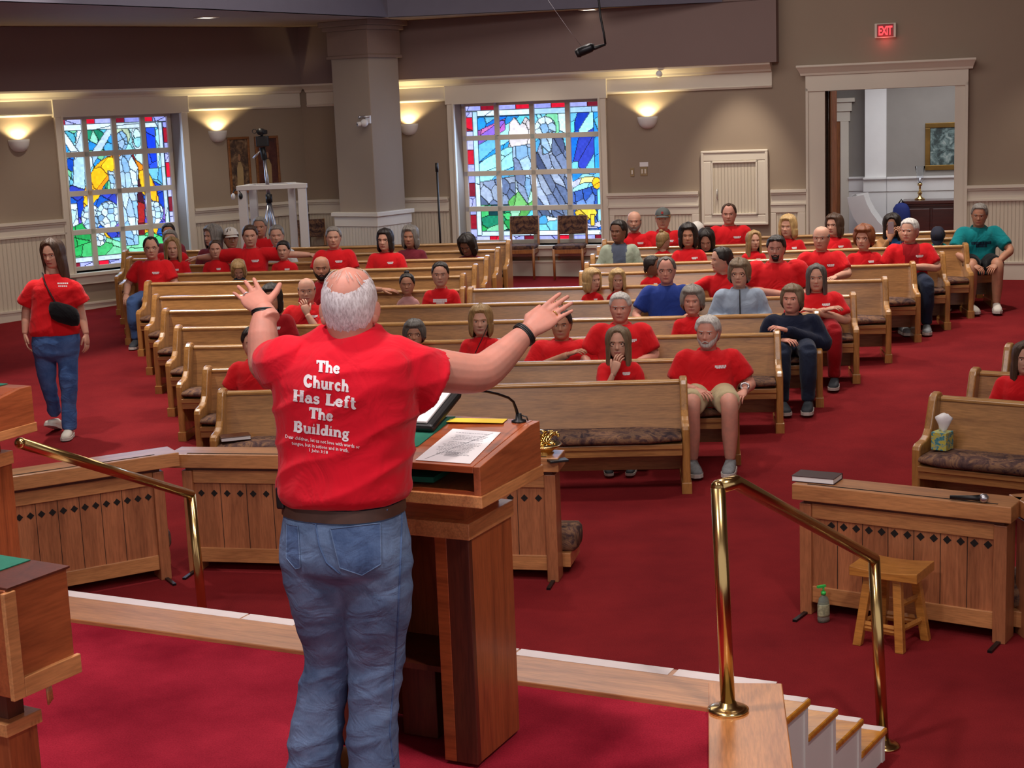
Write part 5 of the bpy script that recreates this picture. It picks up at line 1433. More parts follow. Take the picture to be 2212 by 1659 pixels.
def beard_shell(hh, M4, goatee=False, th=.035):
    P = 30; R = 9; mb = MB(); lim = math.radians(28 if goatee else 78); ph = np.linspace(-lim, lim, P); a = np.degrees(np.abs(ph))
    t0 = np.interp(a, [0, 12, 20, 30, 60, 78], [.835, .83, .80, .74, .66, .50]) if not goatee else np.interp(a, [0, 12, 20, 28], [.835, .83, .76, .74]); t1 = np.interp(a, [0, 40, 78], [1.05, 1.0, .80]); rows = []
    for r in range(R):
        s = r / (R - 1); t = t0 + (t1 - t0) * s; x, y, z = head_point(t, ph, hh, True)
        o = hh * (th * math.sin(PI * min(s * .75 + .12, 1)) ** .6 - .008); L = np.sqrt(x * x + y * y) + 1e-6
        rows.append(np.stack([x * (1 + o / L), y * (1 + o / L), z - (o * .5 if r > R - 3 else 0)], 1))
    mb.add([tuple(q) for r in rows for q in r.tolist()], [(i * P + k, i * P + k + 1, (i + 1) * P + k + 1, (i + 1) * P + k) for i in range(R - 1) for k in range(P - 1)], 0, True, M4)
    # moustache
    pts = [(q_ * hh, float(head_point(np.array(.755 + abs(q_) * .35), np.array(q_ / .34), hh)[1]) - .008 * hh, -(.752 + abs(q_) * .45) * hh) for q_ in (-.12, -.06, 0, .06, .12)]
    mb.tube(pts, [(.012 * hh, .012 * hh), (.02 * hh, .024 * hh), (.018 * hh, .022 * hh), (.02 * hh, .024 * hh), (.012 * hh, .012 * hh)], 6, 0, mat=M4); return mb
def hand_mb(sc=1., curl=.5, spread=.12, thumb=.7, n=8, s=1):
    """right or left hand: wrist at origin, fingers along -z, back of the hand towards -y, thumb towards +x*s"""
    mb = MB()
    mb.tube([(0, 0, .02), (0, 0, 0), (0, .0, -.03), (0, .002, -.06), (0, .004, -.09), (0, .004, -.1)], [(.024, .019), (.026, .02), (.036, .018), (.042, .017), (.041, .014), (.03, .008)], 14, flat=(0, 1, 0))
    for i, (bx, ln, r) in enumerate(((.030, .072, .0088), (.0105, .08, .0092), (-.0095, .074, .0088), (-.0285, .058, .0076))):
        p = Vector((bx, .004, -.085)); a = curl * .25; sp = (1.5 - i) * spread
        pts = [p]; rr = [r * 1.06]
        for j, q in enumerate((.45, .31, .24)):
            d = Vector((math.sin(sp), math.sin(a), -math.cos(a) * math.cos(sp))); p = p + d * ln * q * 1.25; pts.append(p); rr.append(r * (1 - .09 * (j + 1))); a += curl * (.75 if j == 0 else .55)
        mb.tube(pts, rr, n); mb.ball(pts[-1], rr[-1], n=n)
    pts = [Vector((.02, .004, -.02)), Vector((.044, .012, -.045)), Vector((.044 + .028 * thumb, .018, -.072 )), Vector((.046 + .045 * thumb, .022, -.098))]
    mb.tube(pts, [.014, .0125, .011, .009], n); mb.ball(pts[-1], .009, n=n)
    S = Matrix.Diagonal((sc * s, sc, sc, 1)); mb.v = [tuple(S @ Vector(v)) for v in mb.v]
    if s < 0: mb.f = [f[::-1] for f in mb.f]
    return mb
def aim(p, d, up=(0, -1, 0)):
    """frame at p with local -z along d and local -y near up"""
    z = -Vector(d).normalized(); y = -Vector(up); y = (y - z * y.dot(z));
    if y.length < 1e-3: y = z.orthogonal()
    y.normalize(); x = y.cross(z)
    return Matrix(((x.x, y.x, z.x, p[0]), (x.y, y.y, z.y, p[1]), (x.z, y.z, z.z, p[2]), (0, 0, 0, 1)))
def shoe_mb(M4, sc=1.):
    """toe towards -y, sole on z=0"""
    mb = MB()
    rings = []
    for y, w, h, zc in ((.085, .022, .03, .045), (.07, .034, .045, .05), (.02, .040, .052, .05), (-.05, .044, .042, .042), (-.11, .048, .034, .036), (-.16, .042, .026, .03), (-.185, .022, .014, .024)):
        rings.append([(w * sc * math.copysign(abs(math.cos(a)) ** .8, math.cos(a)), y * sc, (zc + h * math.sin(a) * (1 if math.sin(a) > 0 else .8)) * sc) for a in (2 * PI * k / 14 for k in range(14))])
    mb.loft(rings, mi=0, mat=M4)
    so = [(.03, .085), (.045, .03), (.047, -.05), (.052, -.11), (.045, -.165), (.02, -.192)]
    poly = [(x * sc, y * sc) for x, y in so] + [(-x * sc, y * sc) for x, y in so[::-1]]
    mb.prism(poly, 0, .026 * sc, 'z', 1, mat=M4)
    return mb
M['shoe_grey'] = plain('shoe_grey', rgb(120, 124, 128), .7, var=.2, scale=30); M['sole'] = plain('shoe_sole', rgb(200, 196, 190), .7); M['shoe_dark'] = plain('shoe_dark', rgb(44, 50, 58), .7, var=.2); M['shoe_white'] = plain('shoe_white', rgb(206, 200, 190), .7, var=.08)
def glasses_mb(hh, M4):
    mb = MB(); ey = float(head_point(np.array(.5), np.array(.3), hh)[1]) - .03 * hh
    for s in (-1, 1):
        mb.tube([(s * .14 * hh + .098 * hh * math.cos(a), ey + .012 * hh * abs(math.cos(a) - s) * .5, -.51 * hh + .072 * hh * math.sin(a)) for a in (2 * PI * k / 16 for k in range(17))], .009 * hh, 5, mat=M4)
        mb.tube([(s * .24 * hh, ey + .02 * hh, -.49 * hh), (s * .33 * hh, .02 * hh, -.48 * hh), (s * .34 * hh, .10 * hh, -.5 * hh)], .009 * hh, 5, mat=M4)
    mb.tube([(-.045 * hh, ey, -.5 * hh), (0, ey - .02 * hh, -.485 * hh), (.045 * hh, ey, -.5 * hh)], .009 * hh, 5, mat=M4); return mb
def cap_mb(hh, M4, brim=True):
    mb = MB(); P = 36; rows = []; ph = np.linspace(-PI, PI, P, endpoint=False)
    for t in (.004, .05, .12, .2, .28, .34):
        x, y, z = head_point(np.full(P, t), ph, hh, False); o = .05 * hh; k = 1 + o / (np.sqrt(x * x + y * y + (z + .45 * hh) ** 2)); rows.append(np.stack([x * k, y * k, (z + .45 * hh) * k - .42 * hh], 1))
    mb.add([tuple(q) for r in rows for q in r.tolist()], [(i * P + k, i * P + (k + 1) % P, (i + 1) * P + (k + 1) % P, (i + 1) * P + k) for i in range(len(rows) - 1) for k in range(P)] + [tuple(range(P))[::-1]], 0, True, M4)
    if brim:
        n = 14; vs = []
        for zz in (0, -.015):
            for r in (0, 1):
                for k in range(n + 1):
                    a = -1.15 + 2.3 * k / n; x = .35 * hh * math.sin(a); y0 = -.40 * hh * math.cos(a) + .0 * hh; ex = r * .30 * hh * math.cos(a * 1.25)
                    vs.append((x * (1 + .06 * r), y0 - ex, (-.325 - .06 * r - .05 * (math.sin(a) ** 2) + zz) * hh))
        m_ = n + 1; fs = []
        for k in range(n):
            fs += [(k, k + 1, m_ + k + 1, m_ + k), (2 * m_ + k, 3 * m_ + k, 3 * m_ + k + 1, 2 * m_ + k + 1), (m_ + k, m_ + k + 1, 3 * m_ + k + 1, 3 * m_ + k)]
        mb.add(vs, fs, 0, True, M4)
    return mb
def elimb(mb, pts, rad, n=12, mi=0, mat=None):
    """smooth limb through the joints with rounded ends"""
    P = [Vector(p) for p in pts]; out = []; rr = []
    for i in range(len(P) - 1):
        a = P[max(i - 1, 0)]; b = P[i]; c = P[i + 1]; d = P[min(i + 2, len(P) - 1)]
        for q in range(5):
            t = q / 5; out.append(.5 * ((2 * b) + (c - a) * t + (2 * a - 5 * b + 4 * c - d) * t * t + (3 * b - a - 3 * c + d) * t ** 3)); rr.append(rad[i] + (rad[i + 1] - rad[i]) * t)
    out.append(P[-1]); rr.append(rad[-1]); mb.tube(out, rr, n, mi, mat=mat); return mb

def displaced(me, amp, fn):
    nv = [v.normal.copy() for v in me.vertices]
    for v, n in zip(me.vertices, nv): v.co = v.co + n * (amp * fn(v.co))
    me.update(); return me
def ridg(p, sx, sy, sz, off=0):
    return 1 - 2 * abs(noise.noise(Vector((p.x * sx + off, p.y * sy, p.z * sz))))
def fold_red(p):
    d1 = ridg(Vector((p.x * .8 + p.z * .55, p.y, p.z * .8 - p.x * .4)), 3.4, 3, 10, 1.3)
    d2 = ridg(Vector((p.x - p.z * .3, p.y, p.z)), 9, 6, 4, 5.7)
    return .7 * d1 * d1 + .35 * d2
def torso_rings(S, kw, fat, fem, lean=0.04, n=22):
    R = []
    for u, w, d in ((-.10, .165, .13), (0, .178, .142), (.14, .182, .145), (.30, .172, .135), (.46, .172, .125), (.62, .182, .122), (.76, .186, .118), (.86, .172, .105), (.915, .135, .09), (.955, .092, .076), (.985, .070, .064)):
        f = 1 + (fat - 1) * math.exp(-((u - .2) / .35) ** 2); ww = w * kw * (1 + (f - 1) * .8); dd = d * kw * f
        if fem: ww *= (.93 if u > .7 else (.90 if .2 < u < .55 else 1))
        dd_f = dd * (1.12 if fem and .5 < u < .75 else 1)
        cy = lean * (u - .5) * .8
        R.append([(ww * math.copysign(abs(math.cos(a)) ** .8, math.cos(a)), cy + (dd if math.sin(a) > 0 else dd_f) * math.copysign(abs(math.sin(a)) ** .85, math.sin(a)), u * S) for a in (2 * PI * k / n for k in range(n))])
    return R
ARM = {
 'lap': lambda s, S, k: ((s * .255, -.02, S - .29), (s * .095, -.26 * k, .155)),
 'cross': lambda s, S, k: ((s * .265, -.07, S - .27), (-s * .06, -.235 - .02 * s, .24)),
 'spread': lambda s, S, k: ((s * .44, .05, S - .10), (s * .68, .09, S - .115)),
 'spreadlow': lambda s, S, k: ((s * .40, -.05, S - .17), (s * .60, -.10, S - .20)),
 'chin': lambda s, S, k: ((s * .18, -.25, S - .30), (s * .05, -.215, S - .075)),
 'phone': lambda s, S, k: ((s * .23, -.16, S - .24), (s * .10, -.30, S - .02)),
 'down': lambda s, S, k: ((s * .29, -.03, S - .28), (s * .24, -.25, .13)),
 'rest': lambda s, S, k: ((s * .25, -.10, S - .24), (s * .10, -.33, S - .25)),
 'knee': lambda s, S, k: ((s * .29, -.18, S - .25), (s * .12, -.40, .14)),
}
def person(label, loc, rz, S, hh, skin='light', hair=('short', 'brown'), shirt='red', sleeve='short', kw=1., fat=1., fem=False, yaw=0, pitch=0, roll=0, arms=('lap', 'lap'), legs='denim', shoes=('shoe_dark', 'sole'),
           glasses=False, beard=None, cap=None, logo=True, open_front=None, thigh=.40, seat=.475, seed=0, lean=.04, extras=None, hair_extra=1., shorts=False, neckdx=0., legsplay=1., bow=0., group='people seated in the pews', headback=0., knee_z=.06, foot_y=None):
    t = thing('person', label, 'person', loc, rz, group)
    up = Matrix.Translation((0, 0, seat))
    if bow: up = up @ Matrix.Rotation(math.radians(bow), 4, 'X')
    # head frame: crown at top
    neckp = Vector((neckdx, lean * .35 + headback, S - .01))
    HM = up @ Matrix.Translation(neckp) @ Matrix.Rotation(math.radians(yaw), 4, 'Z') @ Matrix.Rotation(math.radians(pitch), 4, 'X') @ Matrix.Rotation(math.radians(roll), 4, 'Y') @ Matrix.Translation((0, -.05 * hh, 1.11 * hh))
    sk = SK[skin]; hm = HR[hair[1]] if hair[1] else HR['brown']
    mb = MB(); add_head(mb, hh, HM)
    mb.tube([(neckdx * .3, lean * .3 + .01, S - .06), (neckdx, lean * .35 + .012 + headback * .5, S + .05), (neckdx, lean * .35 + .0 + headback, S + .10)], [.062 * kw, .055 * kw, .052 * kw], 16, 0, mat=up)
    sh_mb = MB().loft(torso_rings(S, kw, fat, fem, lean), mat=up)
    for s, pose in ((1, arms[0]), (-1, arms[1])):
        if pose is None: continue
        sh = Vector((s * .168 * kw, lean * .3, S - .082))
        el, wr = ARM[pose](s, S, kw); el = Vector((el[0] * kw, el[1], el[2])); wr = Vector((wr[0] * kw, wr[1], wr[2]))
        inn = sh * .6 + Vector((0, 0, S * .32))
        m1 = sh * .5 + el * .5; fr = el * .55 + wr * .45
        elimb(mb, [sh, m1, el, fr, wr], [.05 * kw, .047 * kw, .040 * kw, .040 * kw, .026 * kw], 12, 0, mat=up)
        d = (wr - el).normalized(); hd = d.copy()
        if pose in ('lap', 'knee', 'down'): hd = (d + Vector((-s * .25, -.2, -.15))).normalized()
        upv = (0, -.25, 1) if pose != 'chin' and pose != 'phone' else (s * .6, -1, 0)
        if pose == 'chin': hd = Vector((-s * .3, .15, 1)).normalized()
        if pose == 'phone': hd = Vector((-s * .25, .1, 1)).normalized()
        hs = hh / .235 * .95
        mb.join(hand_mb(hs, .75 if pose not in ('spread', 'spreadlow') else .35, .06, .5, 6, -s), up @ aim(wr, hd, upv))
        # sleeves
        r0 = .079 * kw * (1 + (fat - 1) * .4)
        if sleeve == 'short':
            e_ = sh * .22 + el * .78
            elimb(sh_mb, [sh * .75 + Vector((0, 0, (S - .1) * .25)), sh, sh * .6 + el * .4, e_], [r0 * .9, r0 * .92, r0 * .92, r0 * .90], 14, 0, up)
        else:
            elimb(sh_mb, [sh * .75 + Vector((0, 0, (S - .1) * .25)), sh, m1, el, fr, wr], [r0 * .9, r0 * .9, r0 * .78, .058 * kw, .052 * kw, .042 * kw], 14, 0, up)
    if shorts:
        for s in (1, -1):
            kx = s * .13 * kw * legsplay; ky = -thigh
            ank = Vector((kx, (foot_y if foot_y is not None else ky + .03), .09))
            elimb(mb, [(kx * .9, ky + .16, seat + knee_z), (kx, ky, seat + knee_z + .005), (kx, ky + .01, seat * .62), ank], [.066 * kw, .06 * kw, .056 * kw, .034 * kw], 14)
    body = mb.obj('body', [sk, M['lips'], M['eye_white'], M['iris'], hm], t)
    # hair
    if hair[0] == 'bald':
        if hair[1]: fringe_shell(hh, HM, seed).obj('hair', hm, t)
    elif hair[0] != 'shaved':
        h = hair_shell(hair[0], hh, HM, seed, hair_extra)
        if hair[0] == 'tied':
            if extras == 'bun': h.ball((0, .16 * hh, .05 * hh), .13 * hh, .13 * hh, .12 * hh, 12, 0, HM)
            elif extras == 'tail': h.tube([(0, .40 * hh, -.35 * hh), (.0, .52 * hh, -.5 * hh), (.0, .50 * hh, -.8 * hh), (0, .42 * hh, -1.15 * hh)], [.08 * hh, .10 * hh, .085 * hh, .02 * hh], 10, 0, mat=HM)
            else: h.ball((0, .46 * hh, -.5 * hh), .13 * hh, .12 * hh, .14 * hh, 12, 0, HM)
        h.obj('hair', hm, t)
    if beard: beard_shell(hh, HM, beard[1]).obj('beard', HR[beard[0]], t)
    if glasses: glasses_mb(hh, HM).obj('glasses', M['black'], t)
    if extras == 'shades':
        g = MB()
        for s in (-1, 1): g.ball((s * .15 * hh, -.36 * hh, -.13 * hh), .12 * hh, .05 * hh, .07 * hh, 10, 0, HM)
        g.tube([(-.3 * hh, -.1 * hh, -.16 * hh), (-.2 * hh, -.36 * hh, -.12 * hh), (.2 * hh, -.36 * hh, -.12 * hh), (.3 * hh, -.1 * hh, -.16 * hh)], .02 * hh, 6, mat=HM)
        g.obj('sunglasses', M['black'], t)
    if cap:
        c = cap_mb(hh, HM).obj('cap', cap[0], t)
        if len(cap) > 1:
            b = MB(); b.prism([(-.05 * hh, -.24 * hh), (.05 * hh, -.24 * hh), (.055 * hh, -.12 * hh), (-.055 * hh, -.12 * hh)], -.43 * hh, -.41 * hh, 'y', 0, mat=HM)
            b.obj('cap_badge', cap[1], c)
    # shirt: one continuous surface
    me = remeshed(sh_mb, .0165 if kw > .8 else .013, 5, 'shirt')
    displaced(me, .007, lambda p, o=seed * 1.7: fold_red(Vector((p.x + o, p.y, p.z)))); me.polygons.foreach_set('use_smooth', [True] * len(me.polygons))
    me.materials.append(CL[shirt])
    if open_front:
        me.materials.append(CL[open_front[0]]); wv = open_front[1]; iv = up.inverted()
        for p in me.polygons:
            c = iv @ p.center
            if p.normal.y < .1 and abs(c.x) < wv * kw * (.45 + .75 * max(0, min(1, (c.z / S)))) and c.z > .05: p.material_index = 1
    so = bpy.data.objects.new('shirt' if open_front is None else 'jacket', me); COL.objects.link(so); so.parent = t
    cr = MB(); ring = [Vector((.078 * kw * math.cos(a) + neckdx * .4, lean * .33 + .0 + .072 * kw * math.sin(a), S * .958 + .002 + (.02 if math.sin(a) > 0 else -.022) * abs(math.sin(a)))) for a in (2 * PI * k / 24 for k in range(25))]
    cr.tube(ring, .011 * kw, 8, cap=False, mat=up); cr.obj('collar', CL[shirt] if open_front is None else CL[open_front[0]], so)
    if logo:
        bv = BVHTree.FromPolygons([v.co for v in me.vertices], [p.vertices for p in me.polygons])
        lg = MB(); rnd = random.Random(seed + 11)
        for row, (zz, x0, x1, h) in enumerate(((.725, .04, .115, .0085), (.70, .05, .105, .006)) if logo is True else ((.66, -.095, .095, .017), (.60, -.05, .06, .02))):
            x = x0
            while x < x1:
                w_ = .008 + rnd.random() * .008; q = []
                for (a, b) in ((x, -h), (x + w_, -h), (x + w_, h), (x, h)):
                    hit = bv.ray_cast(up @ Vector((a * kw, -.6, zz * S + b)), (up.to_3x3() @ Vector((0, 1, 0))))
                    if hit[0] is None: break
                    q.append(hit[0] + hit[1] * .003 if hit[1].y < 0 else hit[0] - hit[1] * .003)
                if len(q) == 4: lg.add(q, [(0, 1, 2, 3)])
                x += w_ + .003
        if lg.f: lg.obj('chest_print', CL['navy'] if logo == 'dark' else M['print'], so)
    # trousers and shoes
    if legs:
        pm = MB()
        pm.loft([[(w * kw * math.cos(a), y + d * kw * math.sin(a), z) for a in (2 * PI * k / 16 for k in range(16))] for z, w, d, y in ((seat - .03, .15, .12, -.02), (seat + .01, .185, .16, -.02), (seat + .09, .18, .15, 0), (seat + .15, .165, .13, .01))])
        for s in (1, -1):
            kx = s * .13 * kw * legsplay; ky = -thigh; hp = Vector((s * .085 * kw, -.05, seat + .075)); kn = Vector((kx, ky, seat + knee_z)); fy = foot_y if foot_y is not None else ky + .03
            if shorts: elimb(pm, [hp, hp * .5 + kn * .5, kn * .9 + hp * .1], [.105 * kw, .098 * kw, .092 * kw], 14)
            else:
                elimb(pm, [hp, hp * .5 + kn * .5, kn], [.10 * kw, .088 * kw, .075 * kw], 14)
                elimb(pm, [kn + Vector((0, .02, .01)), (kx, ky - .0, seat * .7), (kx, fy, .2), (kx, fy, .085)], [.074 * kw, .072 * kw, .06 * kw, .058 * kw], 14)
            if shoes:
                shoe_mb(Matrix.Translation((kx, fy - .02, 0)) @ rotz(-s * .15), max(.7, kw)).obj('shoe', [M[shoes[0]], M[shoes[1]]], t)
                if shorts: MB().tube([(kx, fy, .06), (kx, fy, .15)], [.04, .037], 12).obj('sock', CL['white' if shorts != 'dark' else 'slate'], t)
        pme = remeshed(pm, .02 if kw > .8 else .016, 4, 'trousers'); pme.materials.append(CL[legs])
        po = bpy.data.objects.new('shorts' if shorts else 'trousers', pme); COL.objects.link(po); po.parent = t
    return t, up, HM
LOOK = Vector((-.6, 5.6, 2.4))
def seat_person(label, row, cx, top, chin, sit=.20, **k):
    """someone in a pew: pixel column and head height of the photo give the place along the pew and the sitting height"""
    blocks = ROW[row]; blk = blocks[0] if len(blocks) == 1 or cx < 1180 else blocks[1]
    P, Q = blk; u = (Q - P); zf = (P.z + Q.z) / 2; u.z = 0; u.normalize(); bk = Vector((-u.y, u.x, 0))
    H = onplane(cx, (top + chin) / 2, P + bk * sit, bk); Tp = onplane(cx, top, P + bk * sit, bk); Bt = onplane(cx, chin, P + bk * sit, bk)
    kid = k.pop('kid', False); fem = k.get('fem', False)
    hh_px = (Tp.z - Bt.z)
    thick = {'shortf': .06, 'curly': .08, 'bob': .06, 'long': .05}.get(k.get('hair', ('short', ''))[0], .035)
    hh = k.pop('hh', None) or min(.248, max(.19, hh_px / (1 + thick)))
    S = Tp.z - zf - .475 - hh * thick - hh * 1.11 + .01
    S = max(.30, S)
    rz = math.atan2(u.y, u.x)
    d = LOOK - H; loc_ang = math.degrees(math.atan2(d.x * u.x + d.y * u.y, -(d.x * bk.x + d.y * bk.y)))
    yaw = loc_ang * .8 + k.pop('yaw', 0)
    kw = k.pop('kw', None) or (.92 if fem else 1.0) * (min(1., S / .56) ** .5 if not kid else min(.85, S / .58))
    th = k.pop('thigh', .40 if row < 7 else .27)
    return person(label, (H.x, H.y, zf), rz, S, hh, yaw=yaw, kw=kw, thigh=th, seed=int(cx) % 97, **k)
# ================================================================= THE CONGREGATION
M['cap_white'] = plain('cap_white', rgb(214, 208, 200), .8); M['cap_grey'] = plain('cap_grey', rgb(84, 88, 86), .8); M['cap_navy'] = plain('cap_navy', rgb(28, 32, 52), .8); M['badge'] = plain('badge_red', rgb(190, 60, 60), .7)
SP = seat_person
# ---- left half, back to front
SP('person with dark hair farthest left in the back, in front of the shepherd window', 11, 363, 482, 520, hair=('short', 'dark'), skin='tan', fem=True, shirt='maroon', logo=False)
SP('grey haired person in red half hidden behind the man with glasses at the window', 10, 367, 496, 540, hair=('short', 'grey'), glasses=True)
SP('woman with wild curly grey hair in a red top, turned to the side', 10, 459, 485, 535, hair=('curly', 'grey'), fem=True, yaw=-50, shirt='maroon', logo=False)
SP('person in a white cap and red shirt beside the curly grey haired woman', 10, 498, 492, 538, hair=('short', 'brown'), cap=(M['cap_white'],), yaw=12, skin='tan', fem=True, kw=.8)
SP('grey haired man in red standing out highest behind the large man with outstretched arms', 11, 561, 468, 515, hair=('short', 'grey'), skin='tan', yaw=-6)
SP('grey haired man in a pale shirt in front of the tripod', 10, 597, 486, 532, hair=('short', 'grey'), shirt='white', logo=False)
SP('woman with long blonde hair in red, right of the man with glasses', 9, 372, 512, 562, hair=('long', 'blonde'), fem=True)
SP('girl with brown hair in red in front of the white capped person', 9, 465, 518, 566, hair=('tied', 'brown'), fem=True, kid=True, skin='light', hh=.215)
SP('large man in red with both arms stretched out along the pew back', 9, 540, 486, 544, hair=('short', 'brown'), arms=('spread', 'spread'), fat=1.15, kw=1.05)
SP('dark haired boy in red at the right hand of the large man', 9, 612, 520, 568, hair=('short', 'dark'), kid=True, yaw=-10, hh=.215)
SP('grey haired man in red left of the column', 9, 720, 489, 540, hair=('short', 'grey'), kw=1.04)
SP('curly dark haired man with glasses in red below the column', 9, 832, 493, 545, hair=('bob', 'dark'), glasses=True, yaw=-18, hair_extra=.7)
SP('woman with grey bob in a mauve top right of the column', 10, 886, 487, 538, hair=('bob', 'grey'), fem=True, shirt='maroon', logo=False, yaw=-12, skin='tan')
SP('woman with black hair bowing her head near the end of a rear pew', 10, 1014, 503, 550, hair=('bob', 'dark'), fem=True, shirt='maroon', logo=False, pitch=28, skin='brown', yaw=-20)
SP('man with glasses and dark hair in red at the left end of the eighth pew', 8, 326, 511, 566, hair=('receding', 'dark'), glasses=True, arms=('lap', 'down'), kw=1.05, thigh=.36)
SP('small fair haired child leaning head down on the pew back', 8, 515, 556, 596, hair=('bob', 'blonde'), kid=True, pitch=32, shirt='slate', logo=False, fem=True, hh=.2, sit=.02, arms=('rest', 'rest'), skin='light')
SP('bald man with a full dark beard and outstretched arm behind the preacher', 6, 694, 552, 610, hair=('bald', None), beard=('dark', False), skin='tan', arms=('spread', 'lap'), shirt='darkred', logo=False)
SP('girl with a dark bun in a pink and white shirt', 6, 879, 590, 644, hair=('tied', 'dark'), extras='bun', fem=True, kid=True, shirt='pinkwhite', logo=False, hh=.215, skin='tan')
SP('woman with dark tied back hair in red beside the girl with a bun', 6, 951, 565, 627, hair=('tied', 'dark'), extras='tail', fem=True, logo='wide')
SP('balding man in red resting his chin on his hand', 5, 662, 599, 658, hair=('bald', 'saltpepper'), arms=('chin', 'down'), kw=1.03)
SP('dark haired woman in red behind the raised left hand of the preacher', 4, 585, 614, 672, hair=('bob', 'dark'), fem=True, skin='tan', shirt='darkred')
SP('woman with short dark grey hair and glasses looking over the preacher shoulder', 3, 895, 702, 758, hair=('shortf', 'saltpepper'), fem=True, glasses=True, skin='tan')
t_, up_, HM_ = SP('woman with shoulder length blonde hair and a dark crossbody strap', 3, 1038, 658, 728, hair=('bob', 'blonde'), fem=True, glasses=False, logo=False, hair_extra=.9)
def strap(t_, up_, S, kw, s=1, w=.016, zlow=.1):
    MB().tube([up_ @ Vector(p) for p in ((s * .085 * kw, .02, S * 1.0), (s * .075 * kw, -.085 * kw, S * .93), (s * .02, -.150 * kw, S * .72), (-s * .06, -.165 * kw, S * .42), (-s * .14, -.155 * kw, zlow))], [(.004, w)] * 5, 6, flat=(0, 1, 0)).obj('strap', M['black'], t_)
strap(t_, up_, .52, .92)
SP('person in red whose head is hidden behind the raised left arm of the preacher', 2, 546, 706, 772, hair=('short', 'dark'), arms=('lap', 'down'), logo=False)
SP('dark haired man in red behind the raised right hand of the preacher', 3, 1212, 668, 735, hair=('short', 'dark'), skin='tan', arms=('down', 'cross'), kw=1.12, fat=1.15)
# ---- right half, back to front
SP('bald man with a grey beard in red against the panelled wall', 11, 1370, 455, 500, hair=('bald', 'grey'), beard=('grey', False), arms=('cross', 'cross'))
SP('person in a grey baseball cap and red shirt, right of the grey bearded man', 11, 1432, 449, 494, hair=('tied', 'fair'), cap=(M['cap_grey'], M['badge']), fem=True, kw=1.)
SP('person in a white cap mostly hidden behind two dark haired women', 11, 1507, 476, 520, hair=('short', 'brown'), cap=(M['cap_white'],), pitch=25)
SP('tall man in red in front of the cream access panel', 11, 1575, 439, 489, hair=('receding', 'brown'), kw=1.1, skin='pink')
SP('small child with fair hair in a bun, turned to the back', 10, 1432, 500, 540, hair=('tied', 'blonde'), extras='bun', yaw=125, kid=True, fem=True, hh=.2)
SP('young woman with long dark hair bowing her head beside the white cap', 10, 1526, 488, 535, hair=('long', 'dark'), fem=True, pitch=28, shirt='black', logo=False)
SP('blonde woman with a bob in red left of the doorway', 10, 1703, 464, 511, hair=('bob', 'fair'), fem=True, yaw=-16)
SP('brown haired woman with glasses in red below the left door jamb', 10, 1803, 461, 508, hair=('bob', 'brown'), fem=True, glasses=True, yaw=-22, hair_extra=.9)
t_, up_, HM_ = SP('dark long haired woman in a tan cardigan holding up a phone', 10, 1928, 459, 512, hair=('long', 'dark'), fem=True, shirt='tan', open_front=('bluetop', .1), sleeve='long', arms=('phone', 'phone'), logo=False, glasses=True, pitch=12, skin='tan')
pm_ = t_.matrix_basis @ up_ @ Vector((-.06, -.36, .52)); o = thing('phone', 'silver phone held up by the woman in the tan cardigan', 'phone', t_.location, t_.rotation_euler.z)
MB().box(-.105, -.035, -.345, -.335, .92, 1.06).obj('phone_body', M['silver'], o, .004); MB().box(-.10, -.04, -.3349, -.333, .93, 1.05).obj('screen', M['black'], o)
SP('child in a navy cap and teal shirt with head bowed', 10, 2028, 489, 532, hair=('short', 'dark'), cap=(M['cap_navy'],), kid=True, shirt='teal', pitch=48, logo=False, hh=.215)
SP('man with dark hair in a pale jacket over a slate shirt', 9, 1337, 475, 532, hair=('short', 'dark'), skin='brown', shirt='jacket', open_front=('slate', .085), sleeve='long', logo=False, yaw=-25)
SP('dark haired woman in red right of the man in the pale jacket', 9, 1487, 483, 538, hair=('bob', 'dark'), fem=True, hair_extra=1.1, skin='tan')
SP('little girl with long fair hair smiling to the side', 9, 1628, 498, 542, hair=('long', 'blonde'), fem=True, kid=True, yaw=22, hh=.205)
SP('woman with auburn hair in red, eighth pew right', 8, 1867, 487, 541, hair=('shortf', 'auburn'), fem=True, yaw=-12, hair_extra=1.2, glasses=True)
SP('grey haired man in open red shirt and dark jeans, right end of eighth pew', 8, 1966, 472, 534, hair=('short', 'white'), yaw=-18, open_front=('darkred', .075), legs='darkdenim', arms=('cross', 'down'), thigh=.38, kw=1.08, shoes=('shoe_grey', 'sole'), legsplay=.9)
SP('bald man in red resting his arm on the pew back in front', 7, 1775, 487, 550, hair=('bald', 'saltpepper'), arms=('rest', 'lap'), yaw=-8, kw=1.06)
SP('dark haired child half hidden behind the man in blue', 7, 1408, 588, 628, hair=('short', 'dark'), kid=True, yaw=80, skin='brown', hh=.2)
SP('big man with a goatee and sunglasses pushed up on his head', 6, 1677, 508, 578, hair=('short', 'dark'), beard=('dark', True), extras='shades', kw=1.28, fat=1.25, arms=('lap', 'cross'), logo=False, skin='pink')
SP('dark haired woman in red seen in profile with arm along the pew', 6, 1560, 533, 600, hair=('tied', 'dark'), fem=True, yaw=-62, arms=('lap', 'spreadlow'), logo=False)
SP('girl with fair bobbed hair in red turning to look right', 6, 1279, 585, 643, hair=('bob', 'fair'), fem=True, kid=True, yaw=42, hh=.21)
SP('little blonde girl behind the grey haired man, smallest in her pew', 6, 1334, 599, 647, hair=('bob', 'fair'), fem=True, kid=True, yaw=10, hh=.2)
SP('older man with glasses in a plain blue t-shirt', 5, 1440, 554, 622, hair=('receding', 'saltpepper'), glasses=True, shirt='blue', logo=False, arms=('lap', 'down'), skin='pink', kw=1.05)
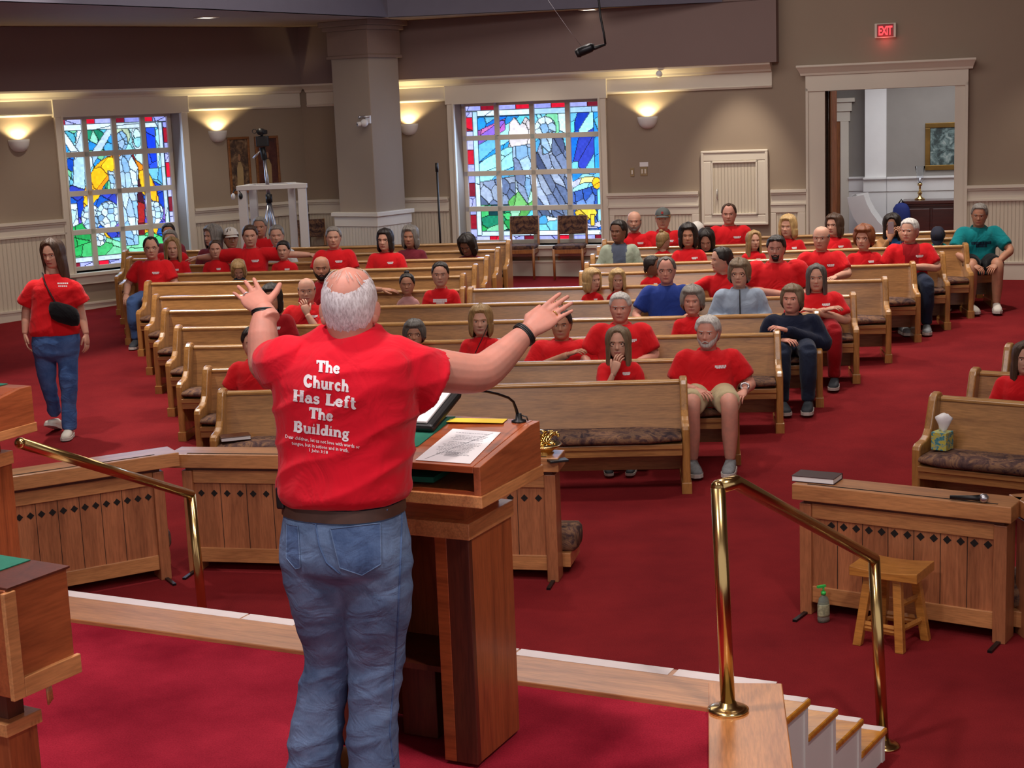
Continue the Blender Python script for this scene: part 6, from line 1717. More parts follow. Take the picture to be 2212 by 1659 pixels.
t_, up_, HM_ = SP('woman with short ash hair and glasses in a pale blue zipped hoodie', 5, 1597, 560, 630, hair=('shortf', 'ash'), fem=True, glasses=True, shirt='hoodie', sleeve='long', logo=False, kw=1.02, fat=1.1)
MB().tube([up_ @ Vector(p) for p in ((0, -.105, .44), (0, -.140, .38), (0, -.158, .28), (0, -.162, .15))], .006, 6).obj('zipper', M['black'], t_)
SP('woman with long straight grey brown hair and crossed arms, right end of the fifth pew', 5, 1764, 569, 640, hair=('long', 'saltpepper'), fem=True, arms=('cross', 'cross'), hair_extra=.7, yaw=6, kw=1.05, fat=1.1, legs='darkred')
SP('woman with wavy grey hair in red behind the white haired man', 4, 1496, 617, 683, hair=('shortf', 'grey'), fem=True, skin='pink')
SP('woman in a navy top and dark jeans at the right end of the fourth pew', 4, 1711, 614, 688, hair=('shortf', 'ash'), fem=True, shirt='navy', sleeve='long', logo=False, arms=('cross', 'lap'), legs='darkdenim', kw=1.1, fat=1.25, hair_extra=.7, yaw=-8, pitch=-6, shoes=('shoe_dark', 'sole'), skin='pink', legsplay=.8)
SP('grey haired man in red, third pew, left of the white haired man', 3, 1340, 631, 706, hair=('short', 'white'), kw=1.12, fat=1.15, arms=('lap', 'down'), skin='pink')
SP('woman with long grey hair and glasses covering her mouth with her hand', 2, 1336, 704, 772, hair=('long', 'ash'), fem=True, glasses=True, arms=('lap', 'chin'), hair_extra=.8, shoes=('shoe_dark', 'sole'))
t_, up_, HM_ = SP('white haired bearded man in red and khaki shorts, end of the second pew', 2, 1530, 682, 757, hair=('short', 'white'), beard=('white', False), legs='khaki', shorts=True, arms=('down', 'lap'), kw=1.12, fat=1.12, shoes=('shoe_grey', 'sole'), hair_extra=1.2, yaw=-6, skin='pink', thigh=.44, legsplay=1.0)
MB().tube([(.275 + .031 * math.cos(a), -.225 + .02 * math.sin(a) , .475 + .165 + .022 * math.sin(a)) for a in (2 * PI * k / 14 for k in range(15))], .009, 6).obj('wristwatch', M['silver'], t_)
# teal man sits on the last pew end and leans forward
SP('man in teal t-shirt and dark shorts leaning forward, end of the tenth pew', 10, 2113, 437, 492, hair=('short', 'grey'), shirt='teal', logo='dark', legs='black', shorts='dark', arms=('knee', 'knee'), kw=1.12, thigh=.40, shoes=('shoe_white', 'sole'), yaw=0, skin='tan', sit=.05, bow=8)
# girl at the right edge
P, Q = RS[1]; u = (Q - P).normalized(); bk = Vector((-u.y, u.x, 0)); H = onplane(2212, 760, P + bk * .2, bk); Tp = onplane(2206, 716, P + bk * .2, bk)
person('girl with long brown hair in red cut off by the right edge of the picture', (H.x, H.y, P.z), math.atan2(u.y, u.x), Tp.z - P.z - .475 - .32, .22, hair=('long', 'brown'), fem=True, kw=.86, yaw=22, arms=('lap', 'lap'), logo=False, seed=4)
# ================================================================= THE PREACHER
def denim(name, a, b):
    t = NT(name); v = t.coord(); f = t.noise(v, 7, 4, .6, .6); g = t.noise(t.coord((1, 1, .25)), 420, 2, .6); k = t.noise(t.coord((1, 1, 1.6)), 9, 3, .5, 1.0)
    c = t.ramp(f, [(.3, a), (.7, b)]); c = t.mix(.35, c, t.ramp(g, [(.3, (.7, .7, .75)), (.7, (1.25, 1.25, 1.25))]), 'MULTIPLY')
    t.color(c).set(rough=.85, spec=.2)
    b1 = t.add('ShaderNodeBump'); b1.inputs['Strength'].default_value = .55; b1.inputs['Distance'].default_value = .02; t.link(k, b1.inputs['Height'])
    b2 = t.add('ShaderNodeBump'); b2.inputs['Strength'].default_value = .3; b2.inputs['Distance'].default_value = .002; t.link(g, b2.inputs['Height'])
    t.link(b1.outputs['Normal'], b2.inputs['Normal']); t.link(b2.outputs['Normal'], t.b.inputs['Normal']); return t.m
M['jeans'] = denim('jeans_blue', rgb(74, 94, 128), rgb(110, 132, 166)); M['jeans_seam'] = denim('jeans_seam', rgb(58, 78, 116), rgb(92, 116, 156)); M['jeans_mid'] = denim('jeans_mid_blue', rgb(52, 84, 138), rgb(84, 118, 172))
M['belt'] = plain('belt_brown', rgb(70, 46, 38), .5, var=.15, scale=20); M['boot'] = plain('boot_tan', rgb(176, 124, 76), .6); M['tab'] = plain('red_tab', rgb(170, 30, 40), .6)
def sil_rings(levels, Y, yaw, ratio, root, n=30, sq=.85):
    """horizontal body sections from measured left and right outlines (photo pixels) on the plane of the figure"""
    c, s = math.cos(yaw), math.sin(yaw); out = []
    for lv in levels:
        py, L, R = lv[:3]; dy = lv[3] if len(lv) > 3 else 0; rt = lv[4] if len(lv) > 4 else ratio
        pl_, pr_ = atY(L, py, Y), atY(R, py, Y); ce = (pl_ + pr_) / 2 - root; e = (pr_ - pl_).length / 2
        a = e / math.sqrt(c * c + (rt * s) ** 2); b = a * rt
        ring = []
        for k in range(n):
            an = 2 * PI * k / n; x = a * math.copysign(abs(math.cos(an)) ** sq, math.cos(an)); y = b * math.copysign(abs(math.sin(an)) ** sq, math.sin(an))
            ring.append((ce.x + x * c - y * s, ce.y + dy + x * s + y * c, ce.z))
        out.append(ring)
    return out
def mesh_obj(me, name, mats, parent):
    for m_ in mats: me.materials.append(m_)
    me.polygons.foreach_set('use_smooth', [True] * len(me.polygons))
    o = bpy.data.objects.new(name, me); COL.objects.link(o); o.parent = parent; return o
proot = atz(742, 1722, ZP); PY = proot.y
PR = thing('person', 'preacher seen from behind in a red lettered t-shirt and jeans, arms raised', 'person', proot)
def pq_(px, py, dy=0): return atY(px, py, PY + dy) - proot
YAW = math.radians(-25)
mpp = (atY(760, 900, PY) - atY(759, 900, PY)).length          # metres per photo pixel at the figure
# ---- body: head, neck, both arms with hands, one mesh
hh = .236
am = MB()
def arm(pts, rad, hand_d, hand_up, s, curl, spread, thumb, hs):
    elimb(am, pts, rad, 18)
    d = Vector(hand_d).normalized(); w = Vector(pts[-1])
    am.tube([w - d * .05, w, w + d * .02], [(rad[-1] * 1.1, rad[-1] * .85)] * 3, 16, flat=hand_up)
    am.join(hand_mb(hs, curl, spread, thumb, 12, s), aim(w + d * .012, d, hand_up))
Rsh, Rel, Rwr = pq_(868, 790, .0), pq_(1032, 806, .12), pq_(1133, 722, .24)
arm([Rsh, Rsh * .5 + Rel * .5 + Vector((0, 0, -.004)), Rel, Rel * .55 + Rwr * .45 + Vector((0, 0, -.012)), Rwr], [.072, .068, .062, .053, .033], pq_(1215, 655, .31) - Rwr, (-.25, -1, .55), 1, .16, .055, .05, 1.06)
Lsh, Lel, Lwr = pq_(618, 778, .06), pq_(574, 786, .28), pq_(571, 674, .36)
arm([Lsh, Lsh * .5 + Lel * .5, Lel, Lel * .5 + Lwr * .5 + Vector((-.006, 0, .01)), Lwr], [.07, .064, .056, .050, .033], pq_(523, 612, .50) - Lwr, (.10, -1, .6), -1, .14, .085, 1.15, 1.06)
ame = remeshed(am, .0042, 3, 'arms')
hm = MB()
hc = pq_(752, 574, .02)
HMp = Matrix.Translation(hc) @ rotz(math.radians(180 - 3)) @ Matrix.Rotation(math.radians(6), 4, 'X') @ Matrix.Translation((0, 0, -.004))
add_head(hm, hh, HMp, n_p=64)
for s in (-1, 1):
    m_ = HMp @ Matrix.Translation((s * .348 * hh, .07 * hh, -.58 * hh)) @ Matrix.Rotation(s * .75, 4, 'Z') @ Matrix.Rotation(.2, 4, 'X')
    hm.ball((0, 0, 0), .026 * hh, .07 * hh, .13 * hh, 16, 0, m_); hm.ball((0, .01 * hh, -.09 * hh), .03 * hh, .06 * hh, .07 * hh, 12, 0, m_)
hm.tube([pq_(770, 752, .02), pq_(764, 715, .02), pq_(757, 690, .03), pq_(753, 655, .04)], [(.085, .08), (.072, .07), (.070, .066), (.066, .06)], 24)
bm = bmesh.new(); bm.from_mesh(ame); tmp = hm.mesh('t', [])
bm2 = bm.from_mesh(tmp); me = bpy.data.meshes.new('body'); bm.to_mesh(me); bm.free()
body = mesh_obj(me, 'body', [SK['ruddy'], M['lips'], M['eye_white'], M['iris'], HR['white']], PR)
# hair: white sides and back, bald crown
def crown_fringe(hh, M4):
    P = 72; R = 20; mb = MB(); ph = np.linspace(math.radians(58), 2 * PI - math.radians(58), P); a = np.degrees(np.minimum(ph, 2 * PI - ph))
    t0 = np.interp(a, [58, 75, 100, 130, 155, 180], [.20, .13, .12, .17, .27, .31]); t1 = np.interp(a, [58, 70, 84, 98, 125, 180], [.44, .50, .46, .58, .78, .84]); rows = []
    for r in range(R):
        s = r / (R - 1); t = t0 + (t1 - t0) * s; x, y, z = head_point(t, ph, hh, False)
        nz = np.array([noise.noise(Vector((math.cos(p) * 9, math.sin(p) * 9, tv * 6))) for p, tv in zip(ph, t)])
        n2 = np.array([noise.noise(Vector((p * 22, tv * 5, 1.1))) for p, tv in zip(ph, t)])
        o = hh * ((.019 * np.interp(t, [.1, .4, .95], [1, 1, .35])) * (min(1, s * 2.2) ** .8) * (min(1, (1 - s) * 6) ** .5) + (.008 * nz + .007 * n2) * min(1, s * 3) - .004)
        dz = z + .45 * hh; L = np.sqrt(x * x + y * y + dz * dz); rows.append(np.stack([x + x / L * o, y + y / L * o, z + dz / L * o], 1))
    mb.add([tuple(q) for r in rows for q in r.tolist()], [(i * P + k, i * P + k + 1, (i + 1) * P + k + 1, (i + 1) * P + k) for i in range(R - 1) for k in range(P - 1)], 0, True, M4); return mb
def hair_white():
    t = NT('hair_cropped_white'); v = t.coord((150, 150, 34)); f = t.noise(v, 1.4, 4, .65); sp = t.add('ShaderNodeSeparateXYZ'); t.link(t.coord(), sp.inputs[0])
    g = t.noise(t.coord((22, 22, 9)), 1.5, 3)
    c = t.ramp(f, [(.3, rgb(160, 148, 150)), (.5, rgb(204, 196, 200)), (.7, rgb(232, 228, 232))])
    c = t.mix(.5, c, t.ramp(g, [(.35, (.72, .66, .66)), (.65, (1.05, 1.03, 1.03))]), 'MULTIPLY')
    t.color(c).set(rough=.7); t.bump(f, .35, .003); return t.m
hb = crown_fringe(hh, HMp).obj('hair', hair_white(), PR)
tf = MB(); rnd = random.Random(4)
for k in range(46):                                     # thin wisps over the bald crown
    a = rnd.uniform(-2.4, 2.4); t = rnd.uniform(.02, .24); pts = []
    for j in range(4):
        x, y, z = head_point(np.array(t + j * .035), np.array(PI + a + j * .05 * (1 if a > 0 else -1)), hh, False); kk = 1 + (.018 - .004 * abs(j - 1.5)); pts.append((float(x) * kk, float(y) * kk, float(z) + .004))
    tf.tube(pts, [.0005, .0007, .0007, .0004], 4, mat=HMp)
tf.obj('hair_wisps', HR['white'], hb)
# ---- t-shirt
lv = [(1074, 614, 872, 0, .80), (1056, 602, 884, 0, .82), (1035, 603, 884, .0, .82), (980, 603, 886, .01, .80), (920, 600, 893, .015, .76), (870, 592, 902, .015, .72), (820, 584, 905, .015, .68), (782, 588, 900, .02, .62), (757, 602, 884, .025, .58), (738, 628, 858, .03, .56), (722, 670, 832, .03, .62), (708, 700, 812, .03, .8)]
sm = MB().loft(sil_rings(lv, PY, YAW, .75, proot))
elimb(sm, [pq_(800, 800, .01), pq_(850, 795, .0), pq_(895, 812, .02), pq_(931, 826, .045)], [.085, .098, .098, .095], 20)
sm.tube([pq_(926, 824, .042), pq_(933, 827, .047)], [.099, .099], 22)
elimb(sm, [pq_(660, 790, .02), pq_(622, 785, .05), pq_(606, 788, .10), pq_(596, 790, .15)], [.085, .088, .080, .074], 20)
sme = remeshed(sm, .0075, 8, 'shirt')
displaced(sme, .013, fold_red); 
for v in sme.vertices:                                    # blousing above the belt
    pass
sh_o = mesh_obj(sme, 'shirt', [cloth_mat('tshirt_red', rgb(206, 14, 38), .85, .35, 9)], PR)
cr = MB(); cc_ = pq_(766, 712, .03)
cr.tube([cc_ + Vector((.078 * math.cos(a), .074 * math.sin(a), -.012 * math.sin(a) * -1 + .004 - .010 * math.cos(a))) for a in (2 * PI * k / 40 for k in range(41))], [(.012, .006)] * 41, 8, cap=False, flat=(0, 0, 1)).obj('collar', sme.materials[0], sh_o)
bvs = BVHTree.FromPolygons([v.co for v in sme.vertices], [p.vertices for p in sme.polygons])
def onshirt(px, py, off=.0016, bv=bvs):
    r = ray(px, py).normalized(); h = bv.ray_cast(EYE - proot, r)
    if h[0] is None: return None
    n = h[1] if h[1].dot(r) < 0 else -h[1]
    return h[0] + n * off
# ---- lettering on the back: chunky serif glyphs built from strokes
def A(cx, cy, rx, ry, a0, a1, n=12): return [(cx + rx * math.cos(math.radians(a0 + (a1 - a0) * k / n)), cy + ry * math.sin(math.radians(a0 + (a1 - a0) * k / n))) for k in range(n + 1)]
GL = {  # advance, strokes (points, widths)
 'T': (.86, [([(.43, .0), (.43, 1)], .30), ([(.02, .90), (.84, .90)], .20), ([(.05, .68), (.02, .98)], .10), ([(.81, .68), (.84, .98)], .10), ([(.22, .05), (.64, .05)], .10)]),
 'h': (.80, [([(.20, 0), (.20, 1)], .25), ([(.04, .96), (.28, .96)], .09), ([(.04, .05), (.34, .05)], .10), (A(.42, .36, .20, .22, 170, 0, 10) + [(.62, 0)], .2), ([(.47, .05), (.78, .05)], .10)]),
 'e': (.72, [(A(.36, .33, .24, .26, 20, 330, 16), .2), ([(.14, .36), (.6, .36)], .1), ([(.58, .30), (.56, .46)], .12)]),
 'C': (.92, [(A(.48, .5, .33, .40, 40, 320, 18), .28), ([(.76, .62), (.80, .98)], .12), ([(.74, .2), (.84, .3)], .12)]),
 'u': (.80, [([(.19, .66), (.19, .24)] + A(.37, .24, .18, .18, 180, 330, 8), .2), ([(.60, 0), (.60, .66)], .23), ([(.03, .62), (.28, .62)], .09), ([(.44, .62), (.66, .62)], .09), ([(.6, .05), (.78, .05)], .1)]),
 'r': (.62, [([(.2, 0), (.2, .66)], .24), ([(.03, .62), (.26, .62)], .09), ([(.04, .05), (.38, .05)], .10), ([(.26, .46), (.38, .58), (.5, .6)], .13), ([(.5, .54), (.52, .56)], .19)]),
 'c': (.66, [(A(.36, .33, .23, .26, 50, 315, 14), .22), ([(.52, .46), (.55, .5)], .18)]),
 'H': (1.0, [([(.22, 0), (.22, 1)], .27), ([(.76, 0), (.76, 1)], .27), ([(.2, .52), (.8, .52)], .13), ([(.03, .95), (.42, .95)], .10), ([(.58, .95), (.96, .95)], .10), ([(.03, .05), (.42, .05)], .10), ([(.58, .05), (.96, .05)], .10)]),
 'a': (.74, [(A(.32, .22, .19, .18, 0, 360, 14), .17), ([(.55, 0), (.55, .42)], .22), (A(.36, .44, .2, .17, 0, 150, 8), .15), ([(.16, .47), (.2, .5)], .16), ([(.55, .05), (.74, .05)], .1)]),
 's': (.62, [(A(.31, .47, .17, .13, 20, 250, 10) + A(.31, .19, .18, .14, 70, -160, 10), .17), ([(.49, .46), (.49, .64)], .08), ([(.1, .02), (.1, .2)], .08)]),
 'L': (.86, [([(.25, 0), (.25, 1)], .29), ([(.04, .95), (.48, .95)], .10), ([(.05, .08), (.8, .08)], .18), ([(.78, .05), (.82, .38)], .11)]),
 'f': (.56, [([(.24, 0), (.24, .72)] + A(.42, .76, .18, .17, 180, 60, 7), .21), ([(.06, .61), (.46, .61)], .1), ([(.06, .05), (.44, .05)], .1), ([(.5, .88), (.53, .9)], .17)]),
 't': (.54, [([(.24, .9), (.24, .22)] + A(.36, .2, .12, .15, 180, 320, 7), .22), ([(.04, .61), (.48, .61)], .11)]),
 'B': (.92, [([(.23, 0), (.23, 1)], .28), (A(.46, .74, .24, .2, 100, -90, 12), .2), (A(.46, .27, .30, .23, 90, -100, 12), .22), ([(.04, .95), (.5, .95)], .1), ([(.04, .05), (.5, .05)], .1), ([(.2, .53), (.5, .53)], .09)]),
 'i': (.42, [([(.21, 0), (.21, .66)], .24), ([(.03, .62), (.26, .62)], .09), ([(.03, .05), (.4, .05)], .1), ([(.17, .86), (.24, .86)], .18)]),
 'l': (.42, [([(.21, 0), (.21, 1)], .24), ([(.03, .96), (.26, .96)], .09), ([(.03, .05), (.4, .05)], .1)]),
 'd': (.80, [(A(.33, .31, .2, .25, 0, 360, 16), .19), ([(.60, 0), (.60, 1)], .24), ([(.42, .96), (.66, .96)], .09), ([(.6, .05), (.79, .05)], .1)]),
 'n': (.82, [([(.2, 0), (.2, .66)], .24), ([(.03, .62), (.26, .62)], .09), ([(.04, .05), (.36, .05)], .1), (A(.43, .38, .2, .2, 165, 0, 10) + [(.63, 0)], .2), ([(.48, .05), (.8, .05)], .1)]),
 'g': (.74, [(A(.34, .37, .19, .19, 0, 360, 14), .17), (A(.36, -.12, .24, .15, 0, 360, 14), .14), ([(.22, .14), (.16, .06), (.3, .02)], .12), ([(.5, .56), (.7, .62)], .13)]),
 ' ': (.45, [])}
def stroke_quads(pts, w):
    out = []; w = w * 1.12
    for i in range(len(pts) - 1):
        a, b = Vector(pts[i] + (0,)), Vector(pts[i + 1] + (0,)); n = max(1, int((b - a).length / .09)); d = (b - a)
        if d.length < 1e-6: continue
        nn = Vector((-d.y, d.x, 0)).normalized() * w / 2; dd = d.normalized() * (w * .12 if len(pts) > 3 else 0)
        for k in range(n):
            p, q = a + d * k / n - dd, a + d * (k + 1) / n + dd; out.append([p - nn, q - nn, q + nn, p + nn])
    return out
txt = MB()
def write_line(s, x0, y0, x1, y1, h):
    """baseline from photo pixel (x0,y0) to (x1,y1), cap height h pixels; every corner is laid onto the cloth"""
    W = sum(GL[c][0] for c in s); L = math.hypot(x1 - x0, y1 - y0); ux, uy = (x1 - x0) / L, (y1 - y0) / L; k = L / W; cur = 0
    for c in s:
        adv, st = GL[c]
        for j, (pts, w) in enumerate(st):
            for q in stroke_quads(pts, w):
                vs = []
                for p in q:
                    X = (cur + p.x) * k; Yv = p.y * h; h3 = onshirt(x0 + ux * X + uy * Yv * .35, y0 + uy * X - Yv, .0017 + .00006 * j); vs.append(h3)
                if all(v is not None for v in vs): txt.add(vs, [(0, 1, 2, 3)], 0, True)
        cur += adv
write_line('The', 684, 803, 735, 808, 25)
write_line('Church', 656, 835, 754, 847, 26)
write_line('Has Left', 633, 866, 769, 883, 25)
write_line('The', 668, 903, 720, 910, 24)
write_line('Building', 634, 932, 755, 947, 23)
txt.obj('back_lettering', M['print'], sh_o)
def small_line(s, x0, y0, x1, y1, h):
    me = text_mesh(s, 1, 0, .012, 'LEFT', 1); xs = [v.co.x for v in me.vertices]; W = max(xs); mb = MB(); L = math.hypot(x1 - x0, y1 - y0); ux, uy = (x1 - x0) / L, (y1 - y0) / L
    vs = []
    for v in me.vertices:
        X = v.co.x / W * L; Yv = v.co.y * h; vs.append(onshirt(x0 + ux * X, y0 + uy * X - Yv, .0018) or Vector((0, 0, 1)))
    mb.add(vs, [tuple(p.vertices) for p in me.polygons]); bpy.data.meshes.remove(me); return mb
sl_ = small_line('Dear children, let us not love with words or', 617, 946, 777, 969, 11)
sl_.join(small_line('tongue, but in actions and in truth.', 631, 960, 754, 977, 11)).join(small_line('1 John 3:18', 667, 975, 709, 981, 10))
sl_.obj('small_lettering', M['print'], sh_o)
# ---- jeans, belt
lvj = [(1079, 620, 868, 0, .80), (1100, 616, 870, 0, .82), (1140, 611, 878, -.005, .86), (1180, 608, 886, -.008, .86), (1208, 612, 888, -.008, .82), (1232, 640, 872, .0, .74), (1248, 672, 845, 0, .62)]
jm = MB().loft(sil_rings(lvj, PY, YAW, .8, proot))
def leg(pts, rad):
    P_ = [pq_(*p) for p in pts]; elimb(jm, P_, rad, 22)
leg([(684, 1195, -.01), (692, 1270, .0), (704, 1345, .03), (708, 1420, .06), (693, 1520, .05), (682, 1600, .04), (676, 1700, .03)], [.118, .108, .090, .075, .078, .084, .086])
leg([(806, 1195, -.04), (812, 1270, -.04), (817, 1345, -.02), (814, 1420, .01), (807, 1520, .0), (804, 1600, -.01), (807, 1704, -.02)], [.122, .115, .098, .083, .078, .079, .082])
jme = remeshed(jm, .0085, 14, 'jeans')
def fold_jean(p):
    k = max(0, min(1, (1.0 - p.z) / .25)); kn = math.exp(-((p.z - .48) / .16) ** 2) + math.exp(-((p.z - .12) / .14) ** 2) + .5 * math.exp(-((p.z - .80) / .07) ** 2)
    d1 = ridg(Vector((p.x * .5 + p.z * .25, p.y * .6, p.z - p.x * .35)), 5, 5, 13, 2.2); return (.25 + kn) * k * d1 * .9
displaced(jme, .0095, fold_jean)
jo = mesh_obj(jme, 'jeans', [M['jeans']], PR)
bvj = BVHTree.FromPolygons([v.co for v in jme.vertices], [p.vertices for p in jme.polygons])
def onjean(px, py, off=.002): return onshirt(px, py, off, bvj)
def patch(outline, off, mb=None, n=10):
    """cloth patch: bilinear grid between four photo corners laid on the jeans"""
    mb = mb or MB(); a, b, c, d = [Vector((x, y, 0)) for x, y in outline]; vs = []
    for j in range(n + 1):
        for i in range(n + 1):
            u, v = i / n, j / n; p = (a * (1 - u) + b * u) * (1 - v) + (d * (1 - u) + c * u) * v; vs.append(onjean(p.x, p.y, off) or Vector((0, 0, 1)))
    mb.add(vs, [(j * (n + 1) + i, j * (n + 1) + i + 1, (j + 1) * (n + 1) + i + 1, (j + 1) * (n + 1) + i) for j in range(n) for i in range(n)], 0, True); return mb
def line(pts, w, off, mb=None):
    mb = mb or MB(); P_ = []
    for i in range(len(pts) - 1):
        (x0, y0), (x1, y1) = pts[i], pts[i + 1]; n = max(1, int(math.hypot(x1 - x0, y1 - y0) / 6))
        P_ += [(x0 + (x1 - x0) * k / n, y0 + (y1 - y0) * k / n) for k in range(n)]
    P_.append(pts[-1]); q = [onjean(x, y, off) for x, y in P_]; q = [v for v in q if v is not None]
    if len(q) > 1: mb.tube(q, w, 6)
    return mb
def pocket(pts):
    mb = MB(); a, b, c, d, e = pts
    patch((a, b, c, e), .003, mb); patch((e, c, d, d), .003, mb, 6); o = mb.obj('back_pocket', M['jeans_seam'], jo)
    line([a, e, d, c, b, a], .0022, .003).obj('pocket_stitching', M['jeans'], o)
pocket([(714, 1143), (820, 1130), (822, 1218), (782, 1242), (734, 1226)])
pocket([(621, 1132), (645, 1137), (650, 1226), (640, 1228), (620, 1205)])
line([(680, 1085), (683, 1140), (690, 1180), (705, 1215), (735, 1240)], .003, .001).obj('seat_seam', M['jeans_seam'], jo)
line([(625, 1112), (680, 1131), (735, 1128), (820, 1108), (868, 1092)], .003, .001).obj('yoke_seam', M['jeans_seam'], jo)
line([(868, 1100), (866, 1180), (862, 1280), (856, 1400), (848, 1500), (842, 1580), (850, 1655)], .0032, .001).obj('side_seam', M['jeans_seam'], jo)
patch([(748, 1115), (768, 1113), (768, 1120), (748, 1122)], .005, None, 3).obj('red_tab', M['tab'], jo)
bl = sil_rings([(1076, 619, 867, 0, .8), (1101, 617, 869, 0, .82)], PY, YAW, .8, proot, 40)
out = [[Vector(p) + (Vector(p) - Vector((sum(q[0] for q in r) / 40, sum(q[1] for q in r) / 40, p[2]))).normalized() * .008 for p in r] for r in bl]
MB().loft(out, cap=False).obj('belt', M['belt'], PR)
for px in (681, 749, 829):
    a, b = atY(px, 1072, PY), None; p0, p1 = onjean(px, 1080, .012), onjean(px + 1, 1106, .010)
    if p0 and p1: MB().tube([p0 + Vector((0, 0, .006)), p1], [(.0065, .0025)] * 2, 6, flat=(0, 1, 0)).obj('belt_loop', M['jeans_seam'], jo)
ph_ = pq_(614, 1072, -.02); MB().box(-.014, .014, -.03, .03, -.035, .035, mat=Matrix.Translation(ph_) @ rotz(-.4)).obj('phone_holster', M['black'], PR, .006)
# wristbands and rings
def band(p, d, r, n, rad, mat, name, parent=body):
    d = Vector(d).normalized(); m_ = aim(p, d, (0, -1, .4)); mb = MB()
    for k in range(n): mb.tube([m_ @ Vector((r[0] * math.cos(a), r[1] * math.sin(a), (k - (n - 1) / 2) * rad * 1.7)) for a in (2 * PI * j / 28 for j in range(29))], rad, 8, cap=False)
    return mb.obj(name, mat, parent)
dR = (Rwr - Rel); band(Rwr - dR.normalized() * .002, dR, (.039, .033), 3, .0038, M['black'], 'wristband')
dL = (Lwr - Lel); band(Lwr - dL.normalized() * .002, dL, (.039, .033), 2, .0042, M['black'], 'wristband')
for k, (wr, tip, hu, s) in enumerate(((Rwr, pq_(1215, 655, .31), (-.25, -1, .55), 1), (Lwr, pq_(523, 612, .50), (.10, -1, .6), -1))):
    d = (tip - wr).normalized(); f_m = aim(wr + d * .012, d, hu)
    sp = .5 * (.055 if s > 0 else .085); b_ = Vector((s * -.0095, .005, -.085)) * 1.06; b_ = b_ + Vector((s * math.sin(-sp), 0, -1)) * .024
    MB().tube([f_m @ (b_ + Vector((.0108 * math.cos(a), .0108 * math.sin(a), 0))) for a in (2 * PI * j / 20 for j in range(21))], .0022, 6, cap=False).obj('ring', M['gold'] if s > 0 else M['silver'], body)
for px, dy, a in ((690, .07, -.5), (802, -.01, .06)):
    c = pq_(px, 1722, dy); shoe_mb(Matrix.Translation((c.x, c.y, 0)) @ rotz(PI + a) @ Matrix.Translation((0, -.05, 0)), 1.1).obj('boot', [M['boot'], M['sole']], PR)

# ================================================================= THE WALKING WOMAN
wf = fl(150, 947); WY = wf.y + .1
wroot = Vector((fl(134, 937).x, WY, floor_z(fl(134, 937).x, WY)))
WK = thing('person', 'woman with long brown hair walking up the left aisle, red t-shirt and jeans', 'person', wroot)
def wq(px, py, dy=0): return atY(px, py, WY + dy) - wroot
whh = .243
wc_ = wq(109, 519, 0)
HMw = Matrix.Translation(wc_) @ rotz(math.radians(-14)) @ Matrix.Rotation(math.radians(8), 4, 'X')
wb = MB(); add_head(wb, whh, HMw)
wb.tube([wq(113, 610, .03), wq(111, 592, .02), wq(110, 570, .02)], [.058, .05, .047], 16)
for s, sh, el, wr, tip in ((-1, (72, 622, 0), (57, 672, .03), (54, 722, -.03), (58, 757, -.06)), (1, (160, 622, 0), (174, 672, .04), (186, 722, -.02), (190, 755, -.05))):
    p0, p1, p2 = wq(*sh), wq(*el), wq(*wr); d = wq(*tip) - p2
    elimb(wb, [p0, p0 * .5 + p1 * .5, p1, p1 * .5 + p2 * .5, p2], [.05, .047, .041, .037, .025], 12)
    wb.join(hand_mb(.95, .55, .05, .4, 8, -s), aim(p2, d, (s, -.35, 0)))
wb.obj('body', [SK['light'], M['lips'], M['eye_white'], M['iris'], HR['brown']], WK)
hair_shell('long', whh, HMw, 5, 1.0).obj('hair', HR['brown'], WK)
ws_ = MB().loft(sil_rings([(722, 68, 171, 0, .72), (712, 64, 174, 0, .72), (690, 66, 171, 0, .70), (660, 70, 166, 0, .66), (640, 70, 166, 0, .66), (622, 68, 168, 0, .60), (610, 76, 158, .01, .55), (600, 88, 140, .01, .6), (592, 96, 130, .01, .8)], WY, 0, .7, wroot, 24))
elimb(ws_, [wq(88, 620), wq(74, 622), wq(62, 642, .01), wq(55, 657, .02)], [.06, .068, .074, .082], 14); elimb(ws_, [wq(142, 620), wq(158, 622), wq(170, 642, .01), wq(177, 655, .02)], [.06, .068, .074, .082], 14)
wme = remeshed(ws_, .012, 5, 'shirt'); displaced(wme, .008, fold_red); wso = mesh_obj(wme, 'shirt', [CL['red']], WK)
bvw = BVHTree.FromPolygons([v.co for v in wme.vertices], [p.vertices for p in wme.polygons])
def onw(px, py, off=.003):
    r = ray(px, py).normalized(); h = bvw.ray_cast(EYE - wroot, r)
    return None if h[0] is None else h[0] - r * off
lg = MB(); rnd = random.Random(1)
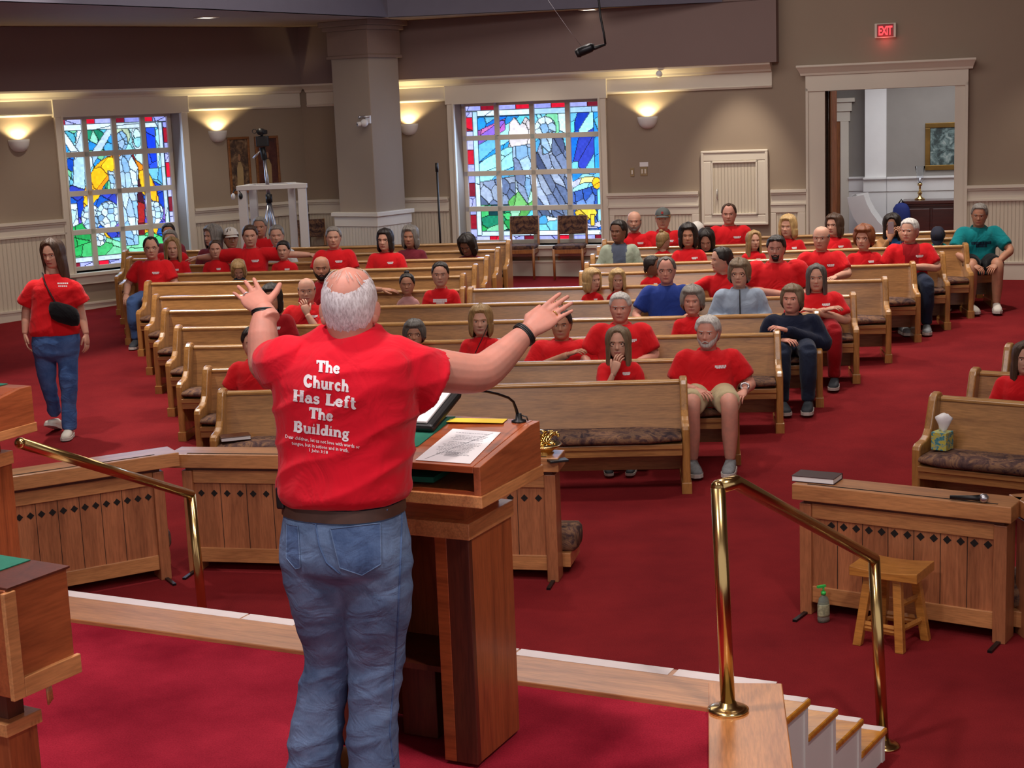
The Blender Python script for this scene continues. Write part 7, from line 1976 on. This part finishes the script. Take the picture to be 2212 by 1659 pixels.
for yy, x0, x1, hgt in ((612, 124, 148, 1.6), (618, 126, 146, 1.3)):
    x = x0
    while x < x1:
        q = [onw(x, yy + hgt), onw(x + 3, yy + hgt), onw(x + 3, yy - hgt), onw(x, yy - hgt)]
        if all(q): lg.add(q, [(0, 1, 2, 3)])
        x += 4
lg.obj('chest_print', M['print'], wso)
wj = MB().loft(sil_rings([(712, 72, 168, 0, .72), (740, 70, 172, 0, .75), (764, 74, 170, 0, .72), (778, 96, 150, 0, .6)], WY, 0, .72, wroot, 22))
elimb(wj, [wq(97, 765, 0), wq(102, 815, .03), wq(110, 852, .08), wq(118, 893, .2)], [.098, .082, .064, .06], 14)
elimb(wj, [wq(146, 765, 0), wq(148, 820, -.04), wq(149, 868, -.03), wq(150, 928, -.05)], [.098, .084, .068, .066], 14)
wjm = remeshed(wj, .014, 9, 'jeans'); displaced(wjm, .006, lambda p: ridg(p, 6, 6, 9, 3)); mesh_obj(wjm, 'jeans', [M['jeans_mid']], WK)
c = wq(150, 945, -.05); shoe_mb(Matrix.Translation((c.x, c.y, max(0, 0))) @ rotz(.05), .98).obj('shoe', [M['shoe_white'], M['sole']], WK)
c = wq(119, 914, .2); shoe_mb(Matrix.Translation((c.x, c.y, .035)) @ rotz(-.12) @ Matrix.Rotation(-.35, 4, 'X'), .98).obj('shoe', [M['shoe_white'], M['sole']], WK)
sp = [onw(x, y, .012) for x, y in ((90, 597), (98, 612), (108, 632), (118, 650), (128, 668))]; sp = [wq(92, 590, -.01)] + [q for q in sp if q]
BG = thing('crossbody_bag', 'black crossbody bag worn by the woman walking in the left aisle', 'bag', wroot)
MB().tube(sp, [(.004, .017)] * len(sp), 6, flat=(0, 1, 0)).obj('strap', M['black'], BG)
bc = wq(139, 678, -.17)
MB().loft([[(x, .055 * k * math.cos(a), .095 * k * math.sin(a) - (x * .32)) for a in (2 * PI * j / 14 for j in range(14))] for x, k in ((-.13, .4), (-.115, .8), (-.06, 1), (.06, 1), (.115, .8), (.13, .4))], mat=Matrix.Translation(bc)).obj('pouch', CL['black'], BG)
